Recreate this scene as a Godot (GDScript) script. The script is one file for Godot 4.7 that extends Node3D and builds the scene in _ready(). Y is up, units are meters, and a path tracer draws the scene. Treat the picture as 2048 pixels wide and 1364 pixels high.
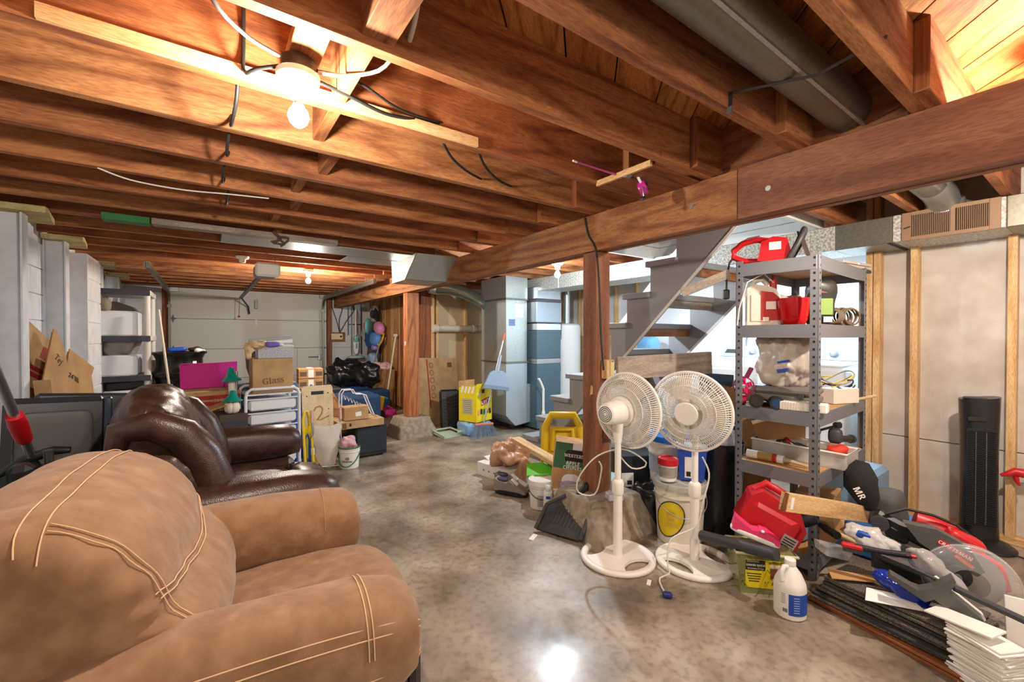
extends Node3D
# A basement garage bay: helpers first, then _ready() with camera, lights, exposure, structure, objects.

class B:  # collects one mesh
	var v := PackedVector3Array()
	var n := PackedVector3Array()
	var t := PackedVector2Array()
	var ix := PackedInt32Array()
	var off := Vector2.ZERO
	func q(a: Vector3, b: Vector3, c: Vector3, d: Vector3, ua := Vector2(0, 0), ub := Vector2(1, 0), uc := Vector2(1, 1), ud := Vector2(0, 1)) -> void:
		var nn := (c - a).cross(b - a)
		if nn.length_squared() < 1e-16:
			nn = (d - a).cross(c - a)
		nn = nn.normalized()
		var s := v.size()
		v.append_array([a, b, c, d]); n.append_array([nn, nn, nn, nn]); t.append_array([ua + off, ub + off, uc + off, ud + off])
		ix.append_array([s, s + 1, s + 2, s, s + 2, s + 3])
	func tri(a: Vector3, b: Vector3, c: Vector3) -> void:
		var nn := (c - a).cross(b - a).normalized()
		var s := v.size()
		v.append_array([a, b, c]); n.append_array([nn, nn, nn]); t.append_array([Vector2(a.x, a.z) + off, Vector2(b.x, b.z) + off, Vector2(c.x, c.z) + off])
		ix.append_array([s, s + 1, s + 2])
	func box(c: Vector3, s: Vector3, r := Basis(), bev := 0.0) -> B:
		var h := s / 2
		var lax := 0 if s.x >= s.y and s.x >= s.z else (1 if s.y >= s.z else 2)
		bev = minf(bev, minf(h.x, minf(h.y, h.z)) * 0.95)
		for ax in 3:
			var a1 := (ax + 1) % 3
			var a2 := (ax + 2) % 3
			for sg in [-1.0, 1.0]:
				var p := []
				var uv := []
				for cr in [Vector2(-1, -1), Vector2(1, -1), Vector2(1, 1), Vector2(-1, 1)]:
					var k := Vector3.ZERO
					k[ax] = sg * h[ax]; k[a1] = cr.x * (h[a1] - bev); k[a2] = cr.y * (h[a2] - bev)
					p.append(c + r * k)
					uv.append(Vector2(k[a2], k[a1]) if lax == a2 else (Vector2(k[a1], k[a2]) if lax == a1 else Vector2(k[a1] * 0.2, k[a2])))
				if sg > 0:
					q(p[3], p[2], p[1], p[0], uv[3], uv[2], uv[1], uv[0])
				else:
					q(p[0], p[1], p[2], p[3], uv[0], uv[1], uv[2], uv[3])
		if bev > 0.0:
			for ax in 3:
				var a1 := (ax + 1) % 3
				var a2 := (ax + 2) % 3
				for s1 in [-1.0, 1.0]:
					for s2 in [-1.0, 1.0]:
						var p := []
						for e in [[-1.0, 0], [1.0, 0], [1.0, 1], [-1.0, 1]]:
							var k := Vector3.ZERO
							k[ax] = e[0] * (h[ax] - bev)
							k[a1] = s1 * (h[a1] - (bev if e[1] == 0 else 0.0)); k[a2] = s2 * (h[a2] - (0.0 if e[1] == 0 else bev))
							p.append(c + r * k)
						if s1 * s2 > 0: q(p[3], p[2], p[1], p[0])
						else: q(p[0], p[1], p[2], p[3])
			for sx in [-1.0, 1.0]:
				for sy in [-1.0, 1.0]:
					for sz in [-1.0, 1.0]:
						var a := c + r * Vector3(sx * h.x, sy * (h.y - bev), sz * (h.z - bev))
						var b := c + r * Vector3(sx * (h.x - bev), sy * h.y, sz * (h.z - bev))
						var d := c + r * Vector3(sx * (h.x - bev), sy * (h.y - bev), sz * h.z)
						if sx * sy * sz > 0: tri(a, d, b)
						else: tri(a, b, d)
		return self
	# box from one corner to the opposite
	func bb(a: Vector3, b: Vector3, bev := 0.0) -> B:
		return box((a + b) / 2, (b - a).abs(), Basis(), bev)
	# bar between two points with a rectangular section w (sideways) x h
	func bar(a: Vector3, b: Vector3, w: float, h: float, bev := 0.0, up := Vector3.UP) -> B:
		var d := (b - a)
		var z := d.normalized()
		if absf(z.dot(up)) > 0.98: up = Vector3.RIGHT
		var x := up.cross(z).normalized()
		return box((a + b) / 2, Vector3(w, h, d.length()), Basis(x, z.cross(x), z), bev)
	# smooth surface of rows of points
	func rows(r: Array, closed := false, cap0 := false, cap1 := false, us := 1.0, flip := false) -> B:
		var s := v.size()
		var m: int = r[0].size()
		var k := r.size()
		for j in k:
			for i in m:
				v.append(r[j][i]); n.append(Vector3.ZERO); t.append(Vector2(float(i) / m * us, float(j) / k * us) + off)
		var w := m if closed else m - 1
		for j in k - 1:
			for i in w:
				var a := s + j * m + i
				var b := s + j * m + (i + 1) % m
				var c := b + m
				var d := a + m
				for f in ([[a, b, c], [a, c, d]] if flip else [[a, c, b], [a, d, c]]):
					var nn := (v[f[2]] - v[f[0]]).cross(v[f[1]] - v[f[0]])
					for e in f:
						n[e] += nn
						ix.append(e)
		for i in range(s, v.size()):
			n[i] = n[i].normalized() if n[i].length_squared() > 1e-20 else Vector3.UP
		for e in [[cap0, 0, flip], [cap1, k - 1, not flip]]:
			if e[0]:
				var row = r[e[1]]
				var cc := Vector3.ZERO
				for p in row: cc += p
				cc /= m
				for i in m:
					if e[2]: tri(cc, row[i], row[(i + 1) % m])
					else: tri(cc, row[(i + 1) % m], row[i])
		return self
	func tube(pts: Array, r, seg := 8, caps := true, closed := false) -> B:
		var rs := []
		var k := pts.size()
		var px := Vector3.ZERO
		for j in k:
			var a: Vector3 = pts[(j - 1 + k) % k] if closed else pts[maxi(j - 1, 0)]
			var b: Vector3 = pts[(j + 1) % k] if closed else pts[mini(j + 1, k - 1)]
			var z := (b - a).normalized()
			if px == Vector3.ZERO:
				px = (Vector3.UP if absf(z.y) < 0.9 else Vector3.RIGHT).cross(z).normalized()
			px = (px - z * px.dot(z)).normalized()
			var y := z.cross(px)
			var rr: float = r[j] if r is Array else r
			var row := []
			for i in seg:
				var an := TAU * i / seg
				row.append(pts[j] + (px * cos(an) + y * sin(an)) * rr)
			rs.append(row)
		if closed: rs.append(rs[0])
		return rows(rs, true, caps and not closed, caps and not closed)
	func cyl(a: Vector3, b: Vector3, r: float, r2 := -1.0, seg := 16) -> B:
		return tube([a, b], [r, r if r2 < 0 else r2], seg)
	# lathe of (radius, height) pairs about the y axis of x; sharp where a pair is doubled
	func lathe(pr: Array, x := Transform3D(), seg := 28) -> B:
		var run := []
		for j in pr.size():
			var p: Vector2 = pr[j]
			if run.size() and run[-1][1].is_equal_approx(p):
				_lr(run, x, seg); run = []
			run.append([j, p])
		_lr(run, x, seg)
		return self
	func _lr(run: Array, x: Transform3D, seg: int) -> void:
		if run.size() < 2: return
		var rs := []
		for e in run:
			var row := []
			for i in seg:
				var an := TAU * i / seg
				row.append(x * Vector3(cos(an) * e[1].x, e[1].y, sin(an) * e[1].x))
			rs.append(row)
		rows(rs, true, false, false, 1.0, true)
	# polygon (local x, y) pushed out along local z by depth, centred on z = 0
	func prism(poly: Array, depth: float, x := Transform3D(), bev := 0.0) -> B:
		var pp := PackedVector2Array(poly)
		if Geometry2D.is_polygon_clockwise(pp): pp.reverse()
		var tr := Geometry2D.triangulate_polygon(pp)
		var h := depth / 2
		for sg in [-1.0, 1.0]:
			for i in range(0, tr.size(), 3):
				var a := pp[tr[i]]
				var b := pp[tr[i + 1]]
				var c := pp[tr[i + 2]]
				if (b - a).cross(c - a) < 0:
					var w := b
					b = c; c = w
				var s := v.size()
				var nn := (x.basis * Vector3(0, 0, sg)).normalized()
				for p in [a, c, b] if sg > 0 else [a, b, c]:
					v.append(x * Vector3(p.x, p.y, sg * h)); n.append(nn); t.append(p + off)
				ix.append_array([s, s + 1, s + 2])
		var l := 0.0
		for i in pp.size():
			var a := pp[i]
			var b := pp[(i + 1) % pp.size()]
			var l2 := l + a.distance_to(b)
			q(x * Vector3(a.x, a.y, h), x * Vector3(b.x, b.y, h), x * Vector3(b.x, b.y, -h), x * Vector3(a.x, a.y, -h), Vector2(l, h), Vector2(l2, h), Vector2(l2, -h), Vector2(l, -h))
			l = l2
		return self
	# soft closed form: superellipsoid of radii r and squareness e (1 round, small = boxy), roughened by f, flattened below by sag
	func puff(c: Vector3, r: Vector3, e := 0.5, e2 := 0.5, bs := Basis(), f: FastNoiseLite = null, amp := 0.0, nu := 36, nv := 20, sag := 0.0) -> B:
		var rs := []
		for j in nv + 1:
			var la := -PI / 2 + PI * j / nv
			var row := []
			for i in nu:
				var lo := TAU * i / nu
				var cl := B.pw(cos(la), e2)
				var p := Vector3(cl * B.pw(cos(lo), e), B.pw(sin(la), e2), cl * B.pw(sin(lo), e))
				var k := p * r
				if f: k += p.normalized() * f.get_noise_3dv((c + k) * 10.0) * amp
				if sag > 0.0 and k.y < 0.0: k.y = maxf(k.y, -r.y * (1.0 - sag))
				row.append(c + bs * k)
			rs.append(row)
		return rows(rs, true, false, false, 1.0, true)
	static func pw(x: float, e: float) -> float:
		return signf(x) * pow(absf(x), e)
	func mesh() -> ArrayMesh:
		var a := []
		a.resize(Mesh.ARRAY_MAX)
		a[Mesh.ARRAY_VERTEX] = v; a[Mesh.ARRAY_NORMAL] = n; a[Mesh.ARRAY_TEX_UV] = t; a[Mesh.ARRAY_INDEX] = ix
		var m := ArrayMesh.new()
		m.add_surface_from_arrays(Mesh.PRIMITIVE_TRIANGLES, a)
		return m

var rng := RandomNumberGenerator.new()
var M := {}
var names := {}
var nz := FastNoiseLite.new()

func V(x: float, y: float, z: float) -> Vector3: return Vector3(x, y, z)
func ry(deg: float) -> Basis: return Basis(Vector3.UP, deg_to_rad(deg))
func rot(x: float, y: float, z: float) -> Basis: return Basis.from_euler(Vector3(deg_to_rad(x), deg_to_rad(y), deg_to_rad(z)))
func X(p: Vector3, b := Basis()) -> Transform3D: return Transform3D(b, p)
func rnd(a: float, b: float) -> float: return rng.randf_range(a, b)
func mb() -> B:
	var b := B.new()
	b.off = Vector2(rng.randf() * 5.0, rng.randf() * 5.0)
	return b

func numbered(s: String) -> String:
	var k: int = names.get(s, 0)
	names[s] = k + 1
	return s if k == 0 else "%s_%03d" % [s, k]

func thing(called: String, label: String, cat: String, at := Vector3.ZERO, bs := Basis(), group := "") -> Node3D:
	var o := Node3D.new()
	o.name = numbered(called)
	add_child(o)
	o.transform = Transform3D(bs, at)
	o.set_meta("label", label); o.set_meta("category", cat)
	if group: o.set_meta("group", group)
	return o

func struct(called: String, label := "") -> Node3D:
	var o := Node3D.new()
	o.name = called
	add_child(o)
	o.set_meta("kind", "structure")
	if label: o.set_meta("label", label)
	return o

func put(parent: Node, called: String, b, m: Material, label := "") -> MeshInstance3D:
	var o := MeshInstance3D.new()
	o.name = called
	o.mesh = b.mesh() if b is B else b
	o.material_override = m
	parent.add_child(o, true)
	if label: o.set_meta("label", label)
	return o

# a copy of a built mesh at another place
func again(parent: Node, called: String, mesh: Mesh, m: Material, x: Transform3D) -> MeshInstance3D:
	var o := MeshInstance3D.new()
	o.name = called
	o.mesh = mesh
	o.material_override = m
	o.transform = x
	parent.add_child(o, true)
	return o

# a thing that is one mesh, in its own axes
func one(called: String, b: B, m: Material, label: String, cat: String, at := Vector3.ZERO, bs := Basis(), group := "") -> MeshInstance3D:
	var o := MeshInstance3D.new()
	o.name = numbered(called)
	o.mesh = b.mesh()
	o.material_override = m
	add_child(o)
	o.transform = Transform3D(bs, at)
	o.set_meta("label", label); o.set_meta("category", cat)
	if group: o.set_meta("group", group)
	return o

func copy(o: Node3D, called: String, label: String, at: Vector3, bs := Basis()) -> Node3D:
	var c: Node3D = o.duplicate()
	c.name = numbered(called)
	add_child(c)
	c.transform = Transform3D(bs, at)
	c.set_meta("label", label)
	return c

# raised lettering on a part; x gives the middle of the text, facing local +z
func text(parent: Node, s: String, size: float, m: Material, x: Transform3D, bold := false, font := "Droid Sans", wide := 1.0) -> MeshInstance3D:
	var f := SystemFont.new()
	f.font_names = PackedStringArray([font])
	if bold: f.font_weight = 700
	var tm := TextMesh.new()
	tm.text = s
	tm.font = f
	tm.font_size = 32
	tm.pixel_size = size / 24.0
	tm.depth = 0.0008
	tm.curve_step = 3.0
	var o := again(parent, "lettering", tm, m, x.scaled_local(Vector3(wide, 1, 1)))
	return o

func mat(key: String, c: Color, rough := 0.6, metal := 0.0, o := {}) -> StandardMaterial3D:
	if M.has(key): return M[key]
	var m := StandardMaterial3D.new()
	m.resource_name = key
	m.albedo_color = c
	m.roughness = rough
	m.metallic = metal
	for k in o: m.set(k, o[k])
	M[key] = m
	return m

func noise(seed_: int, freq: float, oct := 3, kind := FastNoiseLite.TYPE_SIMPLEX_SMOOTH, frac := FastNoiseLite.FRACTAL_FBM) -> FastNoiseLite:
	var f := FastNoiseLite.new()
	f.seed = seed_
	f.frequency = freq
	f.fractal_octaves = oct
	f.noise_type = kind
	f.fractal_type = frac
	return f

func ntex(f: FastNoiseLite, stops: Array, w := 512, h := 512, nmap := false, bump := 4.0) -> NoiseTexture2D:
	var t := NoiseTexture2D.new()
	t.width = w
	t.height = h
	t.seamless = true
	t.seamless_blend_skirt = 0.25
	t.noise = f
	t.generate_mipmaps = false
	if nmap:
		t.as_normal_map = true
		t.bump_strength = bump
	elif stops.size():
		var g := Gradient.new()
		var os := PackedFloat32Array()
		var cs := PackedColorArray()
		for s in stops:
			os.append(s[0]); cs.append(s[1])
		g.offsets = os
		g.colors = cs
		t.color_ramp = g
	return t

func hexc(s: String) -> Color: return Color.html(s)

func tinted(key: String, base: StandardMaterial3D, c: Color) -> StandardMaterial3D:
	if M.has(key): return M[key]
	var m: StandardMaterial3D = base.duplicate()
	m.resource_name = key
	m.albedo_color = c
	M[key] = m
	return m

func wood(key: String, dark: Color, mid: Color, light: Color, seed_: int, rough := 0.75, sc := Vector2(0.36, 2.6), band := 2.2) -> StandardMaterial3D:
	var f := noise(seed_, 0.0045, 3, FastNoiseLite.TYPE_SIMPLEX_SMOOTH, FastNoiseLite.FRACTAL_PING_PONG)
	f.fractal_ping_pong_strength = band
	f.fractal_gain = 0.35
	var g := noise(seed_ + 7, 0.11, 4)
	var m := mat(key, Color.WHITE, rough)
	m.albedo_texture = ntex(f, [[0.0, dark], [0.4, mid], [0.75, light], [1.0, mid]], 512, 512)
	m.uv1_scale = Vector3(sc.x, sc.y, 1)
	m.detail_enabled = true
	m.detail_blend_mode = BaseMaterial3D.BLEND_MODE_MUL
	m.detail_albedo = ntex(g, [[0.25, Color(0.86, 0.84, 0.82)], [0.6, Color.WHITE]], 512, 512)
	m.heightmap_enabled = false
	return m

func materials() -> void:
	wood("joist", hexc("7a4423"), hexc("a0663a"), hexc("bd8250"), 3)
	var j: StandardMaterial3D = M["joist"]
	tinted("joist1", j, Color(0.93, 0.86, 0.82))
	tinted("joist2", j, Color(1.0, 0.97, 0.94))
	tinted("joist3", j, Color(0.86, 0.8, 0.78))
	wood("plank", hexc("8a5222"), hexc("b5793c"), hexc("c98f50"), 11, 0.7, Vector2(0.4, 3.0), 2.6)
	tinted("plank1", M["plank"], Color(0.9, 0.82, 0.76))
	tinted("plank2", M["plank"], Color(1.0, 0.94, 0.9))
	wood("girder", hexc("7c4a28"), hexc("9a6238"), hexc("b27c4c"), 21, 0.7)
	wood("girder_dark", hexc("74432c"), hexc("8a5438"), hexc("9a6546"), 25, 0.6, Vector2(0.3, 2.0), 1.4)
	wood("pine", hexc("c99a62"), hexc("dcb27a"), hexc("e8c592"), 31, 0.65, Vector2(0.4, 4.0), 1.8)
	wood("treated", hexc("b7a568"), hexc("cdbb80"), hexc("dccb92"), 35, 0.75, Vector2(0.8, 5.0), 2.4)
	wood("graywood", hexc("857b70"), hexc("a3968a"), hexc("b5a898"), 41, 0.8, Vector2(0.5, 4.0), 1.6)
	wood("ply", hexc("b5783c"), hexc("cd9150"), hexc("d8a266"), 45, 0.65, Vector2(0.5, 1.6), 1.6)
	wood("redwood", hexc("6e3a1c"), hexc("8a4e2a"), hexc("9c6038"), 47, 0.65)
	wood("maple", hexc("d2b283"), hexc("e2c79a"), hexc("ead3aa"), 49, 0.45, Vector2(1.2, 3.0), 1.2)
	# concrete floor: stained, sealed, uneven gloss
	var fl := mat("floor", Color.WHITE, 0.5)
	fl.albedo_texture = ntex(noise(61, 0.008, 6), [[0.15, hexc("6c6052")], [0.36, hexc("8a7c69")], [0.5, hexc("98897a")], [0.66, hexc("a59784")], [0.85, hexc("b6ab9a")]], 1024, 1024)
	fl.uv1_triplanar = true
	fl.uv1_world_triplanar = true
	fl.uv1_scale = Vector3(0.22, 0.22, 0.22)
	fl.roughness_texture = ntex(noise(62, 0.012, 5), [[0.2, Color(0.36, 0.36, 0.36)], [0.5, Color(0.6, 0.6, 0.6)], [0.8, Color(0.95, 0.95, 0.95)]], 512, 512)
	fl.roughness = 0.62
	fl.detail_enabled = true
	fl.detail_blend_mode = BaseMaterial3D.BLEND_MODE_MUL
	fl.detail_albedo = ntex(noise(63, 0.09, 5), [[0.2, Color(0.86, 0.85, 0.84)], [0.55, Color.WHITE]], 1024, 1024)
	fl.metallic_specular = 0.6
	var pw := mat("white_block", hexc("dcdfe2"), 0.55)
	pw.albedo_texture = ntex(noise(65, 0.02, 4), [[0.2, Color(0.94, 0.94, 0.95)], [0.7, Color.WHITE]], 256, 256)
	pw.uv1_triplanar = true
	pw.uv1_world_triplanar = true
	var rw := mat("panel_wall", hexc("cfcac2"), 0.8)
	rw.albedo_texture = ntex(noise(67, 0.012, 6), [[0.2, Color(0.93, 0.92, 0.9)], [0.8, Color.WHITE]], 512, 512)
	rw.uv1_triplanar = true
	rw.uv1_world_triplanar = true
	rw.uv1_scale = Vector3(0.7, 0.7, 0.7)
	var ft := mat("footing", Color.WHITE, 0.9)
	ft.albedo_texture = ntex(noise(69, 0.02, 6), [[0.2, hexc("857864")], [0.5, hexc("978975")], [0.8, hexc("a99d89")]], 512, 512)
	ft.uv1_triplanar = true
	ft.uv1_scale = Vector3(1.5, 1.5, 1.5)
	ft.heightmap_enabled = true
	ft.heightmap_texture = ntex(noise(70, 0.05, 4), [], 256, 256)
	ft.heightmap_scale = 0.25
	var gv := mat("galvanized", Color.WHITE, 0.42, 0.75)
	gv.albedo_texture = ntex(noise(71, 0.06, 2, FastNoiseLite.TYPE_CELLULAR), [[0.0, hexc("acb0ae")], [0.5, hexc("b8bcb9")], [1.0, hexc("c4c8c6")]], 512, 512)
	gv.uv1_triplanar = true
	gv.uv1_scale = Vector3(1.6, 1.6, 1.6)
	tinted("galv_old", gv, hexc("b9b6a8"))
	var cb := mat("cardboard", Color.WHITE, 0.85)
	cb.albedo_texture = ntex(noise(73, 0.02, 4), [[0.2, hexc("b08a5c")], [0.8, hexc("c29d6e")]], 256, 256)
	cb.uv1_triplanar = true
	tinted("cardboard_pale", cb, Color(1.0, 0.97, 0.94))
	tinted("cardboard_dark", cb, Color(0.8, 0.74, 0.66))
	mat("white_paint", hexc("e6e6e3"), 0.5)
	mat("white_plastic", hexc("ece8e0"), 0.4)
	mat("cool_plastic", hexc("e4e7ea"), 0.4)
	mat("grey_paint", hexc("94969a"), 0.5)
	mat("black_plastic", hexc("1d1d1f"), 0.42)
	mat("black_rubber", hexc("151515"), 0.7)
	mat("dark_grey", hexc("3b3c40"), 0.5)
	mat("mid_grey", hexc("77787a"), 0.5)
	mat("red_plastic", hexc("c31722"), 0.38)
	mat("blue_plastic", hexc("1d4fb4"), 0.38)
	mat("yellow_plastic", hexc("e8c414"), 0.4)
	mat("green_plastic", hexc("1c7a4a"), 0.4)
	mat("teal_glaze", hexc("0f8f80"), 0.15)
	mat("orange", hexc("e8661c"), 0.5)
	mat("steel", hexc("c2c4c6"), 0.3, 0.9)
	mat("dark_steel", hexc("55565a"), 0.4, 0.7)
	mat("ink", hexc("2a2118"), 0.8)
	mat("ink_red", hexc("a8231d"), 0.7)
	mat("paper", hexc("ece9e2"), 0.8)
	mat("print_red", hexc("b32420"), 0.6)
	mat("print_blue", hexc("1a49a8"), 0.5)
	mat("cable_black", hexc("222020"), 0.6)
	mat("cable_white", hexc("d8d4ca"), 0.5)
	mat("clear", Color(0.95, 0.97, 0.98, 0.2), 0.12, 0.0, {"transparency": BaseMaterial3D.TRANSPARENCY_ALPHA})

func lamp(called: String, label: String, at: Vector3, col: Color, energy: float, up := Vector3.UP) -> void:
	# porcelain lampholder with a bare bulb; 'at' is the middle of the bulb, the holder sits above it
	var o := thing(called, label, "lamp", at)
	put(o, "base_plate", mb().lathe([Vector2(0, 0.128), Vector2(0.062, 0.128), Vector2(0.062, 0.128), Vector2(0.062, 0.112), Vector2(0.05, 0.1), Vector2(0.028, 0.096), Vector2(0.026, 0.06), Vector2(0.024, 0.055), Vector2(0.024, 0.055), Vector2(0, 0.055)]), mat("porcelain", hexc("e6dfcd"), 0.35))
	put(o, "bulb_cap", mb().lathe([Vector2(0.0, 0.06), Vector2(0.014, 0.06), Vector2(0.014, 0.042), Vector2(0.016, 0.034)]), M["steel"])
	var bm := mat("bulb_" + called, Color.WHITE, 0.4, 0.0, {"emission_enabled": true, "emission": col, "emission_energy_multiplier": 14.0})
	put(o, "bulb", mb().lathe([Vector2(0.0, -0.032), Vector2(0.014, -0.029), Vector2(0.025, -0.018), Vector2(0.031, 0.0), Vector2(0.027, 0.016), Vector2(0.019, 0.028), Vector2(0.015, 0.037)], Transform3D(), 24), bm)
	var l := OmniLight3D.new()
	l.name = "light"
	l.light_color = col
	l.light_energy = energy
	l.light_size = 0.032
	l.omni_range = 16.0
	l.omni_attenuation = 2.0
	l.shadow_enabled = true
	o.add_child(l)

func _ready() -> void:
	rng.seed = 5
	# camera: 15 mm lens at chest height, level, looking down the basement
	var cam := Camera3D.new()
	cam.fov = rad_to_deg(2.0 * atan(682.0 / 862.0))
	cam.position = V(0, 1.28, 0)
	cam.rotation_degrees = V(-0.665, -35.3, 0)
	cam.near = 0.05
	add_child(cam)
	var e := Environment.new()
	e.background_mode = Environment.BG_COLOR
	e.background_color = Color(0, 0, 0)
	e.tonemap_mode = Environment.TONE_MAPPER_LINEAR
	e.tonemap_exposure = 1.45
	e.sdfgi_enabled = true
	e.ssao_enabled = true
	e.ssil_enabled = true
	var we := WorldEnvironment.new()
	we.environment = e
	add_child(we)
	materials()
	var warm := Color(1.0, 0.95, 0.89)
	lamp("ceiling_lamp", "bare bulb in a round porcelain holder between the nearest joists", V(0.235, 1.955, -1.47), warm, 1.0)
	lamp("ceiling_lamp", "bare bulb lit under the joists near the garage door", V(1.0, 1.94, -5.65), warm, 1.9)
	lamp("ceiling_lamp", "bare bulb over the furnace behind the girder", V(2.9, 1.9, -3.3), Color(0.9, 0.96, 1.0), 1.9)
	lamp("ceiling_lamp", "bare bulb behind the girder at the right edge", V(2.45, 1.95, -0.1), warm, 1.7)
	lamp("ceiling_lamp", "added fill bulb out of view behind the viewer near the back wall", V(0.8, 1.94, 0.85), warm, 0.8)  # unseen lamp, added as fill to even out the light on front faces
	laundry_light()
	structure()
	ceiling_things()
	objects()

func laundry_light() -> void:
	var o := thing("shop_light", "long flat ceiling light above the washing machine and dryer", "light", V(4.75, 2.04, -2.1))
	put(o, "housing", mb().box(V(0, 0.02, 0), V(0.16, 0.04, 1.2), Basis(), 0.008), M["white_paint"])
	put(o, "diffuser", mb().box(V(0, -0.008, 0), V(0.13, 0.014, 1.16)), mat("light_diffuser", Color.WHITE, 0.5, 0.0, {"emission_enabled": true, "emission": Color(0.86, 0.94, 1.0), "emission_energy_multiplier": 6.0}))
	var l := AreaLight3D.new()
	l.name = "light"
	l.area_size = Vector2(0.13, 1.16)
	l.rotation_degrees = V(-90, 0, 0)
	l.position = V(0, -0.02, 0)
	l.light_color = Color(0.86, 0.94, 1.0)
	l.light_energy = 4.0
	l.area_range = 12.0
	l.shadow_enabled = true
	o.add_child(l)

func structure() -> void:
	# floor slab
	var fl := struct("floor", "stained sealed concrete basement floor")
	put(fl, "slab", mb().bb(V(-1.25, -0.15, 1.4), V(5.45, 0, -9.4)), M["floor"])
	# block wall on the left, painted white
	var wl := struct("wall_left", "white painted concrete block wall with steel braces")
	put(wl, "mortar", mb().bb(V(-1.25, 0, 1.4), V(-1.06, 2.32, -9.4)), M["white_block"])
	var blk := mb().box(Vector3.ZERO, V(0.02, 0.196, 0.396), Basis(), 0.004).mesh()
	for r in 10:
		for c in 18:
			again(wl, "block", blk, M["white_block"], X(V(-1.058, 0.1 + 0.2 * r, -2.4 - 0.4 * c + (0.2 if r % 2 else 0.0))))
	# block pilaster
	var pl := struct("wall_pilaster", "white painted block pilaster beside the plastic shelf")
	put(pl, "mortar", mb().bb(V(-1.06, 0, -5.37), V(-0.875, 2.02, -5.93)), M["white_block"])
	var pb := mb().box(Vector3.ZERO, V(0.19, 0.196, 0.276), Basis(), 0.006).mesh()
	for r in 10:
		for c in 2:
			again(pl, "block", pb, M["white_block"], X(V(-0.962, 0.1 + 0.2 * r, -5.51 - 0.28 * c)))
	# garage front wall: block returns, concrete on the right, header
	var wf := struct("wall_far", "painted concrete front wall around the garage door")
	put(wf, "left_return", mb().bb(V(-1.06, 0, -9.1), V(-0.6, 2.32, -9.4)), M["white_block"])
	put(wf, "right_return", mb().bb(V(2.02, 0, -9.14), V(5.45, 2.32, -9.4)), mat("far_wall", hexc("cfcfcd"), 0.7))
	put(wf, "slab_joint", mb().bb(V(2.42, 0, -9.13), V(2.44, 2.0, -9.15)), M["mid_grey"])
	put(wf, "header", mb().bb(V(-0.6, 2.1, -9.12), V(2.02, 2.32, -9.4)), M["redwood"])
	put(wf, "sill_crack", mb().bb(V(2.05, 1.05, -9.133), V(2.7, 1.054, -9.15)), M["mid_grey"])
	# right wall: concrete panels behind studs, up to the laundry opening
	var wr := struct("wall_right", "grey concrete wall behind bare studs")
	put(wr, "backing", mb().bb(V(4.13, 0, 1.4), V(4.33, 2.32, -1.06)), M["panel_wall"])
	var zs := [1.4, 0.62, -0.385, -1.06]
	for k in 3:
		put(wr, "panel", mb().bb(V(4.108, 0.0, zs[k]), V(4.135, 0.55, zs[k + 1] + 0.004), 0.003), M["panel_wall"])
		put(wr, "panel", mb().bb(V(4.108, 0.556, zs[k]), V(4.135, 2.32, zs[k + 1] + 0.004), 0.003), M["panel_wall"])
	put(wr, "sill_plate", mb().bb(V(4.02, 0, 1.4), V(4.108, 0.04, -1.1), 0.002), M["pine"])
	for z in [1.23, 0.83, 0.03, -0.385, -0.835, -1.04, -1.085]:
		put(wr, "stud", mb().bb(V(4.02, 0.04, z - 0.02), V(4.108, 2.3, z + 0.02), 0.002), M["pine"])
	# laundry alcove
	var wb := struct("wall_laundry", "white wall behind the washing machine")
	put(wb, "board", mb().bb(V(5.25, 0, -1.0), V(5.45, 2.32, -9.4)), mat("white_board", hexc("e4e8ea"), 0.6))
	put(wb, "return", mb().bb(V(4.33, 0, -0.95), V(5.45, 2.32, -1.15)), M["white_board"])
	for z in [-4.15, -4.55, -4.95, -5.35, -5.75, -6.1]:
		put(wb, "stud", mb().bb(V(5.17, 0, z - 0.02), V(5.25, 2.3, z + 0.02), 0.002), M["pine"])
	# partition and closet
	var wp := struct("wall_partition", "unpainted drywall with exposed studs behind the furnace duct")
	put(wp, "drywall", mb().bb(V(2.95, 0, -6.47), V(5.25, 2.32, -6.56)), mat("tan_board", hexc("d3bf98"), 0.8))
	for x in [2.97, 3.05, 3.58, 4.02, 4.45]:
		put(wp, "stud", mb().bb(V(x - 0.02, 0, -6.39), V(x + 0.02, 2.3, -6.47), 0.002), M["pine"])
	var wc := struct("wall_closet", "closet wall of vertical knotty boards")
	var z := -9.12
	var bk := 0
	while z < -7.32:
		put(wc, "board", mb().bb(V(2.80 + 0.003 * (bk % 2), 0.02, z), V(2.82, 2.3, z + 0.137), 0.003), M["ply"] if bk % 3 else M["pine"])
		z += 0.14
		bk += 1
	put(wc, "backing", mb().bb(V(2.82, 0, -9.14), V(2.86, 2.32, -7.3)), M["redwood"])
	put(wc, "jamb", mb().bb(V(2.76, 0, -7.29), V(2.88, 2.3, -7.2), 0.003), M["redwood"])
	put(wc, "jamb", mb().bb(V(2.78, 0, -7.2), V(2.84, 2.3, -7.13), 0.003), M["ply"])
	put(wc, "closet_back", mb().bb(V(4.1, 0, -6.56), V(4.2, 2.32, -9.14)), mat("closet_cream", hexc("e2d6b8"), 0.7))
	put(wc, "jamb", mb().bb(V(2.78, 0, -6.56), V(2.95, 2.3, -6.42), 0.003), M["redwood"])
	# wall behind the viewer
	var wk := struct("wall_back", "painted concrete wall behind the viewer")
	put(wk, "slab", mb().bb(V(-1.25, 0, 1.4), V(4.33, 2.32, 1.6)), M["white_block"])
	# ceiling: diagonal boards over joists
	var ce := struct("ceiling", "bare diagonal board subfloor over wooden joists")
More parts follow.
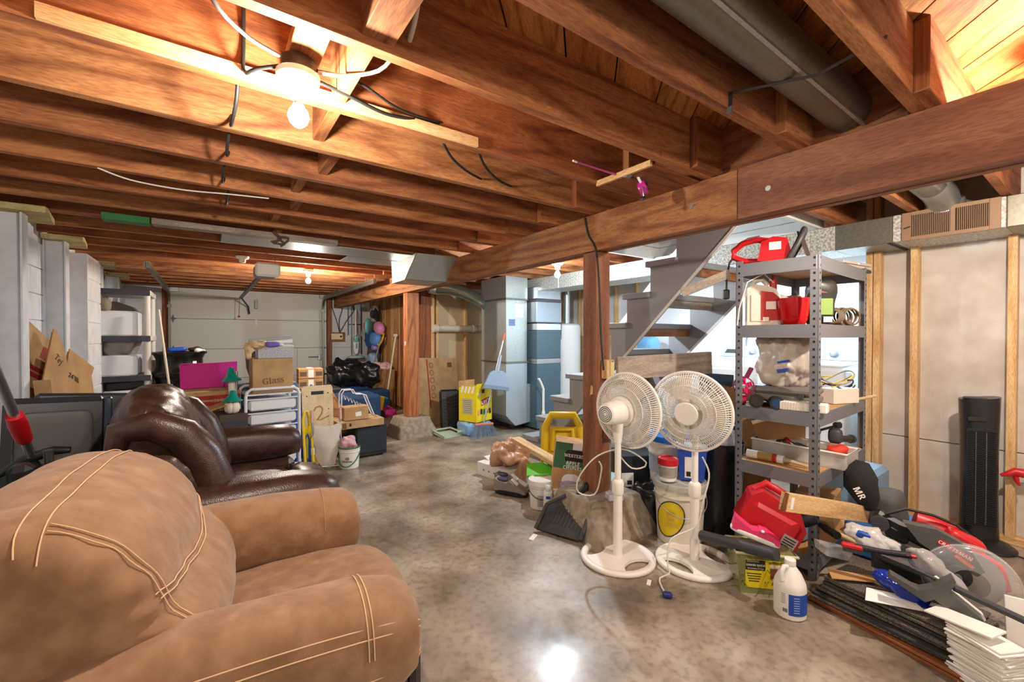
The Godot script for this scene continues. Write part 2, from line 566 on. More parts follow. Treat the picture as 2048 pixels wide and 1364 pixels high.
	var rect := PackedVector2Array([Vector2(-1.25, -9.4), Vector2(5.45, -9.4), Vector2(5.45, 1.6), Vector2(-1.25, 1.6)])
	var hole := PackedVector2Array([Vector2(2.83, -2.75), Vector2(3.8, -2.75), Vector2(3.8, -1.33), Vector2(2.83, -1.33)])
	var dv := Vector2(1, -1).normalized()
	var nv := Vector2(1, 1).normalized()
	var k := -11.0
	var at := 1.525 * nv.x - 1.093 * nv.y
	for i in range(-52, 32):
		var p0 := nv * (at + i * 0.19 + 0.003)
		var p1 := nv * (at + (i + 1) * 0.19 - 0.003)
		var strip := PackedVector2Array([p0 - dv * 14.0, p1 - dv * 14.0, p1 + dv * 14.0, p0 + dv * 14.0])
		for poly in Geometry2D.intersect_polygons(rect, strip):
			for piece in Geometry2D.clip_polygons(poly, hole):
				if Geometry2D.is_polygon_clockwise(piece) and piece.size() > 8: continue
				var b := mb()
				b.prism(Array(piece), 0.02, Transform3D(Basis(V(1, 0, 0), V(0, 0, 1), V(0, -1, 0)), V(0, 2.33, 0)))
				for q in b.t.size():  # grain along the board
					var p := b.v[b.ix[0]] if false else b.v[q]
					b.t[q] = Vector2(Vector2(p.x, p.z).dot(dv), Vector2(p.x, p.z).dot(nv)) + b.off
				put(ce, "plank", b, [M["plank"], M["plank1"], M["plank2"]][(i + 60) % 3])
	put(ce, "upper_floor", mb().bb(V(-1.25, 2.7, 1.6), V(5.45, 2.75, -9.4)), M["dark_grey"])
	var jm := [M["joist"], M["joist1"], M["joist2"], M["joist3"]]
	for i in range(-5, 21):
		var zb := -0.85 - 0.3995 * i
		var dz := rnd(-0.006, 0.006)
		put(ce, "joist", mb().bb(V(-1.06, 2.083 + rnd(-0.003, 0.003), zb + dz), V(2.2, 2.32, zb + 0.042 + dz), 0.002), jm[(i * 3 + 15) % 4])
		var x1 := 5.25
		if zb > -1.2: x1 = 4.3
		var zl := zb + 0.044
		if zl > -2.75 and zl < -1.36: x1 = 2.8
		put(ce, "joist", mb().bb(V(1.9 + rnd(-0.05, 0.05), 2.083, zl), V(x1, 2.32, zl + 0.042), 0.002), jm[(i * 5 + 26) % 4])
		if x1 == 2.8:
			put(ce, "joist", mb().bb(V(3.84, 2.09, zl), V(5.25, 2.32, zl + 0.042), 0.002), jm[(i * 5 + 27) % 4])
	# solid bridging between joists
	for a in [[0.42, -2.05, 0.1], [0.52, -2.45, 0.09], [0.45, -2.85, 0.09], [0.5, -3.25, 0.09], [0.43, -3.65, 0.09], [0.5, -4.05, 0.09], [0.45, -4.45, 0.09]]:
		put(ce, "bridging", mb().bb(V(a[0] - 0.045, 2.12, a[1] + 0.042), V(a[0], 2.31, a[1] + 0.399), 0.002), M["joist2"])
	put(ce, "bridging", mb().bb(V(0.36, 2.1, -1.61), V(0.405, 2.31, -1.265), 0.002), M["joist2"])
	put(ce, "bridging", mb().bb(V(0.35, 2.102, -1.215), V(0.44, 2.31, -0.86), 0.002), M["joist2"])
	put(ce, "bridging", mb().bb(V(2.12, 2.09, -1.2), V(2.16, 2.32, -0.86), 0.002), M["redwood"])
	put(ce, "bridging", mb().bb(V(2.12, 2.09, -0.8), V(2.16, 2.32, -0.46), 0.002), M["redwood"])
	put(ce, "bridging", mb().bb(V(2.12, 2.09, -1.6), V(2.16, 2.32, -1.26), 0.002), M["redwood"])
	# stairwell lining above the stairs
	var sw := struct("wall_stairwell", "white boarded sides of the stair opening")
	for r in 5:
		put(sw, "board", mb().bb(V(3.8, 2.06 + 0.125 * r, -2.95), V(3.83, 2.18 + 0.125 * r, -1.33), 0.003), M["white_paint"])
		put(sw, "board", mb().bb(V(2.83, 2.06 + 0.125 * r, -2.78), V(3.8, 2.18 + 0.125 * r, -2.75), 0.003), M["white_paint"])
	put(sw, "trim_board", mb().bb(V(2.80, 2.08, -2.75), V(2.83, 2.68, -1.33)), M["white_paint"])
	put(sw, "trim_board", mb().bb(V(2.83, 2.08, -1.33), V(3.8, 2.68, -1.30)), M["white_paint"])

	# girder in two lengths, each of three plies
	var gd := struct("beam", "long built-up wooden girder carrying the joists")
	for k2 in 3:
		var x0 := 2.085 + 0.043 * k2
		put(gd, "girder_ply", mb().bb(V(x0, 1.842 + 0.004 * (k2 % 2), -1.072), V(x0 + 0.041, 2.08, -9.14), 0.002), M["girder"])
		put(gd, "girder_ply", mb().bb(V(x0 - 0.004, 1.84 + 0.004 * (k2 % 2), 1.4), V(x0 + 0.037, 2.083, -1.068), 0.002), M["girder_dark"])
	for a in [[2.6, 1.95], [-1.31, 1.96], [-3.1, 1.95], [-3.35, 1.92]]:
		put(gd, "bolt_head", mb().cyl(V(2.079, a[1], a[0] if a[0] < 0 else -0.93), V(2.09, a[1], a[0] if a[0] < 0 else -0.93), 0.012), M["steel"])

func cable(called: String, label: String, pts: Array, r: float, m: Material, cat := "cable") -> void:
	# smooth run through the given points
	var c := Curve3D.new()
	for i in pts.size():
		var a: Vector3 = pts[maxi(i - 1, 0)]
		var b: Vector3 = pts[mini(i + 1, pts.size() - 1)]
		var t := (b - a) / 6.0
		c.add_point(pts[i], -t, t)
	c.bake_interval = 0.02
	var p := []
	var n := maxi(6, int(c.get_baked_length() / 0.025))
	for i in n + 1: p.append(c.sample_baked(c.get_baked_length() * i / n, true) - pts[0])
	one(called, mb().tube(p, r, 7), m, label, cat, pts[0])

func ring(b: B, c: Vector3, x: Vector3, y: Vector3, r: float, w: float, n := 28, seg := 6) -> B:
	var p := []
	for i in n: p.append(c + (x * cos(TAU * i / n) + y * sin(TAU * i / n)) * r)
	return b.tube(p, w, seg, false, true)

func ceiling_things() -> void:
	one("furring_strip", mb().bb(V(-0.65, -0.02, -0.012), V(0.65, 0.02, 0.012), 0.001), M["pine"], "pale nailing strip fixed along the joist behind the nearest bulb", "wood strip", V(0.30, 2.106, -1.601))
	one("junction_box", mb().lathe([Vector2(0, 0.04), Vector2(0.05, 0.04), Vector2(0.05, 0.04), Vector2(0.05, -0.002), Vector2(0.05, -0.002), Vector2(0, -0.002)]), M["black_plastic"], "round black wiring box above the nearest bulb", "wiring box", V(0.235, 2.085, -1.47))
	put(thing("wood_cleat", "short offcut nailed across the bay above the wiring box", "wood block", V(0.25, 2.15, -1.44)), "offcut", mb().bb(V(-0.045, -0.02, -0.175), V(0.045, 0.02, 0.175), 0.002), M["joist2"])
	var g: Material = M["cable_black"]
	cable("cable", "grey cable running down to the wiring box of the nearest bulb", [V(-0.05, 2.22, -1.21), V(0.01, 2.1, -1.27), V(0.09, 2.085, -1.36), V(0.18, 2.1, -1.43)], 0.006, M["mid_grey"])
	cable("cable", "black cable looping left of the wiring box", [V(0.19, 2.095, -1.47), V(0.13, 2.09, -1.52), V(0.1, 2.1, -1.58), V(0.1, 2.2, -1.6), V(0.1, 2.31, -1.59)], 0.006, g)
	cable("cable", "pale cable arching from the wiring box to the front joist", [V(0.29, 2.1, -1.45), V(0.36, 2.09, -1.4), V(0.44, 2.1, -1.33), V(0.47, 2.13, -1.265)], 0.006, M["cable_white"])
	cable("cable", "black cable sagging from the wiring box along the strip", [V(0.29, 2.1, -1.5), V(0.4, 2.1, -1.53), V(0.55, 2.1, -1.575), V(0.7, 2.13, -1.6), V(0.82, 2.145, -1.615)], 0.0065, g)
	cable("cable", "thin black cable above the sagging one", [V(0.29, 2.12, -1.48), V(0.42, 2.14, -1.5), V(0.6, 2.13, -1.57), V(0.8, 2.15, -1.61)], 0.005, g)
	cable("cable", "white cable entering a hole with black end by the bridging", [V(0.4, 2.3, -0.9), V(0.44, 2.2, -1.0), V(0.47, 2.15, -1.12), V(0.49, 2.14, -1.22)], 0.008, M["cable_white"])
	cable("cable", "black cable dipping through the second and third joists", [V(0.8, 2.13, -1.66), V(0.9, 2.09, -1.75), V(1.05, 2.1, -1.88), V(1.22, 2.13, -2.012)], 0.006, g)
	cable("cable", "black cable beside the dipping one, nearer the girder", [V(0.98, 2.13, -1.66), V(1.1, 2.1, -1.78), V(1.27, 2.11, -1.92), V(1.42, 2.13, -2.012)], 0.006, g)
	var hang := [[-2.01, 0.085, "second"], [-2.41, 0.08, "third"], [-2.81, 0.11, "fourth"], [-3.21, 0.14, "fifth"]]
	cable("cable", "black cable drooping in a point under the first joist past the bulb", [V(0.09, 2.16, -1.66), V(0.085, 2.06, -1.70), V(0.075, 2.02, -1.8), V(0.08, 2.08, -1.94), V(0.085, 2.14, -2.01)], 0.006, g)
	for k in 3:
		var h = hang[k]
		cable("cable", "black cable drooping under the %s joist past the bulb" % h[2], [V(h[1], 2.14, h[0] - 0.05), V(h[1] - 0.01, 2.07, h[0] - 0.12), V(h[1] - 0.01, 2.05, h[0] - 0.2), V(h[1], 2.1, h[0] - 0.3), V(h[1], 2.14, h[0] - 0.4)], 0.006, g)
	cable("cable", "thin white cable sagging along the underside of a far joist", [V(-0.42, 2.08, -2.82), V(-0.3, 2.06, -2.87), V(-0.1, 2.055, -2.88), V(0.1, 2.07, -2.88), V(0.3, 2.08, -2.87)], 0.004, M["cable_white"])
	cable("cable", "black cable running down the near face of the girder and post", [V(2.07, 2.07, -2.08), V(2.074, 1.95, -2.05), V(2.07, 1.84, -1.98), V(2.066, 1.6, -1.945), V(2.066, 1.3, -1.93), V(2.07, 1.06, -1.91)], 0.007, g)
	one("painted_board", mb().bb(V(-0.12, -0.022, -0.05), V(0.12, 0.022, 0.05), 0.002), mat("green_paint", hexc("2f7a3c"), 0.6), "green painted board end under the joists near the left wall", "board", V(-0.43, 2.058, -3.84))
	one("ceiling_board", mb().bb(V(-0.6, -0.02, -0.05), V(0.6, 0.02, 0.05), 0.002), M["graywood"], "old grey board running on from the green board end", "board", V(0.3, 2.06, -3.84))
	# sheet metal panning between joists and the boxed duct that enters the girder bay
	one("joist_pan", mb().bb(V(-0.85, -0.004, -0.19), V(0.85, 0.004, 0.19)), M["galvanized"], "flat sheet metal pan closing a joist bay before the garage opener", "duct", V(0.95, 2.075, -4.22))
	one("joist_pan", mb().bb(V(-0.35, -0.004, -0.17), V(0.35, 0.004, 0.17)), M["galvanized"], "smaller sheet metal pan behind the flared duct box", "duct", V(1.5, 2.075, -4.62))
	var db := thing("duct_box", "galvanized duct box with slanted sides hanging before the girder", "duct", V(1.85, 1.85, -4.25))
	var b := mb()
	var t0 := [V(-0.2, 0.23, 0.33), V(0.235, 0.23, 0.33), V(0.235, 0.23, -0.36), V(-0.2, 0.23, -0.36)]
	var t1 := [V(-0.22, 0.0, 0.09), V(0.235, 0.0, 0.09), V(0.235, 0.0, -0.33), V(-0.2, 0.0, -0.33)]
	for k in 4: b.q(t0[k], t0[(k + 1) % 4], t1[(k + 1) % 4], t1[k])
	b.q(t1[0], t1[1], t1[2], t1[3])
	put(db, "shell", b, M["galvanized"])
	put(db, "seam", mb().tube([t0[0], t1[0], t1[1]], 0.006, 6), M["galv_old"])
	put(db, "seam", mb().tube([t1[0], t1[3]], 0.006, 6), M["galv_old"])
	# round branch duct crossing a joist bay over the girder to the trunk
	var rd := thing("round_duct", "dusty round sheet metal duct running through the joist bay over the girder", "duct", V(0.6, 2.19, -0.645))
	var p := []
	for i in 13: p.append(V(-0.2 + i * 0.25, -0.01 * maxf(0.0, i - 6.0) * 0.6, 0))
	put(rd, "pipe", mb().tube(p, 0.078, 20), M["galv_old"])
	put(rd, "seam", mb().bar(V(-0.2, -0.06, 0.052), V(2.75, -0.09, 0.052), 0.012, 0.008), M["galvanized"])
	put(rd, "elbow", mb().tube([V(2.78, -0.03, 0), V(2.95, -0.035, 0), V(3.08, -0.05, 0), V(3.14, -0.08, 0)], 0.08, 18), M["galvanized"])
	put(rd, "collar", mb().cyl(V(3.17, -0.06, 0), V(3.19, -0.115, 0), 0.09, 0.1, 20), M["galvanized"])
	var hs := thing("duct_hanger", "flat metal strap slung under the round duct between two joists", "strap", V(1.5, 2.1, -0.8))
	put(hs, "strap", mb().bar(V(0, 0.03, 0.0), V(0.07, 0.0, 0.24), 0.018, 0.002).bar(V(0.07, 0.0, 0.24), V(0.12, 0.05, 0.4), 0.018, 0.002).bar(V(0, -0.04, 0.0), V(0, 0.03, 0.002), 0.018, 0.003), M["dark_steel"])
	# fishing rod resting on the girder
	var pc := thing("ceiling_panel", "dark plywood offcut under the joists where the fishing rod lies", "plywood", V(1.9, 2.079, -1.44))
	put(pc, "sheet", mb().bb(V(-0.2, -0.006, -0.17), V(0.2, 0.006, 0.17)), M["redwood"])
	put(pc, "edge_strip", mb().bb(V(-0.215, -0.008, -0.17), V(-0.2, 0.02, 0.17)), M["pine"])
	var fr := thing("fishing_rod", "pink and black fishing rod with a pink reel tucked over the girder", "fishing rod", V(1.75, 2.085, -1.42))
	put(fr, "rod", mb().tube([V(-0.32, 0.015, -0.07), V(-0.1, 0.01, -0.06), V(0.0, 0.005, -0.05)], [0.004, 0.006, 0.007], 8), mat("pink_rod", hexc("b84a86"), 0.3))
	put(fr, "tip", mb().tube([V(-0.345, 0.016, -0.07), V(-0.32, 0.015, -0.07)], 0.005, 8), M["white_plastic"])
	put(fr, "grip", mb().tube([V(-0.03, 0.0, 0.0), V(0.04, 0.01, 0.0), V(0.1, 0.015, 0.0)], [0.02, 0.017, 0.018], 12), M["black_plastic"])
	put(fr, "butt_cap", mb().tube([V(-0.06, 0.0, 0.0), V(-0.03, 0.0, 0.0)], [0.022, 0.022], 14), M["mid_grey"])
	put(fr, "reel_seat", mb().tube([V(0.0, 0.02, 0.01), V(0.02, -0.02, 0.02), V(0.04, -0.04, 0.02)], 0.007, 8), M["white_plastic"])
	var rl := put(fr, "reel", mb().lathe([Vector2(0, -0.02), Vector2(0.032, -0.02), Vector2(0.036, -0.012), Vector2(0.03, 0.0), Vector2(0.036, 0.012), Vector2(0.032, 0.02), Vector2(0, 0.02)], X(V(0.05, -0.06, 0.02), rot(70, 30, 0)), 22), mat("pink_reel", hexc("c22a9a"), 0.25))
	put(rl, "spool_cap", mb().lathe([Vector2(0, 0.03), Vector2(0.018, 0.028), Vector2(0.02, 0.018)], X(V(0.05, -0.06, 0.02), rot(70, 30, 0)), 16), M["dark_steel"])
	put(fr, "crank", mb().tube([V(0.03, -0.06, 0.04), V(0.01, -0.075, 0.05), V(0.02, -0.115, 0.05)], 0.004, 6), M["steel"])
	put(fr, "crank_knob", mb().puff(V(0.012, -0.125, 0.05), V(0.022, 0.009, 0.012), 1.0, 1.0, rot(0, 0, 30), null, 0.0, 12, 8), M["dark_steel"])
	# garage door opener, rail and tracks
	var go := thing("garage_door_opener", "grey box garage door opener hung under the joists", "opener", V(0.49, 1.93, -4.97))
	put(go, "housing", mb().box(V(0, 0, -0.02), V(0.2, 0.12, 0.3), Basis(), 0.02), mat("opener_grey", hexc("84888c"), 0.45))
	put(go, "lens", mb().box(V(0.0, -0.005, 0.16), V(0.215, 0.135, 0.07), Basis(), 0.02), M["white_plastic"])
	put(go, "rail", mb().bb(V(-0.02, 0.0, -4.0), V(0.02, 0.035, -0.17)), M["dark_steel"])
	put(go, "hanger", mb().bar(V(-0.08, 0.06, 0), V(-0.08, 0.15, 0), 0.02, 0.004), M["dark_steel"])
	put(go, "hanger", mb().bar(V(0.08, 0.06, 0), V(0.08, 0.15, 0), 0.02, 0.004), M["dark_steel"])
	put(go, "door_arm", mb().bar(V(0.0, 0.0, -3.75), V(0.12, -0.12, -4.1), 0.03, 0.006).bar(V(0.12, -0.12, -4.1), V(0.14, -0.25, -4.13), 0.03, 0.006), M["dark_steel"])
	put(go, "release_cord", mb().tube([V(-0.02, 0.0, -3.9), V(-0.03, -0.3, -3.92)], 0.004, 5), M["dark_steel"])
	put(go, "release_knob", mb().lathe([Vector2(0, 0.0), Vector2(0.008, 0.0), Vector2(0.025, -0.035), Vector2(0, -0.035)], X(V(-0.03, -0.29, -3.92)), 10), M["print_red"])
	for s in [[-0.5, "left", -1.0], [1.86, "right", 1.0]]:
		var tr := thing("door_track", "galvanized roller track curving up beside the garage door, %s side" % s[0 + 1], "door track", V(s[0], 0, -9.05))
		var q := []
		for i in 6: q.append(V(0, 0.1 + 0.33 * i, 0))
		for i in 7:
			var an := PI / 2 * i / 6.0
			q.append(V(0, 1.8 + 0.22 * sin(an), 0.22 - 0.22 * cos(an)))
		for i in 5: q.append(V(0.0, 2.02, 0.4 + 0.7 * i))
		var rb := mb()
		for i in q.size() - 1: rb.bar(q[i], q[i + 1], 0.03, 0.06, 0.0, V(0, 0, 1) if i < 5 else V(0, 1, -0.3))
		put(tr, "channel", rb, M["galv_old"])
		put(tr, "angle_iron", mb().bb(V(s[2] * 0.02, 2.0, 0.25), V(s[2] * 0.025, 2.055, 3.2)).bb(V(s[2] * -0.015, 2.05, 0.25), V(s[2] * 0.025, 2.055, 3.2)), M["galvanized"])
		for k in 2: put(tr, "strap", mb().bar(V(0, 2.05, 1.0 + 1.9 * k), V(0, 2.1, 1.0 + 1.9 * k), 0.025, 0.003), M["galvanized"])
	one("ceiling_lampholder", mb().lathe([Vector2(0, 0.03), Vector2(0.06, 0.03), Vector2(0.06, 0.03), Vector2(0.055, 0.01), Vector2(0.03, 0.0), Vector2(0.028, -0.03), Vector2(0.0, -0.03)]), M["porcelain"], "empty white lampholder on a joist left of the garage opener", "lamp holder", V(0.3, 2.055, -5.15))
	cable("wire_bundle", "tangled coil of brown wire hanging under the metal pan", [V(0.42, 2.08, -3.75), V(0.47, 2.02, -3.74), V(0.4, 1.99, -3.72), V(0.5, 1.99, -3.75), V(0.44, 2.03, -3.72), V(0.53, 2.04, -3.76), V(0.47, 1.97, -3.74)], 0.009, mat("brown_wire", hexc("5a463a"), 0.7))

func far_end() -> void:
	# overhead door of four sections
	var d := struct("door_1", "white sectional garage door")
	var dm := mat("door_white", hexc("d9d6cf"), 0.5)
	for k in 4:
		var s := put(d, "section", mb().bb(V(-0.515, 0.004 + 0.525 * k, -9.23), V(1.955, 0.524 + 0.525 * k, -9.185), 0.003), dm)
		for x in [-0.46, 1.9] + ([0.74] if k in [2] else []):
			if k > 0 or x > 1.0:
				put(s, "hinge", mb().prism([Vector2(-0.02, 0), Vector2(0, 0.075), Vector2(0.02, 0), Vector2(0, -0.075)], 0.006, X(V(x, 0.525 * k + (0.525 if k == 0 else 0.0), -9.18))).box(V(x, 0.525 * k + (0.525 if k == 0 else 0.0), -9.17), V(0.09, 0.02, 0.02)), M["dark_steel"])
	put(d, "joint_line", mb().bb(V(1.42, 0.55, -9.186), V(1.425, 1.04, -9.18)), M["mid_grey"])
	var lk := put(d, "lock", mb().box(V(1.84, 0.86, -9.17), V(0.11, 0.11, 0.03), Basis(), 0.005), M["galvanized"])
	put(lk, "bolt", mb().bar(V(1.62, 0.87, -9.165), V(1.8, 0.87, -9.165), 0.02, 0.02), M["dark_steel"])
	put(d, "vent_plate", mb().bb(V(0.58, 1.06, -9.18), V(0.68, 1.16, -9.175)), M["mid_grey"])
	for s in [[-0.6, -0.53], [1.96, 2.04]]:
		put(d, "jamb", mb().bb(V(s[0], 0, -9.24), V(s[1], 2.1, -9.1)), M["redwood"])
	for x in [-0.44, 1.88]:
		put(d, "top_bracket", mb().box(V(x, 2.06, -9.15), V(0.12, 0.08, 0.05), Basis(), 0.004), M["galvanized"])
	put(d, "center_bracket", mb().box(V(0.74, 1.86, -9.165), V(0.05, 0.16, 0.03), Basis(), 0.004), M["dark_steel"])
	put(d, "dent_patch", mb().box(V(0.74, 1.52, -9.182), V(0.035, 0.12, 0.008), Basis(), 0.003), M["white_paint"])
	# wall fittings right of the door
	var ob := thing("outlet_box", "cream outlet plate on a wooden backboard beside the garage door", "outlet", V(2.15, 1.26, -9.13))
	put(ob, "backboard", mb().box(V(0, 0, 0.012), V(0.29, 0.19, 0.024), Basis(), 0.002), M["redwood"])
	var op := put(ob, "plate", mb().box(V(-0.015, 0.01, 0.028), V(0.22, 0.12, 0.008), Basis(), 0.003), mat("cream", hexc("e0cf9a"), 0.4))
	for x in [-0.08, -0.03]: put(op, "toggle", mb().box(V(x, 0.01, 0.036), V(0.008, 0.02, 0.012)), M["cream"])
	put(op, "socket", mb().cyl(V(0.06, 0.01, 0.03), V(0.06, 0.01, 0.036), 0.02), M["ink"])
	for a in [["left of three", 2.1, -0.05], ["middle of three", 2.2, 0.04], ["right of three", 2.38, 0.1]]:
		cable("cable", "dark cable dropping to the outlet box by the garage door, %s" % a[0], [V(a[1] - 0.05, 2.05, -9.1), V(a[1] + a[2], 1.85, -9.11), V(a[1] - a[2] * 0.5, 1.6, -9.1), V(2.1 + 0.08 * a[1] / 2.0, 1.36, -9.1)], 0.007, M["cable_black"])
	var mp := thing("steam_mop", "white and mint steam mop hung head down on the front wall", "mop", V(2.47, 0, -8.98))
	put(mp, "handle", mb().tube([V(0.02, 1.86, 0), V(0.03, 1.96, 0), V(-0.01, 2.02, 0), V(-0.03, 1.96, 0), V(-0.01, 1.86, 0)], 0.014, 8), mat("mint", hexc("a9c9ba"), 0.4))
	put(mp, "tube", mb().cyl(V(0, 1.3, 0), V(0, 1.9, 0), 0.014), M["white_plastic"])
	put(mp, "tank", mb().puff(V(0, 1.22, 0.01), V(0.045, 0.065, 0.04), 0.5, 0.4, Basis(), null, 0.0, 20, 12), mat("mint_clear", hexc("7fb8a2"), 0.2))
	put(mp, "body", mb().prism([Vector2(-0.05, 1.17), Vector2(0.05, 1.17), Vector2(0.045, 1.0), Vector2(0.02, 0.92), Vector2(-0.02, 0.92), Vector2(-0.045, 1.0)], 0.06), M["white_plastic"])
	put(mp, "label_plate", mb().box(V(0.005, 1.08, 0.031), V(0.03, 0.11, 0.003)), M["mint_clear"])
	put(mp, "head", mb().puff(V(0, 0.855, 0.03), V(0.17, 0.03, 0.09), 0.6, 0.7, Basis(), null, 0.0, 28, 10), M["mint"])
	put(mp, "cord", mb().tube([V(0.03, 1.8, 0.02), V(0.06, 1.6, 0.02), V(0.04, 1.4, 0.02), V(0.06, 1.25, 0.02)], 0.006, 6), M["cable_black"])
	put(thing("wall_rail", "dark steel tool rails fixed upright on the front wall around the mop", "rail", V(2.5, 1.6, -9.12)), "rails", mb().bar(V(-0.14, -0.3, 0), V(-0.14, 0.42, 0), 0.02, 0.02).bar(V(0.12, -0.7, 0), V(0.12, 0.42, 0), 0.025, 0.02).bar(V(-0.14, -0.08, 0), V(0.12, -0.08, 0), 0.02, 0.02), M["dark_steel"])
	# hats and helmets on hooks
	var cx := 2.72
	var hats := "hats and pads hanging on the closet wall"
	one("wide_brim_hat", mb().puff(V(0, 0, 0), V(0.02, 0.13, 0.2), 1.0, 0.8, rot(0, 12, 8), noise(5, 0.6, 2), 0.03, 22, 12).puff(V(-0.05, 0.01, 0.03), V(0.05, 0.08, 0.08), 0.8, 0.8), mat("felt_black", hexc("242428"), 0.85), "black wide brimmed hat hanging on top of the closet wall pile", "hat", V(cx - 0.09, 1.68, -8.16), ry(-40), hats)
	one("cap", mb().puff(V(0, 0, 0), V(0.06, 0.17, 0.14), 0.6, 0.7), mat("cap_grey", hexc("b9b6a6"), 0.9), "pale grey cap behind the black hat", "hat", V(cx - 0.03, 1.72, -8.5), Basis(), hats)
	var hd := thing("heart_cushion", "round teal pad with an orange heart hanging under the hat", "pad", V(cx - 0.1, 1.47, -8.62), ry(-38), hats)
	put(hd, "pad", mb().puff(V(0, 0, 0), V(0.05, 0.16, 0.16), 0.9, 0.9), mat("pad_teal", hexc("7fc4c2"), 0.8))
	put(hd, "band", mb().puff(V(-0.012, 0.0, 0), V(0.05, 0.125, 0.125), 0.9, 0.9), mat("pad_cream", hexc("e6d9b2"), 0.8))
	put(hd, "heart", mb().prism([Vector2(0, -0.085), Vector2(0.08, 0.0), Vector2(0.075, 0.055), Vector2(0.04, 0.07), Vector2(0, 0.035), Vector2(-0.04, 0.07), Vector2(-0.075, 0.055), Vector2(-0.08, 0.0)], 0.02, X(V(-0.065, 0, 0), ry(-90))), mat("heart_orange", hexc("e0552c"), 0.7))
	one("helmet", mb().puff(V(0, 0, 0), V(0.09, 0.11, 0.15), 0.8, 0.8), mat("helmet_pink", hexc("d58bb4"), 0.45), "pink helmet hanging right of the teal pad", "helmet", V(cx - 0.06, 1.43, -8.1), rot(25, 0, 0), hats)
	one("helmet", mb().puff(V(0, 0, 0), V(0.1, 0.13, 0.17), 0.8, 0.8), mat("helmet_blue", hexc("5b8fd0"), 0.45), "light blue helmet hanging behind the yellow shovel handle", "helmet", V(cx - 0.09, 1.22, -8.2), rot(10, 0, 0), hats)
	one("tote_bag", mb().puff(V(0, 0, 0), V(0.07, 0.16, 0.22), 0.5, 0.4, Basis(), noise(8, 0.3, 2), 0.03), mat("bag_blue", hexc("15579f"), 0.7), "dark blue bag hanging left of the helmets", "bag", V(cx - 0.06, 1.22, -8.62), Basis(), hats)
	one("cloth", mb().box(V(0, 0, 0), V(0.05, 0.2, 0.2), rot(35, 0, 0), 0.02), mat("cloth_mint", hexc("c9c6b4"), 0.9), "pale patterned cloth pad left of the teal pad", "pad", V(cx - 0.1, 1.32, -8.95), Basis(), hats)
	one("cap", mb().puff(V(0, 0, 0), V(0.07, 0.06, 0.1), 0.8, 0.8), mat("cap_violet", hexc("a78ad0"), 0.8), "violet cap under the light blue helmet", "hat", V(cx - 0.09, 1.06, -8.25), Basis(), hats)
	one("backpack", mb().puff(V(0, 0, 0), V(0.08, 0.2, 0.2), 0.5, 0.5, Basis(), noise(9, 0.3, 2), 0.04), mat("pack_grey", hexc("51545a"), 0.85), "grey backpack hanging low on the closet wall", "bag", V(cx - 0.02, 0.92, -8.55), Basis(), hats)
	one("patchwork_bag", mb().puff(V(0, 0, 0), V(0.08, 0.22, 0.17), 0.5, 0.5, Basis(), noise(10, 0.4, 2), 0.04), mat("patch_blue", hexc("9fb6d6"), 0.85), "white and blue patterned sack hanging behind the shovel shaft", "bag", V(cx - 0.12, 0.72, -8.4), rot(12, 0, 0))
	one("red_sack", mb().puff(V(0, 0, 0), V(0.07, 0.13, 0.11), 0.6, 0.5, Basis(), noise(12, 0.4, 2), 0.03), mat("sack_red", hexc("d33a1e"), 0.7), "red sack low beside the shovel shaft", "bag", V(cx - 0.2, 0.4, -8.45))
	one("red_sack", mb().puff(V(0, 0, 0), V(0.07, 0.11, 0.09), 0.6, 0.5, Basis(), noise(13, 0.4, 2), 0.03), M["sack_red"], "smaller red sack right of the shovel shaft", "bag", V(cx - 0.12, 0.32, -7.9))
	var sh := thing("shovel", "snow shovel with a yellow D handle leaning on the closet wall", "shovel", V(2.62, 0, -8.05))
	put(sh, "shaft", mb().tube([V(0.02, 1.1, 0.0), V(-0.3, 0.15, 0.15)], 0.016, 8), M["mid_grey"])
	put(sh, "grip", mb().tube([V(0.02, 1.1, 0), V(-0.04, 1.18, -0.1), V(0.0, 1.31, -0.11), V(0.08, 1.32, 0.1), V(0.05, 1.2, 0.09)], 0.02, 8, true, true), mat("handle_yellow", hexc("e2a714"), 0.4))
	put(sh, "blade", mb().prism([Vector2(-0.16, 0), Vector2(0.16, 0), Vector2(0.19, 0.2), Vector2(-0.19, 0.2)], 0.012, X(V(-0.36, 0.0, 0.18), rot(-20, 40, 0))), M["black_plastic"])
	var po := thing("pole", "slender pale pole with a ball foot leaning on the closet jamb", "pole", V(2.6, 0, -7.3))
	put(po, "shaft", mb().tube([V(0.12, 1.28, -0.1), V(-0.1, 0.06, 0.0)], 0.014, 8), mat("pole_cream", hexc("d9cdb4"), 0.5))
	put(po, "foot", mb().puff(V(-0.1, 0.04, 0.0), V(0.04, 0.04, 0.04), 1, 1, Basis(), null, 0.0, 14, 8), M["pole_cream"])
	put(po, "hook", mb().box(V(0.12, 1.29, -0.1), V(0.07, 0.05, 0.05), Basis(), 0.01), M["pole_cream"])
	# boxes along the closet wall
	var bx := thing("carton", "brown carton against the closet wall holding folded cloth", "box", V(2.55, 0, -7.75))
	put(bx, "body", mb().bb(V(-0.2, 0, -0.25), V(0.2, 0.68, 0.25), 0.004), M["cardboard_dark"])
	one("folded_cloth", mb().puff(V(0, 0, 0), V(0.17, 0.06, 0.2), 0.6, 0.6, Basis(), noise(14, 0.7, 3), 0.06), mat("cloth_redwhite", hexc("dcb3ae"), 0.9), "crumpled pink and white cloth on the closet wall carton", "cloth", V(2.55, 0.735, -7.75))
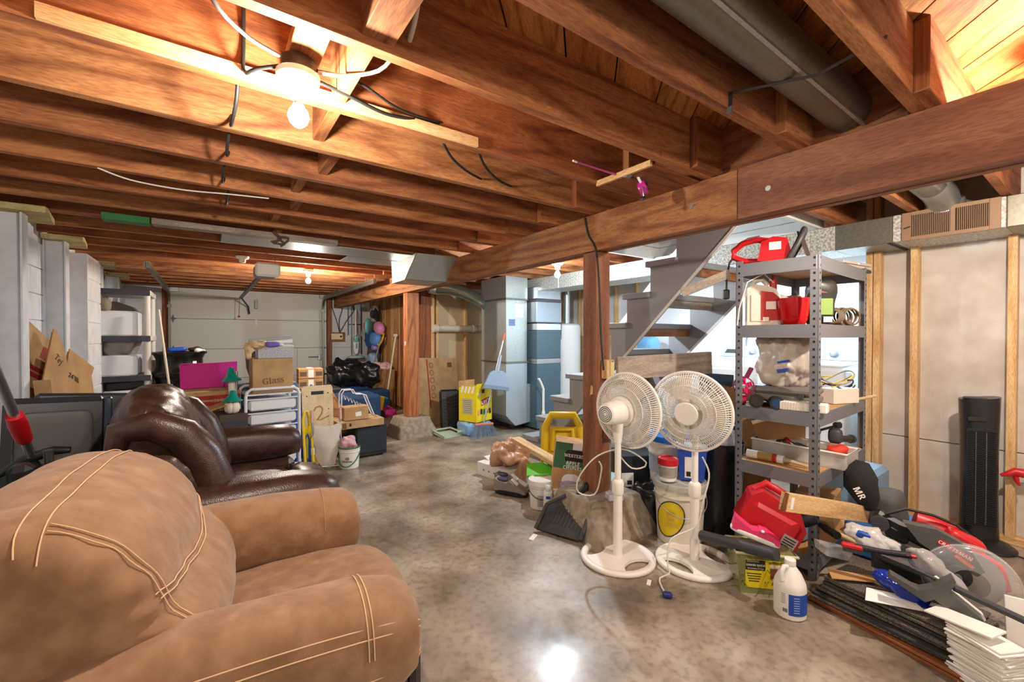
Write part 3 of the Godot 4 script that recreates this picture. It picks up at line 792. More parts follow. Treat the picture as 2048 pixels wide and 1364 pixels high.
	one("wicker_tray", mb().lathe([Vector2(0, 0.0), Vector2(0.12, 0.0), Vector2(0.17, 0.04), Vector2(0.16, 0.045), Vector2(0.11, 0.012), Vector2(0, 0.012)]), mat("wicker", hexc("b48a52"), 0.9), "round wicker tray standing before the closet wall carton", "tray", V(2.3, 0.33, -7.55), rot(0, 0, 20))
	one("storage_crate", mb().bb(V(-0.2, 0, -0.2), V(0.2, 0.33, 0.2), 0.01), mat("crate_brown", hexc("4a3a2a"), 0.7), "dark brown crate under the wicker tray", "crate", V(2.33, 0, -7.6))
	# closet interior
	var cs := thing("closet_shelf", "white closet shelves seen past the redwood jamb", "shelf", V(3.3, 0, -7.05))
	for y in [0.55, 0.9, 1.18]: put(cs, "board", mb().bb(V(-0.3, y - 0.02, -0.45), V(0.5, y, 0.4), 0.003), M["white_paint"])
	put(cs, "side", mb().bb(V(0.48, 0, -0.45), V(0.5, 1.9, 0.4)), M["white_paint"])
	one("tote_bin", mb().bb(V(-0.15, 0, -0.3), V(0.25, 0.5, 0.3), 0.02), M["cool_plastic"], "tall white bin on the closet floor", "bin", V(3.2, 0, -7.0))
	one("coral_bundle", mb().puff(V(0, 0, 0), V(0.1, 0.12, 0.22), 0.6, 0.6, Basis(), noise(15, 0.7, 3), 0.06), mat("coral", hexc("e0685a"), 0.8), "coral coloured bundle on the top closet shelf", "cloth", V(3.12, 1.32, -7.0))
	one("dark_bottle", mb().lathe([Vector2(0, 0), Vector2(0.05, 0), Vector2(0.05, 0.14), Vector2(0.02, 0.2), Vector2(0.02, 0.26), Vector2(0, 0.26)]), mat("plum", hexc("4a3438"), 0.3), "dark plum bottle on the middle closet shelf", "bottle", V(3.06, 0.9, -6.95))
	one("navy_bundle", mb().puff(V(0, 0, 0), V(0.1, 0.09, 0.16), 0.6, 0.6, Basis(), noise(16, 0.7, 3), 0.05), mat("navy", hexc("1d2530"), 0.8), "navy bundle on the lowest closet shelf", "cloth", V(3.1, 0.65, -6.95))
	one("red_bundle", mb().puff(V(0, 0, 0), V(0.08, 0.05, 0.12), 0.6, 0.6, Basis(), noise(17, 0.7, 3), 0.04), mat("scarlet", hexc("c22a3c"), 0.8), "scarlet cloth on the navy bundle in the closet", "cloth", V(3.1, 0.78, -6.95))
	# black bags by the far wall
	one("trash_bag", mb().puff(V(0, 0.2, 0), V(0.3, 0.24, 0.24), 0.8, 0.8, Basis(), noise(18, 0.5, 3), 0.1, 44, 24, 0.15), mat("bag_black", hexc("1b1a1a"), 0.28), "shiny black rubbish bag heaped by the front wall", "bag", V(1.95, 0.42, -7.7))
	one("trash_bag", mb().puff(V(0, 0.2, 0), V(0.22, 0.22, 0.2), 0.8, 0.8, Basis(), noise(19, 0.5, 3), 0.08, 36, 20, 0.15), M["bag_black"], "smaller black bag right of the shiny heap", "bag", V(2.25, 0.4, -7.55))
	one("storage_tote", mb().bb(V(-0.32, 0, -0.22), V(0.32, 0.42, 0.22), 0.03), mat("tote_navy", hexc("1e3f63"), 0.45), "navy plastic tote under the rubbish bags", "tote", V(1.95, 0, -7.65))
	one("storage_tote", mb().bb(V(-0.22, 0, -0.2), V(0.22, 0.4, 0.2), 0.03), M["tote_navy"], "second navy tote beside the shovel blade", "tote", V(2.24, 0, -7.55 + 0.42))
	var tk := thing("toy_truck", "yellow plastic toy dump truck near the closet", "toy", V(1.98, 0, -6.6), ry(20))
	put(tk, "bed", mb().prism([Vector2(-0.18, 0.1), Vector2(0.2, 0.14), Vector2(0.24, 0.34), Vector2(-0.2, 0.3)], 0.22), M["handle_yellow"])
	put(tk, "cab", mb().box(V(-0.24, 0.2, 0), V(0.1, 0.2, 0.2), Basis(), 0.02), M["handle_yellow"])
	for x in [-0.18, 0.16]:
		for z in [-0.1, 0.1]: put(tk, "wheel", mb().cyl(V(x, 0.07, z - 0.03), V(x, 0.07, z + 0.03), 0.07), M["black_rubber"])
	one("toy_heap", mb().puff(V(0, 0.06, 0), V(0.18, 0.08, 0.14), 0.7, 0.7, Basis(), noise(20, 0.7, 3), 0.06, 36, 20, 0.3), mat("magenta", hexc("c22a86"), 0.6), "magenta soft toy lying beside the toy truck", "toy", V(2.28, 0, -6.75))
	one("toy_board", mb().box(V(0, 0, 0), V(0.3, 0.04, 0.2), rot(0, 0, -20), 0.01), mat("cyan_toy", hexc("1e86a8"), 0.5), "blue plastic board leaning behind the toy truck", "toy", V(2.28, 0.3, -7.02))
	one("floor_mat", mb().box(V(0, 0.006, 0), V(0.7, 0.012, 0.8), Basis(), 0.004), mat("mat_dark", hexc("4f463d"), 0.95), "dark doormat on the floor before the closet", "mat", V(2.25, 0, -6.25))

func spline(pts: Array, n: int) -> Array:  # closed Catmull-Rom through 2D points
	var o := []
	var k := pts.size()
	for i in n:
		var f := float(i) / n * k
		var a := int(f)
		var t := f - a
		o.append(Vector2(pts[a]).cubic_interpolate(pts[(a + 1) % k], pts[(a - 1 + k) % k], pts[(a + 2) % k], t))
	return o

# cushion: closed outline (x, y) carried along z, drawn in towards its ends, creased by noise
func cushion(outline: Array, z0: float, z1: float, plump: float, f: FastNoiseLite, amp: float, n := 56, k := 30, gather := 0.0, sharp := 3.0) -> B:
	var o := spline(outline, n)
	var c := Vector2.ZERO
	for p in o: c += p
	c /= n
	var rs := []
	for j in k + 1:
		var s := -cos(PI * j / k)
		var g := pow(maxf(1.0 - pow(absf(s), sharp), 0.0), plump)
		var z := lerpf(z0, z1, (s + 1) / 2)
		var row := []
		for i in n:
			var d: Vector2 = o[i] - c
			var r := 1.0 + amp * f.get_noise_3d(o[i].x * 10.0, o[i].y * 10.0, z * 10.0) / maxf(d.length(), 0.05)
			r += gather * sin(i * 1.35 + 0.6 * sin(i * 0.37)) * smoothstep(0.8, 0.97, absf(s)) * 0.02 / maxf(d.length(), 0.05)
			var q := c + d * g * r
			row.append(V(q.x, q.y, z))
		rs.append(row)
	return mb().rows(rs, true, true, true, 1.0, true)

# arm or roll: rounded section of half width w and half height h carried through (x, y) stations, along x
func roll(st: Array, z: float, w: float, f: FastNoiseLite, amp: float, e := 0.7, n := 28) -> B:
	var rs := []
	for s in st:
		var row := []
		for i in n:
			var an := TAU * i / n
			var p := V(s[0], s[1] + s[2] * B.pw(sin(an), e), z + w * s[3] * B.pw(cos(an), e))
			p += V(0, sin(an), cos(an)) * f.get_noise_3dv(p * 10.0) * amp
			row.append(p)
		rs.append(row)
	return mb().rows(rs, true, true, true)

# double row of stitches following points
func stitch(parent: Node, raw: Array, m: Material, r := 0.0016, called := "stitching") -> void:
	var c := Curve3D.new()
	var pts := []
	for i in raw.size(): pts.append((raw[maxi(i - 1, 0)] + raw[i] + raw[mini(i + 1, raw.size() - 1)]) / 3.0)
	for i in pts.size():
		var a: Vector3 = pts[maxi(i - 1, 0)]
		var b: Vector3 = pts[mini(i + 1, pts.size() - 1)]
		c.add_point(pts[i], (a - b) / 6, (b - a) / 6)
	var p := []
	var n := int(c.get_baked_length() / 0.02) + 2
	for i in n + 1: p.append(c.sample_baked(c.get_baked_length() * i / n, true))
	put(parent, called, mb().tube(p, r, 5), m)

func on_rows(b: B, i: int, j: int, n: int, out := 0.0) -> Vector3:  # a vertex of a cushion mesh, lifted a little
	var p := b.v[j * n + i]
	var d := b.n[j * n + i]
	if d.dot(p - b.v[j * n + (i + n / 2) % n]) < 0.0: d = -d
	return p + d * out

func recliner_tan() -> void:
	var suede := mat("suede", Color.WHITE, 0.85, 0.0, {"rim_enabled": true, "rim": 0.35, "rim_tint": 0.7})
	suede.albedo_texture = ntex(noise(81, 0.02, 6), [[0.2, hexc("85603f")], [0.5, hexc("916b49")], [0.85, hexc("a07c5c")]], 512, 512)
	suede.uv1_triplanar = true
	suede.uv1_scale = Vector3(1.1, 1.1, 1.1)
	suede.heightmap_enabled = true
	suede.heightmap_texture = ntex(noise(82, 0.03, 5), [], 512, 512)
	suede.heightmap_scale = 0.2
	var thread := mat("thread", hexc("dcb88e"), 0.7)
	var lea := mat("black_leather", hexc("2a211d"), 0.45)
	lea.heightmap_enabled = true
	lea.heightmap_texture = ntex(noise(83, 0.12, 3), [], 256, 256)
	lea.heightmap_scale = 0.12
	lea.uv1_triplanar = true
	lea.uv1_scale = Vector3(4, 4, 4)
	var o := thing("recliner", "tan suede recliner with dark leather sides in the foreground", "armchair", V(-0.03, 0, -1.53), ry(-5))
	var f := noise(84, 0.32, 3)
	# back pillow; local z from near (+) to far (-)
	var bk := [Vector2(0.03, 0.43), Vector2(0.09, 0.53), Vector2(0.07, 0.63), Vector2(0.0, 0.72), Vector2(-0.03, 0.82), Vector2(-0.1, 0.92), Vector2(-0.21, 0.985), Vector2(-0.32, 0.99), Vector2(-0.42, 0.93), Vector2(-0.46, 0.8), Vector2(-0.45, 0.6), Vector2(-0.40, 0.44), Vector2(-0.2, 0.40)]
	for i in bk.size(): bk[i] = Vector2(bk[i].x, 0.43 + (bk[i].y - 0.43) * 0.885)
	var cb := cushion(bk, -0.41, 0.39, 0.17, f, 0.012, 78, 40, 0.55, 4.4)
	var bp := put(o, "back_cushion", cb, suede)
	var a := []
	var a2 := []
	for j in range(4, 38):
		a.append(on_rows(cb, 36, j, 78, 0.004)); a2.append(on_rows(cb, 38, j, 78, 0.004))
	stitch(bp, a, thread); stitch(bp, a2, thread)
	a = []; a2 = []
	for i in range(4, 37):
		a.append(on_rows(cb, i, 32, 78, 0.004)); a2.append(on_rows(cb, i, 33, 78, 0.004))
	stitch(bp, a, thread); stitch(bp, a2, thread)
	for w in [0, 1]:
		a = []
		for j in range(6, 35): a.append(on_rows(cb, 17 + w + int(4.0 * absf(j - 20.0) / 15.0), j, 78, 0.004))
		stitch(bp, a, thread)
	# seat
	var st := [Vector2(-0.2, 0.30), Vector2(0.2, 0.28), Vector2(0.5, 0.28), Vector2(0.6, 0.32), Vector2(0.6, 0.41), Vector2(0.52, 0.46), Vector2(0.3, 0.475), Vector2(0.05, 0.46), Vector2(-0.2, 0.44)]
	put(o, "seat_cushion", cushion(st, -0.29, 0.29, 0.12, f, 0.008, 60, 22, 0.2, 4.0), suede)
	put(o, "footrest", mb().box(V(0.55, 0.2, 0), V(0.06, 0.26, 0.55), Basis(), 0.02), lea)
	# arms
	for s in [1.0, -1.0]:
		var z: float = 0.385 * s
		var arm := [[-0.32, 0.52, 0.02, 0.3], [-0.30, 0.52, 0.09, 0.8], [-0.2, 0.525, 0.118, 0.98], [0.0, 0.53, 0.127, 1.0], [0.2, 0.53, 0.127, 1.02], [0.38, 0.525, 0.125, 1.04], [0.46, 0.515, 0.12, 1.0], [0.5, 0.51, 0.1, 0.85], [0.515, 0.505, 0.06, 0.55], [0.518, 0.505, 0.01, 0.2]]
		var ab := roll(arm, z, 0.125, noise(85 + int(s), 0.5, 3), 0.012, 0.8, 32)
		var an := put(o, "arm", ab, suede)
		for q in [[2, 3], [30, 31]] if s > 0 else [[13, 14], [17, 18]]:
			for i in q:
				a = []
				for j in range(1, 9): a.append(on_rows(ab, i, j, 32, 0.003))
				stitch(an, a, thread)
		for jj in [5, 5]:
			a = []
			for i in range(0, 17): a.append((on_rows(ab, i, jj, 32, 0.003) + V(0.006 * (1 if a2.size() else -1), 0, 0)))
			stitch(an, a, thread)
			a2 = []
		put(o, "side_panel", mb().box(V(0.05, 0.25, z), V(0.86, 0.46, 0.2), Basis(), 0.03), lea)
		stitch(o.get_child(o.get_child_count() - 1), [V(0.22, 0.5, z + s * 0.101), V(0.22, 0.3, z + s * 0.1015), V(0.22, 0.05, z + s * 0.101)], thread)
		stitch(o.get_child(o.get_child_count() - 1), [V(0.235, 0.5, z + s * 0.101), V(0.235, 0.3, z + s * 0.1015), V(0.235, 0.05, z + s * 0.101)], thread)
	put(o, "back_panel", mb().box(V(-0.42, 0.42, 0.0), V(0.07, 0.72, 0.74), rot(0, 0, 4), 0.03), lea)
	put(o, "base", mb().box(V(0.05, 0.16, 0), V(0.85, 0.28, 0.55), Basis(), 0.01), M["black_plastic"])

func recliner_dark() -> void:
	var lea := mat("brown_leather", Color.WHITE, 0.36)
	lea.albedo_texture = ntex(noise(91, 0.02, 4), [[0.2, hexc("35211b")], [0.8, hexc("4a2f26")]], 256, 256)
	lea.uv1_triplanar = true
	lea.heightmap_enabled = true
	lea.heightmap_texture = ntex(noise(92, 0.09, 4), [], 512, 512)
	lea.heightmap_scale = 0.1
	lea.uv1_scale = Vector3(3, 3, 3)
	var o := thing("recliner", "glossy dark brown leather recliner behind the tan one", "armchair", V(-0.07, 0, -2.72))
	var f := noise(94, 0.42, 4)
	f.fractal_gain = 0.6
	var up := [Vector2(-0.02, 0.72), Vector2(0.03, 0.80), Vector2(0.0, 0.92), Vector2(-0.06, 1.0), Vector2(-0.14, 1.03), Vector2(-0.22, 1.01), Vector2(-0.28, 0.92), Vector2(-0.28, 0.76), Vector2(-0.2, 0.66)]
	put(o, "headrest", cushion(up, -0.47, 0.42, 0.26, f, 0.024, 54, 34, 0.6, 2.4), lea)
	var lo := [Vector2(0.04, 0.42), Vector2(0.13, 0.52), Vector2(0.13, 0.64), Vector2(0.06, 0.76), Vector2(-0.04, 0.82), Vector2(-0.2, 0.8), Vector2(-0.27, 0.6), Vector2(-0.2, 0.42), Vector2(-0.1, 0.38)]
	put(o, "back_cushion", cushion(lo, -0.45, 0.47, 0.16, f, 0.022, 54, 34, 0.5, 4.0), lea)
	for s in [0.41, -0.43]:
		put(o, "side_bolster", mb().tube([V(-0.24, 0.8, s), V(-0.22, 0.89, s), V(-0.12, 0.91, s), V(-0.02, 0.86, s), V(0.05, 0.76, s), V(0.09, 0.64, s), V(0.11, 0.52, s), V(0.1, 0.42, s)], [0.03, 0.05, 0.062, 0.07, 0.075, 0.08, 0.08, 0.06], 18), lea)
	var st := [Vector2(-0.1, 0.30), Vector2(0.2, 0.28), Vector2(0.44, 0.28), Vector2(0.5, 0.34), Vector2(0.48, 0.45), Vector2(0.36, 0.5), Vector2(0.15, 0.51), Vector2(-0.1, 0.48)]
	put(o, "seat_cushion", cushion(st, -0.40, 0.36, 0.14, f, 0.014, 54, 26, 0.5, 4.0), lea)
	var fr := [Vector2(0.44, 0.2), Vector2(0.62, 0.2), Vector2(0.7, 0.26), Vector2(0.7, 0.39), Vector2(0.64, 0.46), Vector2(0.52, 0.48), Vector2(0.46, 0.42)]
	put(o, "footrest", cushion(fr, -0.40, 0.36, 0.16, f, 0.02, 44, 26, 0.9, 4.0), lea)
	for s in [1.0, -1.0]:
		var z: float = 0.47 * s if s > 0 else -0.56
		var up2 := 0.0 if s > 0 else 0.05
		var arm := [[-0.36, 0.5, 0.02, 0.3], [-0.33, 0.5, 0.06, 0.8], [-0.2, 0.52, 0.10, 0.98], [0.0, 0.535, 0.11, 1.0], [0.2, 0.535, 0.11, 1.02], [0.4, 0.53, 0.11, 1.02], [0.52, 0.52, 0.1, 0.98], [0.58, 0.51, 0.075, 0.8], [0.595, 0.505, 0.03, 0.4]]
		for q in arm: q[1] += up2
		put(o, "arm", roll(arm, z, 0.125, noise(95 + int(s), 0.6, 3), 0.016, 0.85, 28), lea)
		put(o, "side_panel", mb().box(V(0.1, 0.25, z), V(0.9, 0.44, 0.18), Basis(), 0.04), lea)
	put(o, "back_panel", mb().box(V(-0.25, 0.44, 0), V(0.06, 0.7, 0.8), Basis(), 0.03), lea)
	put(o, "base", mb().box(V(0.08, 0.15, 0), V(0.8, 0.26, 0.7), Basis(), 0.01), M["black_plastic"])

func sheet_box(called: String, label: String, poly: Array, at: Vector3, bs: Basis, m: Material) -> Node3D:
	var o := thing(called, label, "cardboard", at, bs)
	put(o, "outer_sheet", mb().prism(poly, 0.006, X(V(0, 0, 0.004))), m)
	var p2 := []
	for p in poly: p2.append(p * 0.985)
	put(o, "inner_sheet", mb().prism(p2, 0.006, X(V(0, 0, -0.005))), M["cardboard_dark"])
	return o

func left_side() -> void:
	# steel I-beam wall braces with treated blocks above
	var sides := ["nearest the viewer", "between the two block faces", "behind the plastic shelf", "next to the garage door corner"]
	var blk := ["nearest the viewer", "second from the viewer", "above the plastic shelf", "before the track end"]
	var zs := [-3.95, -4.95, -6.4, -7.5]
	for k in 4:
		var c := thing("steel_brace", "white painted steel I-beam upright on the block wall, %s" % sides[k], "steel beam", V(-0.98, 0, zs[k]))
		put(c, "front_flange", mb().bb(V(0.05, 0, -0.055), V(0.06, 2.04, 0.055), 0.001), M["white_block"])
		put(c, "rear_flange", mb().bb(V(-0.068, 0, -0.055), V(-0.06, 2.04, 0.055)), M["white_block"])
		put(c, "web", mb().bb(V(-0.06, 0, -0.004), V(0.05, 2.04, 0.004)), M["white_block"])
		one("wall_block", mb().prism([Vector2(-0.12, 0.2), Vector2(0.08, 0.2), Vector2(0.12, -0.14), Vector2(0.12, -0.2), Vector2(-0.12, -0.2)], 0.038, Transform3D(rot(-90, 0, 0), Vector3.ZERO)), M["treated"], "pale treated wood block over a steel brace, %s" % blk[k], "wood block", V(-0.93, 2.062, zs[k] - 0.1))
	# flattened cartons against the wall
	var a := sheet_box("flat_carton", "flattened brown carton with red stripes leaning on the block wall", [Vector2(-0.22, 0), Vector2(0.22, 0), Vector2(0.22, 1.16), Vector2(-0.06, 1.38), Vector2(-0.22, 1.12)], V(-0.875, 0, -4.2), rot(-3, 69, 0), M["cardboard"])
	for y in [0.98, 1.03]: put(a, "red_stripe", mb().box(V(0.02, y, 0.0085), V(0.28, 0.03, 0.001), rot(0, 0, -28)), M["ink_red"])
	put(a, "printed_square", mb().box(V(0.05, 1.16, 0.0085), V(0.06, 0.08, 0.001), rot(0, 0, -28)), M["ink_red"])
	text(a, "MEDIUM", 0.05, M["ink_red"], X(V(0.0, 0.79, 0.009), rot(0, 0, -8)), true)
	var b := sheet_box("flat_carton", "torn open tan carton with black print leaning before the pilaster", [Vector2(-0.3, 0), Vector2(0.2, 0), Vector2(0.24, 0.75), Vector2(0.22, 0.98), Vector2(0.26, 1.04), Vector2(0.0, 1.19), Vector2(-0.035, 1.09), Vector2(-0.05, 1.18), Vector2(-0.11, 1.31), Vector2(-0.14, 1.33), Vector2(-0.27, 1.0)], V(-0.74, 0, -4.28), rot(-3, 72, 0), M["cardboard_pale"])
	put(b, "side_flap", mb().box(V(-0.28, 0.5, 0.03), V(0.008, 1.0, 0.09), rot(0, 0, 5)), M["cardboard"])
	text(b, "24", 0.035, M["ink"], X(V(-0.01, 1.0, 0.0085), rot(0, 0, -30)), true)
	for k in 5: put(b, "print_line", mb().box(V(0.045, 0.985 - 0.008 * k, 0.0085), V(0.05, 0.003, 0.001), rot(0, 0, -30)), M["ink"])
	text(b, "Tej", 0.04, M["ink"], X(V(-0.12, 1.12, 0.0085), rot(0, 0, -50)), false, "Droid Serif")
	put(b, "print_frame", mb().box(V(0.04, 0.76, 0.0085), V(0.09, 0.045, 0.001), rot(0, 0, -28)), M["cardboard_dark"])
	text(b, "WARNING", 0.015, M["ink"], X(V(0.04, 0.76, 0.0095), rot(0, 0, -28)), true)
	put(b, "print_line", mb().box(V(0.02, 0.7, 0.0085), V(0.3, 0.004, 0.001), rot(0, 0, -32)), M["ink"])
	# big moulded black lid standing on edge
	var l := thing("cargo_cover", "large moulded black plastic cover standing on edge behind the recliners", "cover", V(-0.58, 0.2, -2.82), rot(-10, 22, -4))
	var lm := mat("lid_black", hexc("33343a"), 0.38)
	put(l, "rim", mb().box(V(0, 0.4, -0.03), V(0.36, 0.8, 0.07), rot(0, 0, 0), 0.03), lm)
	put(l, "upper_panel", mb().puff(V(-0.015, 0.57, 0.006), V(0.13, 0.16, 0.028), 0.25, 0.25, Basis(), null, 0.0, 40, 20), mat("lid_grey", hexc("4b4a49"), 0.5))
	put(l, "lower_panel", mb().puff(V(-0.01, 0.22, 0.006), V(0.14, 0.17, 0.028), 0.25, 0.25, Basis(), null, 0.0, 40, 20), M["lid_grey"])
	put(l, "edge_band", mb().box(V(0.17, 0.4, 0.0), V(0.03, 0.78, 0.06), Basis(), 0.008), mat("lid_blue", hexc("2e3a4a"), 0.3))
	one("cargo_cover", mb().box(V(0, 0.4, 0), V(0.36, 0.8, 0.04), Basis(), 0.015), lm, "second black cover behind the large moulded one", "cover", V(-0.54, 0.2, -2.94), rot(-10, 22, -6))
	one("tool_crate", mb().box(V(0, 0.095, 0), V(0.42, 0.19, 0.5), Basis(), 0.01), M["black_plastic"], "low black crate on the floor under the standing covers", "crate", V(-0.6, 0, -2.86))
	# pole tools
	var ps := thing("pole_trimmer", "pole trimmer with a silver tube and red collar leaning left of the recliner", "garden tool", V(-0.62, 0, -2.6))
	var d0 := V(0.0, 1.32, 0.42)
	var d1 := V(-0.02, 0.05, -0.85)
	var dd := (d1 - d0)
	put(ps, "tube", mb().tube([d0, d1], 0.016, 12), M["steel"])
	put(ps, "collar", mb().tube([d0 + dd * 0.28, d0 + dd * 0.31, d0 + dd * 0.37, d0 + dd * 0.38], [0.026, 0.03, 0.027, 0.02], 14), M["red_plastic"])
	put(ps, "handle", mb().tube([d0 + dd * 0.46 + V(-0.1, -0.05, 0.02), d0 + dd * 0.46 + V(-0.03, 0.0, 0), d0 + dd * 0.45, d0 + dd * 0.45 + V(0.07, 0.02, 0), d0 + dd * 0.45 + V(0.12, 0.015, 0)], [0.012, 0.02, 0.022, 0.02, 0.014], 10), M["black_plastic"])
	put(ps, "grip_body", mb().bar(d0 + dd * 0.45 + V(0, -0.03, 0), d0 + dd * 0.7 + V(0, -0.03, 0), 0.04, 0.05, 0.01), M["black_plastic"])
	put(ps, "orange_label", mb().bar(d0 + dd * 0.52 + V(0.012, 0.014, 0), d0 + dd * 0.62 + V(0.012, 0.014, 0), 0.014, 0.003), M["orange"])
	var gp := thing("pole_saw", "green pole saw tube with a white label at the left edge", "garden tool", V(-0.6, 0, -2.3))
	put(gp, "tube", mb().tube([V(-0.06, 1.0, 0.1), V(0.0, 0.4, -0.15), V(0.03, 0.1, -0.27)], 0.024, 12), M["green_plastic"])
	put(gp, "label_sleeve", mb().tube([V(-0.012, 0.62, -0.059), V(0.005, 0.5, -0.11)], 0.0255, 14), M["paper"])
	put(gp, "wand", mb().tube([V(-0.1, 1.1, 0.05), V(-0.02, 0.2, -0.2)], 0.012, 8), M["dark_steel"])
	var bt := thing("grass_trimmer", "black plastic tool housing between the poles", "garden tool", V(-0.53, 0, -2.28))
	put(bt, "housing", mb().bar(V(-0.02, 0.82, 0), V(0.02, 0.2, -0.08), 0.07, 0.07, 0.02), M["black_plastic"])
	put(bt, "guard", mb().bar(V(0.03, 0.7, -0.04), V(0.08, 0.3, -0.1), 0.03, 0.05, 0.01), M["dark_grey"])
	put(bt, "shaft", mb().tube([V(0.05, 0.86, 0.0), V(0.07, 0.06, -0.1)], 0.014, 8), M["dark_steel"])
	var oc := thing("extension_cord", "coil of bright orange extension cord on a grey box at the left edge", "cord", V(-0.66, 0.66, -1.78))
	var cb := mb()
	for k in 4: ring(cb, V(0.0 + 0.01 * k, 0.012 + 0.02 * k, 0.012 * (k % 2)), V(1, 0.1 * (k % 2), 0), V(0, 0.15, -1), 0.15 - 0.012 * k, 0.011, 32, 8)
	put(oc, "coil", cb, M["orange"])
	one("tool_box", mb().box(V(0, 0.32, 0), V(0.36, 0.64, 0.36), Basis(), 0.02), mat("lilac_grey", hexc("8c8c96"), 0.6), "grey box under the orange cord coil", "box", V(-0.68, 0, -1.78))
	# rolled carpet behind the dark recliner
	var rc := thing("rolled_rug", "rolled pale rug leaning behind the dark recliner", "rug", V(-0.62, 0, -3.25))
	put(rc, "roll", mb().tube([V(-0.06, 0.02, 0.5), V(0.05, 0.62, -0.1), V(0.14, 0.87, -0.4)], [0.09, 0.085, 0.07], 18), mat("rug_white", hexc("c9c6bf"), 0.95))
	put(rc, "outer_layer", mb().tube([V(-0.16, 0.02, 0.4), V(-0.08, 0.5, -0.1), V(0.04, 0.8, -0.45)], [0.11, 0.1, 0.08], 18), mat("rug_taupe", hexc("857867"), 0.95))
	# grey and white plastic shelf
	var s := thing("plastic_shelf", "grey and white plastic shelf unit behind the block pilaster", "shelf unit", V(-0.74, 0, -6.45))
	var sm := mat("shelf_cream", hexc("d6d3c8"), 0.5)
	var sk := mat("shelf_slate", hexc("3a3b48"), 0.5)
	for y in [0.42, 0.85, 1.28, 1.78]:
		put(s, "shelf_board", mb().bb(V(-0.24, y - 0.055, -0.33), V(0.24, y, 0.28), 0.004), sm)
		put(s, "front_band", mb().bb(V(-0.24, y - 0.06, 0.28), V(0.235, y + 0.002, 0.292), 0.003), sk)
	for x in [-0.21, 0.205]:
		for z in [-0.29, 0.25]: put(s, "leg", mb().cyl(V(x, 0, z), V(x, 1.75, z), 0.03), sm)
	one("white_bin", mb().bb(V(-0.2, 0, -0.22), V(0.14, 0.27, 0.22), 0.015), M["cool_plastic"], "white bin on the upper shelf of the plastic unit", "bin", V(-0.76, 1.281, -6.43))
	one("white_bin", mb().bb(V(-0.2, 0, -0.2), V(0.14, 0.22, 0.22), 0.015), M["cool_plastic"], "white box with a bag on it on the middle plastic shelf", "bin", V(-0.76, 0.851, -6.43))
	one("white_panel_box", mb().bb(V(-0.17, 0, -0.2), V(0.12, 0.27, 0.22), 0.01), M["cool_plastic"], "square white box on the lowest visible plastic shelf", "box", V(-0.73, 0.421, -6.42))
	one("seat_back", mb().prism([Vector2(-0.15, 0), Vector2(0.14, 0), Vector2(0.1, 0.05), Vector2(-0.02, 0.1), Vector2(-0.06, 0.1)], 0.3), mat("olive_grey", hexc("5b554d"), 0.7), "dark wedge shaped cushion on the upper white bin", "cushion", V(-0.77, 1.552, -6.42))
	one("beige_bundle", mb().puff(V(0, 0.06, 0), V(0.06, 0.07, 0.07), 0.8, 0.8, Basis(), noise(101, 0.5, 2), 0.02), mat("khaki", hexc("8a7f70"), 0.9), "rounded khaki bundle left of the dark wedge cushion", "bundle", V(-0.9, 1.555, -6.25))
	one("grey_bag", mb().puff(V(0, 0.1, 0), V(0.14, 0.14, 0.13), 0.7, 0.6, rot(0, 0, -12), noise(102, 0.6, 3), 0.06, 36, 20), mat("bag_grey", hexc("8b857d"), 0.6), "crumpled grey bag on the middle white box", "bag", V(-0.77, 1.07, -6.38))
	one("dark_tray", mb().bb(V(-0.17, 0, -0.2), V(0.2, 0.1, 0.2), 0.02), M["black_plastic"], "black tray lying on the square white box", "tray", V(-0.72, 0.695, -6.42), rot(0, 0, 4))
	one("red_tag_box", mb().bb(V(-0.03, 0, -0.03), V(0.03, 0.05, 0.03), 0.004), mat("rose", hexc("b9586a"), 0.6), "small rose coloured box on the black tray", "box", V(-0.66, 0.81, -6.25))
	one("record_stack", mb().box(V(0, 0.14, 0), V(0.03, 0.28, 0.25), rot(0, 0, -14), 0.003).box(V(0.05, 0.14, 0), V(0.03, 0.28, 0.25), rot(0, 0, -16), 0.003), M["paper"], "leaning pale albums right of the square white box", "albums", V(-0.55, 0.42, -6.42))
	one("broom_stick", mb().tube([V(0, 0, 0), V(-0.13, 1.22, -0.1)], 0.012, 8), M["pole_cream"], "thin pale stick leaning on the plastic shelf", "stick", V(-0.3, 0.35, -6.0))

# a closed carton with tape; size s, standing on y = 0 of its own axes
func carton(called: String, label: String, at: Vector3, s: Vector3, yaw: float, m: Material, tape := true, group := "") -> Node3D:
	var o := thing(called, label, "box", at, ry(yaw), group)
	put(o, "body", mb().box(V(0, s.y / 2, 0), s, Basis(), 0.004), m)
	if tape:
		put(o, "tape", mb().box(V(0, s.y + 0.0008, 0), V(s.x * 1.002, 0.001, 0.05)), mat("tape", hexc("cdb891"), 0.3))
	put(o, "flap_seam", mb().box(V(0, s.y + 0.0006, 0.0), V(s.x * 0.999, 0.0015, 0.003)), M["cardboard_dark"])
	return o

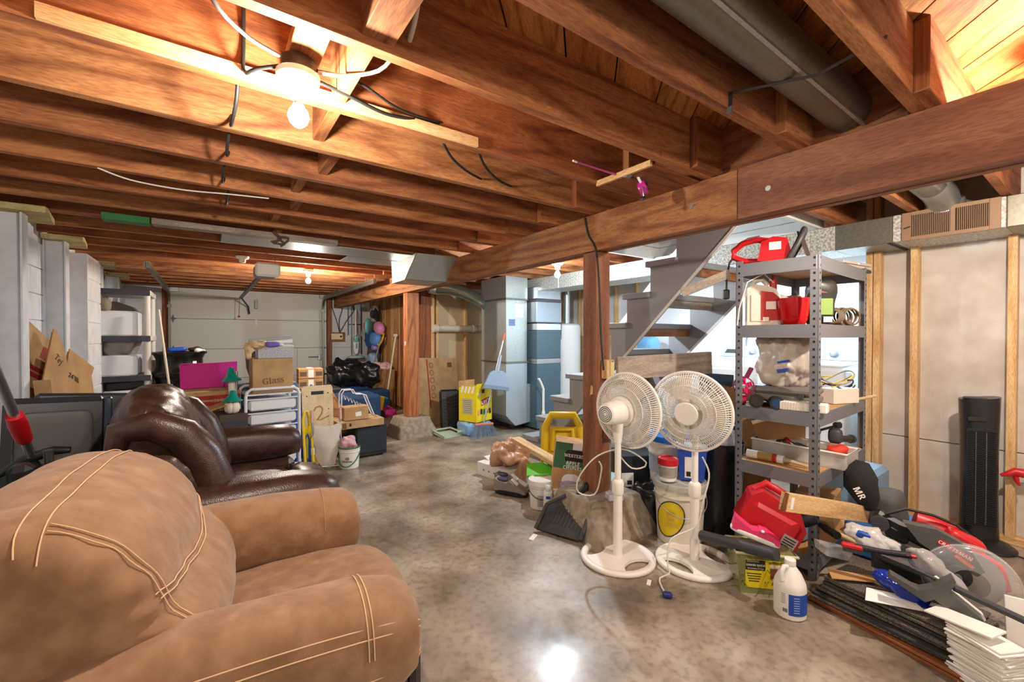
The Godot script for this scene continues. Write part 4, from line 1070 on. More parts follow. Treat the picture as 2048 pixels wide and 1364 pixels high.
func bucket(called: String, label: String, at: Vector3, r: float, h: float, m: Material, lidm: Material, open := false) -> Node3D:
	var o := thing(called, label, "bucket", at)
	var b := mb().lathe([Vector2(0, 0), Vector2(r * 0.86, 0), Vector2(r * 0.88, 0.006), Vector2(r * 0.985, h * 0.8), Vector2(r * 0.985, h * 0.8), Vector2(r * 1.03, h * 0.8), Vector2(r * 1.03, h * 0.83), Vector2(r, h * 0.84), Vector2(r, h * 0.9), Vector2(r * 1.04, h * 0.91), Vector2(r * 1.04, h), Vector2(r * 1.04, h), Vector2(r * 0.97, h), Vector2(r * 0.97, h)] + ([Vector2(r * 0.84, 0.02), Vector2(0, 0.02)] if open else [Vector2(0, h)]), Transform3D(), 32)
	put(o, "tub", b, m)
	if lidm: put(o, "lid", mb().lathe([Vector2(r * 1.07, h - 0.025), Vector2(r * 1.08, h + 0.008), Vector2(r * 1.04, h + 0.014), Vector2(r * 1.04, h + 0.014), Vector2(r * 0.95, h + 0.004), Vector2(0, h + 0.004)], Transform3D(), 32), lidm)
	return o

func bail(o: Node3D, r: float, h: float, drop: float, m: Material, turn: float, w := 0.003) -> void:
	var p := []
	for i in 17:
		var an := PI * i / 16.0
		p.append(ry(turn) * V(cos(an) * r * 1.05, h - drop * sin(an), sin(an) * r * 1.08))
	put(o, "bail_handle", mb().tube(p, w, 6), m)

func middle_pile() -> void:
	# steel wheels on a tote
	one("storage_tote", mb().bb(V(-0.3, 0, -0.3), V(0.3, 0.6, 0.3), 0.03), M["black_plastic"], "black tote under the stacked wheels", "tote", V(-0.26, 0, -6.35))
	for k in 2:
		var w := thing("car_rim", ["lower dark steel car wheel with a barcode sticker", "upper steel car wheel with small tools on top"][k], "wheel", V(-0.26, 0.6 + 0.25 * k, -6.35), Basis(), "stacked car wheels")
		put(w, "rim", mb().lathe([Vector2(0.2, 0.0), Vector2(0.255, 0.0), Vector2(0.255, 0.0), Vector2(0.258, 0.02), Vector2(0.242, 0.035), Vector2(0.222, 0.08), Vector2(0.222, 0.17), Vector2(0.242, 0.215), Vector2(0.262, 0.225), Vector2(0.262, 0.248), Vector2(0.262, 0.248), Vector2(0.2, 0.248), Vector2(0.2, 0.248), Vector2(0.2, 0.0)], Transform3D(), 40), mat("wheel_black", hexc("3a3836"), 0.25, 0.8))
		put(w, "disc", mb().lathe([Vector2(0.205, 0.2), Vector2(0.1, 0.23), Vector2(0.0, 0.235)]), M["wheel_black"])
		put(w, "sticker", mb().box(ry(-20 + 60 * k) * V(0, 0.11, 0.2235), V(0.045, 0.06, 0.002), ry(-20 + 60 * k)), M["paper"])
	one("spray_nozzle", mb().puff(V(0, 0.025, 0), V(0.09, 0.025, 0.04), 0.5, 0.5, rot(0, 10, 3), null, 0.0, 20, 10), M["blue_plastic"], "blue plastic nozzle on top of the stacked wheels", "tool", V(-0.28, 1.1, -6.3))
	one("dark_glove", mb().puff(V(0, 0.025, 0), V(0.07, 0.025, 0.05), 0.7, 0.7, Basis(), noise(111, 0.8, 2), 0.02, 22, 12), mat("maroon", hexc("3c2624"), 0.8), "dark glove right of the blue nozzle on the wheels", "glove", V(-0.12, 1.1, -6.3))
	one("white_rag", mb().puff(V(0, 0.015, 0), V(0.05, 0.018, 0.04), 0.7, 0.7, Basis(), noise(112, 0.8, 2), 0.02, 22, 12), M["paper"], "small white rag at the wheel's edge", "rag", V(-0.06, 1.1, -6.18))
	# moving carton with pink panel
	var mc := carton("moving_carton", "large brown moving carton with red stripes behind the recliner", V(0.0, 0, -4.55), V(0.42, 0.82, 0.42), 6, M["cardboard"])
	for y in [0.77, 0.72]: put(mc, "red_stripe", mb().box(V(0, y, 0.211), V(0.42, 0.035, 0.001)), M["ink_red"])
	put(mc, "red_stripe", mb().box(V(0, 0.38, 0.211), V(0.42, 0.03, 0.001)), M["ink_red"])
	text(mc, "13\" x 15\"", 0.028, M["cardboard_pale"], X(V(0.08, 0.745, 0.212), rot(0, 0, 180)), true)
	text(mc, "MEDIUM", 0.06, M["ink_red"], X(V(0.08, 0.5, 0.212)), true)
	var pk := thing("pink_canvas", "bright pink fabric covered panel standing on the moving carton", "panel", V(0.02, 0.823, -4.7), ry(3))
	put(pk, "cover", mb().prism([Vector2(-0.21, 0.0), Vector2(0.2, 0.0), Vector2(0.205, 0.225), Vector2(-0.215, 0.205)], 0.05), mat("hot_pink", hexc("d8299a"), 0.7))
	put(pk, "side_seam", mb().box(V(-0.205, 0.1, 0.026), V(0.004, 0.2, 0.003)), M["hot_pink"])
	put(pk, "top_board", mb().bb(V(-0.2, 0.21, -0.026), V(0.2, 0.216, 0.026)), M["hot_pink"])
	# dark speaker with mushroom lamps
	var sp := thing("speaker_cabinet", "dark speaker cabinet between the moving carton and the drawer cart", "speaker", V(0.155, 0, -4.2), ry(8))
	put(sp, "cabinet", mb().bb(V(-0.1, 0, -0.12), V(0.1, 0.66, 0.12), 0.006), mat("speaker_brown", hexc("4a3c34"), 0.6))
	put(sp, "grille", mb().bb(V(-0.085, 0.03, 0.12), V(0.095, 0.6, 0.13), 0.004), mat("speaker_slate", hexc("3a3d44"), 0.8))
	put(sp, "open_flap", mb().box(V(-0.09, 0.72, 0.02), V(0.14, 0.006, 0.2), rot(0, 0, 16)), M["cardboard_pale"])
	var shade := [Vector2(0.004, 0.09), Vector2(0.018, 0.085), Vector2(0.022, 0.06), Vector2(0.035, 0.03), Vector2(0.066, 0.0), Vector2(0.06, -0.004), Vector2(0.03, 0.02), Vector2(0.0, 0.03)]
	for k in 2:
		var ml := thing("mushroom_lamp", ["teal glass mushroom lamp on its tall stem, upper of two", "teal glass mushroom lamp on a garlic shaped base, lower of two"][k], "lamp", [V(0.17, 0.86, -4.32), V(0.16, 0.665, -4.1)][k], rot(0, 0, 4 - 6 * k), "pair of teal mushroom lamps")
		put(ml, "shade", mb().lathe(shade, X(V(0, 0.045 if k == 0 else 0.10, 0)).scaled_local(Vector3(1.15, 1.25 if k == 0 else 0.9, 1.15)), 26), M["teal_glaze"])
		if k == 0:
			put(ml, "stem", mb().lathe([Vector2(0, -0.2), Vector2(0.04, -0.2), Vector2(0.03, -0.1), Vector2(0.025, 0.06), Vector2(0, 0.06)]), M["white_plastic"])
		else:
			var gb := mb()
			for i in 6:
				var an := TAU * i / 6
				gb.puff(V(cos(an) * 0.026, 0.045, sin(an) * 0.026), V(0.03, 0.046, 0.03), 1, 1, Basis(), null, 0.0, 14, 10)
			gb.cyl(V(0, 0.07, 0), V(0, 0.125, 0), 0.014)
			put(ml, "base", gb, mat("garlic", hexc("e4d8c2"), 0.45))
	# white drawer cart
	var dc := thing("drawer_cart", "white tubular drawer cart holding the carton marked Glass", "cart", V(0.44, 0, -4.32), ry(4))
	var fm := mat("tube_white", hexc("e6e6ea"), 0.3)
	for z in [-0.16, 0.2]:
		put(dc, "frame_hoop", mb().tube([V(-0.2, 0.02, z), V(-0.2, 0.78, z), V(-0.19, 0.82, z), V(-0.16, 0.84, z), V(0.16, 0.84, z), V(0.19, 0.82, z), V(0.2, 0.78, z), V(0.2, 0.02, z)], 0.012, 10), fm)
	for k in 6:
		var y := 0.13 + 0.115 * k
		put(dc, "rail", mb().tube([V(-0.19, y + 0.05, 0.2), V(0.19, y + 0.05, 0.2)], 0.006, 6), fm)
		var dr := put(dc, "drawer", mb().bb(V(-0.18, y - 0.05, -0.15), V(0.18, y + 0.04, 0.19), 0.02), M["cool_plastic"])
		put(dr, "drawer_front", mb().box(V(0, y - 0.005, 0.197), V(0.33, 0.07, 0.008), Basis(), 0.01), M["cool_plastic"])
	put(dc, "top_shelf", mb().bb(V(-0.19, 0.785, -0.15), V(0.19, 0.795, 0.18)), fm)
	put(dc, "back_post", mb().tube([V(-0.235, 0.3, -0.05), V(-0.235, 0.98, -0.05)], 0.012, 8), M["steel"])
	var gl := carton("glass_carton", "brown carton with Glass written on it in pencil", V(0.46, 0.797, -4.32), V(0.31, 0.29, 0.24), 2, M["cardboard"], false)
	text(gl, "Glass", 0.05, mat("pencil", hexc("6f4d2c"), 0.8), X(V(0.0, 0.1, 0.1215), rot(0, 0, 5)), false, "Droid Serif")
	var sb := thing("speckled_box", "grey speckled box on top of the Glass carton", "box", V(0.485, 1.088, -4.32), ry(1))
	var spk := mat("speckle", Color.WHITE, 0.6)
	spk.albedo_texture = ntex(noise(121, 0.12, 3), [[0.3, hexc("9a9ea4")], [0.6, hexc("c3c6ca")]], 256, 256)
	spk.uv1_triplanar = true
	spk.uv1_scale = Vector3(3, 3, 3)
	put(sb, "body", mb().bb(V(-0.135, 0, -0.1), V(0.135, 0.105, 0.1), 0.003), spk)
	put(sb, "rim", mb().bb(V(-0.138, 0.1, -0.103), V(0.138, 0.112, 0.103), 0.002), M["paper"])
	var vr := thing("vinyl_rolls", "rolls of grey and white shelf paper lying on the speckled box", "paper rolls", V(0.46, 1.205, -4.36), rot(0, 5, 5))
	for k in 3: put(vr, "roll", mb().cyl(V(-0.17 + 0.01 * k, 0.018 + 0.025 * (k % 2), -0.04 + 0.04 * k), V(0.17, 0.018 + 0.03 * (k % 2), -0.04 + 0.04 * k), 0.018), [M["paper"], mat("roll_grey", hexc("a9adab"), 0.6)][k % 2])
	var dl := thing("doll", "blond haired doll lying on the speckled box in a purple dress", "doll", V(0.36, 1.205, -4.24))
	put(dl, "hair", mb().puff(V(-0.02, 0.0, 0.02), V(0.06, 0.035, 0.05), 0.8, 0.8, Basis(), noise(122, 1.6, 3), 0.03, 30, 16).puff(V(-0.075, -0.05, 0.03), V(0.03, 0.06, 0.03), 0.8, 0.8, Basis(), noise(123, 1.6, 3), 0.03, 24, 14), mat("blond", hexc("d9b98a"), 0.9))
	put(dl, "head", mb().puff(V(0.03, 0.012, 0.03), V(0.03, 0.025, 0.028), 1, 1, Basis(), null, 0.0, 16, 10), mat("doll_skin", hexc("e3b08c"), 0.6))
	put(dl, "dress", mb().puff(V(0.1, 0.005, 0.03), V(0.06, 0.022, 0.035), 0.7, 0.7, Basis(), noise(124, 1.2, 3), 0.012, 24, 14), mat("violet", hexc("7764b8"), 0.9))
	put(dl, "hem", mb().puff(V(0.165, 0.0, 0.035), V(0.02, 0.01, 0.025), 0.8, 0.8, Basis(), null, 0.0, 12, 8), M["paper"])
	one("wash_basket", mb().lathe([Vector2(0, 0), Vector2(0.1, 0), Vector2(0.14, 0.14), Vector2(0.15, 0.3), Vector2(0.14, 0.3), Vector2(0, 0.25)]), mat("basket_grey", hexc("6c645a"), 0.9), "tall dark woven basket behind the Glass carton", "basket", V(0.44, 0.84, -4.75))
	one("storage_tote", mb().bb(V(-0.28, 0, -0.22), V(0.26, 0.835, 0.22), 0.02), mat("tote_slate", hexc("5a7388"), 0.5), "blue grey tote behind the drawer cart", "tote", V(0.46, 0, -4.78))
	# two small boxes on dark totes
	one("storage_tote", mb().bb(V(-0.35, 0, -0.3), V(0.35, 0.6, 0.3), 0.02), mat("tote_black", hexc("23262b"), 0.5), "dark tote holding up the two taped boxes", "tote", V(1.1, 0, -6.2))
	for k in 2:
		var c := carton("small_carton", ["lower of two stacked boxes with white tape strips", "upper of two stacked boxes with white tape strips"][k], V(1.1, 0.603 + 0.13 * k, -6.15), V(0.29, 0.125, 0.28), -4, M["cardboard_pale"], false, "two taped boxes")
		put(c, "white_tape", mb().box(V(0.0, 0.0635, 0.1415), V(0.065, 0.1, 0.002)), M["paper"])
		if k == 1: put(c, "white_tape", mb().box(V(0.0, 0.127, 0.0), V(0.065, 0.002, 0.28)), M["paper"])
		for x in [-0.09, 0.095]: put(c, "print_block", mb().box(V(x, 0.06, 0.1406), V(0.08, 0.055, 0.001)), mat("print_brown", hexc("6b5038"), 0.8))
	# wooden board with a handle slot, marked 2
	var bd := thing("handled_board", "pale plywood board with a handle slot marked 2", "board", V(0.9, 0.0, -4.55), rot(-6, 4, 0))
	var q := mb()
	q.bb(V(-0.145, 0, -0.009), V(0.145, 0.70, 0.009)).bb(V(-0.145, 0.70, -0.009), V(-0.06, 0.735, 0.009)).bb(V(0.06, 0.70, -0.009), V(0.145, 0.735, 0.009))
	q.prism([Vector2(-0.145, 0.735), Vector2(0.145, 0.735), Vector2(0.145, 0.765), Vector2(0.13, 0.79), Vector2(-0.13, 0.79), Vector2(-0.145, 0.765)], 0.018)
	put(bd, "panel", q, M["maple"])
	put(bd, "painted_numeral", mb().tube([V(-0.035, 0.545, 0.0095), V(-0.02, 0.575, 0.0095), V(0.02, 0.585, 0.0095), V(0.045, 0.56, 0.0095), V(0.035, 0.51, 0.0095), V(-0.01, 0.45, 0.0095), V(0.03, 0.455, 0.0095), V(0.1, 0.48, 0.0095)], 0.008, 6), mat("ochre", hexc("bd8f4e"), 0.7))
	for p in [V(-0.1, 0.69, 0.009), V(0.1, 0.71, 0.009), V(0.1, 0.55, 0.009), V(-0.1, 0.52, 0.009)]: put(bd, "bolt_hole", mb().cyl(p, p + V(0, 0, 0.001), 0.006), M["ink"])
	# folded fabric trolley
	var tr := thing("folding_trolley", "folded shopping trolley with a pale mesh bag and pink grips", "trolley", V(0.93, 0, -4.38), ry(4))
	for s in [-1.0, 1.0]:
		put(tr, "leg", mb().tube([V(0.13 * s, 0.0, 0.03), V(0.13 * s, 0.58, -0.02)], 0.009, 8), M["steel"])
		put(tr, "grip", mb().tube([V(0.13 * s, 0.47, -0.01), V(0.13 * s, 0.58, -0.02)], 0.015, 10), mat("grip_pink", hexc("d3a59c"), 0.6))
		put(tr, "clip", mb().box(V(0.13 * s, 0.2, 0.015), V(0.03, 0.07, 0.03), Basis(), 0.006), M["cool_plastic"])
	var bs := []
	for j in 9:
		var row := []
		for i in 11:
			var u := -1.0 + 2.0 * i / 10
			var y := 0.45 - 0.40 * j / 8.0
			var wd := 0.125 * (1.0 - 0.5 * pow(j / 8.0, 3.0))
			row.append(V(u * wd + 0.01 * sin(j * 1.7), y - 0.03 * (1 - u * u), 0.02 + 0.05 * (1.0 - u * u) * sin(PI * j / 8.0) + 0.006 * sin(i * 2.1 + j)))
		bs.append(row)
	put(tr, "mesh_bag", mb().rows(bs), mat("mesh_cream", hexc("cfc4b6"), 0.9, 0.0, {"cull_mode": BaseMaterial3D.CULL_DISABLED}))
	put(tr, "cross_bar", mb().tube([V(-0.13, 0.05, 0.03), V(0.13, 0.03, 0.03)], 0.008, 6), M["steel"])
	# blue and yellow toddler chairs folded up
	for k in 2:
		var ch := thing("folding_chair", ["blue tubular folding chair wedged beside the drawer cart", "yellow tubular folding chair wedged beside the trolley"][k], "chair", V(0.70 + 0.06 * k, 0, -4.42 + 0.02 * k), ry(20), "folded tubular chairs")
		var cm: Material = M["blue_plastic"] if k == 0 else M["yellow_plastic"]
		put(ch, "back_hoop", mb().tube([V(-0.04, 0.0, 0.05), V(-0.04, 0.5, 0), V(-0.02, 0.57, -0.01), V(0.02, 0.57, -0.03), V(0.04, 0.5, -0.03), V(0.04, 0.0, 0.0)], 0.013, 8), cm)
		put(ch, "leg_hoop", mb().tube([V(0.02, 0.0, 0.08), V(0.02, 0.32, 0.05), V(0.05, 0.36, 0.04), V(0.07, 0.3, 0.04), V(0.07, 0.0, 0.06)], 0.012, 8), cm)
		put(ch, "seat", mb().box(V(0.0, 0.28, 0.0), V(0.07, 0.3, 0.012), Basis(), 0.004), cm)
	var st := thing("scooter", "light blue scooter handlebar rising behind the yellow chair", "scooter", V(0.80, 0, -5.1))
	put(st, "stem", mb().cyl(V(0, 0, 0), V(0, 0.66, 0), 0.016), mat("steel_blue", hexc("7f9bb0"), 0.35))
	put(st, "handlebar", mb().tube([V(-0.13, 0.75, 0), V(-0.11, 0.68, 0), V(0, 0.66, 0), V(0.11, 0.68, 0), V(0.13, 0.75, 0)], 0.014, 8), M["steel_blue"])
	# speaker, cartons and rack on the right of the pile
	var sw := thing("subwoofer", "black subwoofer cabinet on the floor under the flat carton", "speaker", V(1.41, 0, -4.72), ry(2))
	put(sw, "cabinet", mb().bb(V(-0.165, 0.02, -0.17), V(0.165, 0.335, 0.15), 0.004), mat("sub_black", hexc("20242c"), 0.55))
	put(sw, "grille", mb().bb(V(-0.155, 0.055, 0.15), V(0.155, 0.325, 0.165), 0.006), mat("sub_cloth", hexc("2a3038"), 0.9))
	for x in [-0.12, 0.12]:
		for z in [-0.12, 0.1]: put(sw, "foot", mb().cyl(V(x, 0, z), V(x, 0.02, z), 0.02), M["black_rubber"])
	var fc := carton("flat_carton", "wide shallow carton lying on the subwoofer", V(1.29, 0.337, -4.68), V(0.47, 0.075, 0.34), 4, M["cardboard"])
	put(fc, "print_arrows", mb().box(V(-0.12, 0.04, 0.1706), V(0.02, 0.03, 0.001)), M["ink"])
	put(fc, "print_block", mb().box(V(-0.18, 0.035, 0.1706), V(0.04, 0.055, 0.001)), M["print_brown"])
	var sc := carton("small_carton", "small brown carton with a white label on the flat carton", V(1.25, 0.416, -4.62), V(0.25, 0.135, 0.16), 2, M["cardboard_pale"])
	put(sc, "address_label", mb().box(V(0.02, 0.06, 0.081), V(0.06, 0.045, 0.001), rot(0, 0, 6)), M["paper"])
	var wr := thing("wire_rack", "white wire dish rack standing on the flat carton", "rack", V(1.33, 0.416, -4.79), ry(4))
	for z in [-0.04, 0.04]: put(wr, "hoop", mb().tube([V(-0.18, 0.0, z), V(-0.18, 0.25, z), V(-0.15, 0.29, z), V(-0.06, 0.29, z), V(-0.03, 0.24, z), V(0.04, 0.235, z), V(0.08, 0.22, z), V(0.16, 0.02, z), V(0.17, 0.0, z)], 0.007, 6), fm)
	for k in 8: put(wr, "wire", mb().tube([V(-0.16 + 0.035 * k, 0.24 - 0.02 * k, -0.04), V(-0.16 + 0.035 * k, 0.2 - 0.02 * k, 0.0), V(-0.16 + 0.035 * k, 0.24 - 0.02 * k, 0.04)], 0.003, 5), fm)
	one("plastic_tray", mb().box(V(0, 0.03, 0), V(0.2, 0.06, 0.1), Basis(), 0.02), M["cool_plastic"], "pale blue plastic tray leaning inside the wire rack", "tray", V(1.33, 0.43, -4.79), rot(0, 0, -10))
	one("plywood_offcut", mb().prism([Vector2(0, 0), Vector2(0.3, 0), Vector2(0.02, 0.5)], 0.02), M["ply"], "triangular plywood offcut leaning behind the handled board", "plywood", V(1.08, 0.2, -4.95), rot(0, 10, 0))
	one("storage_tote", mb().bb(V(-0.2, 0, -0.15), V(0.2, 0.2, 0.15), 0.01), M["tote_black"], "low black tote under the plywood offcut", "tote", V(1.14, 0, -5.02))
	one("storage_tote", mb().bb(V(-0.25, 0, -0.25), V(0.25, 0.56, 0.25), 0.03), M["tote_navy"], "navy tote behind the wire rack", "tote", V(1.5, 0, -5.5))
	# little bucket with a pink cloth
	var bk := bucket("feed_bucket", "white pail with a green handle and lettering by the subwoofer", V(1.13, 0, -4.34), 0.095, 0.2, M["white_plastic"], null, true)
	bail(bk, 0.095, 0.15, 0.12, M["green_plastic"], -35, 0.005)
	put(bk, "green_rim", mb().lathe([Vector2(0.1, 0.195), Vector2(0.104, 0.2), Vector2(0.1, 0.206), Vector2(0.09, 0.206), Vector2(0.09, 0.195)]), M["green_plastic"])
	text(bk, "All", 0.022, M["ink"], X(ry(-35) * V(0.01, 0.105, 0.0945), ry(-35)), true, "Droid Serif")
	text(bk, "Purpose", 0.018, M["ink"], X(ry(-35) * V(0.012, 0.08, 0.0935), ry(-35)), true, "Droid Serif")
	one("pink_cloth", mb().puff(V(0, 0.03, 0), V(0.07, 0.06, 0.06), 0.8, 0.8, Basis(), noise(126, 1.0, 3), 0.05, 36, 22), mat("cloth_pink", hexc("d9a7ab"), 0.9), "crumpled pink cloth stuffed in the white pail", "cloth", V(1.12, 0.2, -4.34))

func footing(label: String, at: Vector3, s: float) -> void:
	var o := thing("concrete_footing", label, "footing", at)
	var b := mb()
	var rs := []
	for r in [[0.0, 0.36], [0.04, 0.352], [0.19, 0.27], [0.225, 0.255], [0.235, 0.235]]:
		var row := []
		for i in 4:
			for k in 6:
				var c0 := Vector2([-1, 1, 1, -1][i], [-1, -1, 1, 1][i])
				var c1 := Vector2([1, 1, -1, -1][i], [-1, 1, 1, -1][i])
				var p: Vector2 = c0.lerp(c1, 0.06 + 0.88 * k / 5.0) * r[1] * s
				row.append(V(p.x + rnd(-0.006, 0.006), r[0] + (rnd(-0.004, 0.004) if r[0] > 0.1 else 0.0), p.y + rnd(-0.006, 0.006)))
		rs.append(row)
	put(o, "block", b.rows(rs, true, true, true, 1.0, true), M["footing"])

func utilities() -> void:
	# wooden posts on concrete footings
	var p1 := thing("support_post", "reddish wooden post under the girder beside the two fans", "post", V(2.155, 0.235, -2.055))
	put(p1, "timber", mb().bb(V(-0.066, 0, -0.062), V(0.066, 1.603, 0.062), 0.004), M["girder_dark"])
	put(p1, "side_timber", mb().bb(V(0.068, 0, -0.06), V(0.12, 1.05, 0.03), 0.003), M["graywood"])
	put(p1, "knot_scar", mb().prism([Vector2(-0.012, -0.03), Vector2(0.014, -0.02), Vector2(0.016, 0.03), Vector2(-0.004, 0.04)], 0.002, X(V(-0.0665, 0.68, 0.02), ry(-90))), M["pine"])
	put(p1, "cleat", mb().bb(V(0.0, 0.36, 0.063), V(0.12, 0.44, 0.11), 0.003), M["redwood"])
	footing("rough concrete footing under the post by the fans", V(2.16, 0, -2.04), 0.8)
	var p2 := thing("support_post", "far wooden post under the girder before the drywall partition", "post", V(2.18, 0.235, -5.36))
	put(p2, "timber", mb().bb(V(-0.08, 0, -0.07), V(0.08, 1.605, 0.07), 0.004), mat("pinkwood", hexc("b78a76"), 0.7))
	M["pinkwood"].albedo_texture = M["joist"].albedo_texture
	M["pinkwood"].uv1_scale = Vector3(0.4, 3, 1)
	M["pinkwood"].albedo_color = hexc("ffe6dc")
	put(p2, "tag", mb().box(V(-0.0805, 0.95, 0.0), V(0.002, 0.05, 0.03)), M["paper"])
	footing("far concrete footing under the post before the partition", V(2.18, 0, -5.36), 0.75)
	var sb := thing("switch_box", "wooden switch box with a cream switch on the near post", "switch", V(2.17, 1.06, -1.965))
	put(sb, "box", mb().box(V(0, 0, 0), V(0.07, 0.125, 0.05), Basis(), 0.003), M["pine"])
	put(sb, "plate", mb().box(V(0.014, 0, 0.027), V(0.036, 0.1, 0.005), Basis(), 0.002), M["cream"])
	put(sb, "screw", mb().cyl(V(0.014, 0.052, 0.028), V(0.014, 0.052, 0.031), 0.006).cyl(V(0.014, -0.052, 0.028), V(0.014, -0.052, 0.031), 0.006), M["steel"])
	var pl := thing("brace_board", "weathered grey board nailed from the near post to the stairs", "board", V(2.22, 1.065, -1.93))
	put(pl, "board", mb().bar(V(0, 0, 0), V(0.66, 0.03, 0.27), 0.035, 0.15, 0.002), M["graywood"])
	# galvanized plenum
	var pn := thing("duct_plenum", "tall galvanized return air plenum beside the furnace", "duct", V(3.41, 0, -5.01))
	var g: Material = M["galvanized"]
	put(pn, "upper_shell", mb().bb(V(-0.18, 1.78, -0.32), V(0.18, 2.08, 0.31), 0.004), g)
	put(pn, "middle_shell", mb().bb(V(-0.175, 0.93, -0.32), V(0.175, 1.77, 0.305), 0.004), g)
	put(pn, "lower_shell", mb().prism([Vector2(-0.175, 0.92), Vector2(-0.175, 0.22), Vector2(-0.02, 0.07), Vector2(0.25, 0.1), Vector2(0.25, 0.62), Vector2(0.175, 0.62), Vector2(0.175, 0.92)], 0.62, X(V(0, 0, -0.005))), mat("galv_blue", hexc("b9c4cb"), 0.45, 0.5))
	for y in [0.925, 1.775]: put(pn, "drive_seam", mb().bb(V(-0.185, y - 0.012, -0.325), V(0.185, y + 0.012, 0.318), 0.003), M["galv_old"])
	put(pn, "support_leg", mb().bb(V(-0.16, 0, -0.3), V(0.16, 0.08, -0.1)).bb(V(0.0, 0, -0.1), V(0.2, 0.1, 0.15)), M["dark_steel"])
	put(pn, "white_sticker", mb().box(V(0.04, 1.62, 0.307), V(0.14, 0.18, 0.002), Basis(), 0.0005), M["paper"])
	put(pn, "blue_sticker", mb().box(V(-0.08, 1.46, 0.307), V(0.1, 0.09, 0.002)), mat("sticker_blue", hexc("6d7fa8"), 0.5))
	# furnace with insulated supply duct
	var fu := thing("furnace", "slate blue furnace cabinet with a foil taped duct on top", "furnace", V(3.86, 0, -4.9))
	var fb := mat("furnace_blue", hexc("4f6672"), 0.45)
	put(fu, "blower_cabinet", mb().bb(V(-0.225, 0.02, -0.33), V(0.2, 0.9, 0.35), 0.006), fb)
	put(fu, "burner_cabinet", mb().bb(V(-0.225, 0.97, -0.33), V(0.2, 1.36, 0.35), 0.006), fb)
	var foil := mat("foil", hexc("c8ccd0"), 0.25, 0.8)
	put(fu, "foil_tape", mb().bb(V(-0.228, 0.9, -0.33), V(0.203, 0.97, 0.353), 0.004), foil)
	put(fu, "foil_tape", mb().bb(V(-0.228, 1.36, -0.33), V(0.203, 1.45, 0.353), 0.004), foil)
	put(fu, "plenum_wrap", mb().bb(V(-0.24, 1.46, -0.34), V(0.215, 1.76, 0.36), 0.012), mat("foil_wrap", hexc("9aa3aa"), 0.3, 0.6))
	put(fu, "plenum_band", mb().bb(V(-0.243, 1.74, -0.34), V(0.218, 1.78, 0.363), 0.004), mat("band_dark", hexc("53484e"), 0.5))
	put(fu, "plenum_cap", mb().bb(V(-0.22, 1.78, -0.33), V(0.2, 1.95, 0.35), 0.01), foil)
	put(fu, "gas_pipe", mb().tube([V(0.24, 1.3, 0.3), V(0.24, 1.7, 0.3), V(0.24, 2.0, 0.3)], 0.012, 8), M["dark_steel"])
	var wh := thing("water_heater", "white cylindrical water heater right of the furnace", "water heater", V(4.42, 0, -4.85))
	put(wh, "tank", mb().lathe([Vector2(0, 0.03), Vector2(0.22, 0.03), Vector2(0.22, 0.03), Vector2(0.225, 1.42), Vector2(0.2, 1.46), Vector2(0, 1.47)], Transform3D(), 36), M["white_paint"])
	put(wh, "pipe", mb().cyl(V(-0.1, 1.46, 0), V(-0.1, 2.05, 0), 0.014), M["steel"])
	put(wh, "vent_pipe", mb().cyl(V(0.03, 1.46, 0), V(0.03, 2.05, 0), 0.05), M["galvanized"])
	var dp := thing("drain_pipe", "thin white drain pipe bending down beside the furnace", "pipe", V(3.62, 0, -4.47))
	put(dp, "tube", mb().tube([V(-0.06, 0.72, 0.05), V(-0.02, 0.66, 0.05), V(0.02, 0.58, 0.05), V(0.02, 0.5, 0.05), V(0.02, 0.01, 0.05)], 0.016, 10), M["white_plastic"])
	put(dp, "coupling", mb().cyl(V(0.02, 0.24, 0.05), V(0.02, 0.28, 0.05), 0.022), M["white_plastic"])
	var pv := thing("drain_pipe", "thick dusty white pipe running level across the drywall partition", "pipe", V(3.3, 1.4, -6.33))
	put(pv, "tube", mb().cyl(V(-0.33, 0, 0), V(0.62, 0, 0), 0.055), mat("pvc_dusty", hexc("d1c7b2"), 0.6))
	put(pv, "coupling", mb().cyl(V(-0.36, 0, 0), V(-0.28, 0, 0), 0.066).cyl(V(0.36, 0, 0), V(0.42, 0, 0), 0.064), M["pvc_dusty"])
	var fd := thing("flex_duct", "crinkled foil flexible duct sloping down to the plenum", "duct", V(3.05, 1.9, -5.9))
	var fp := []
	var fr := []
	for i in 30:
		var t := i / 29.0
		fp.append(V(-0.2 + 0.44 * t, 0.1 - 0.28 * t * t, -0.1 + 0.75 * t))
		fr.append(0.085 + 0.005 * (i % 2))
	put(fd, "hose", mb().tube(fp, fr, 16), mat("foil_green", hexc("8e9c92"), 0.3, 0.8))
	put(fd, "collar", mb().cyl(V(-0.32, 0.12, -0.12), V(-0.18, 0.1, -0.1), 0.095), g)
	# supply trunk over the right wall
	var td := thing("trunk_duct", "long insulated trunk duct along the top of the right wall", "duct", V(3.87, 1.9, -1.0))
	var tm := mat("duct_wrap", Color.WHITE, 0.5, 0.35)
	tm.albedo_texture = ntex(noise(131, 0.06, 4), [[0.25, hexc("9d9b8e")], [0.5, hexc("c2c1b8")], [0.75, hexc("dedcd4")]], 512, 512)
	tm.uv1_triplanar = true
	tm.uv1_scale = Vector3(1.5, 1.5, 1.5)
	var z0 := [2.4, 1.0, 0.62, 0.12, -0.2, -0.36, -1.3, -2.2, -3.2, -3.9]
	for k in 9:
		var tape: bool = k in [1, 3]
		put(td, "wrap_band" if tape else "section", mb().bb(V(-0.16 - (0.003 if tape else 0.0), -0.003 if tape else 0.0, z0[k + 1]), V(0.235, 0.175, z0[k] - 0.002), 0.004), M["galv_old"] if k < 6 and tape else tm)
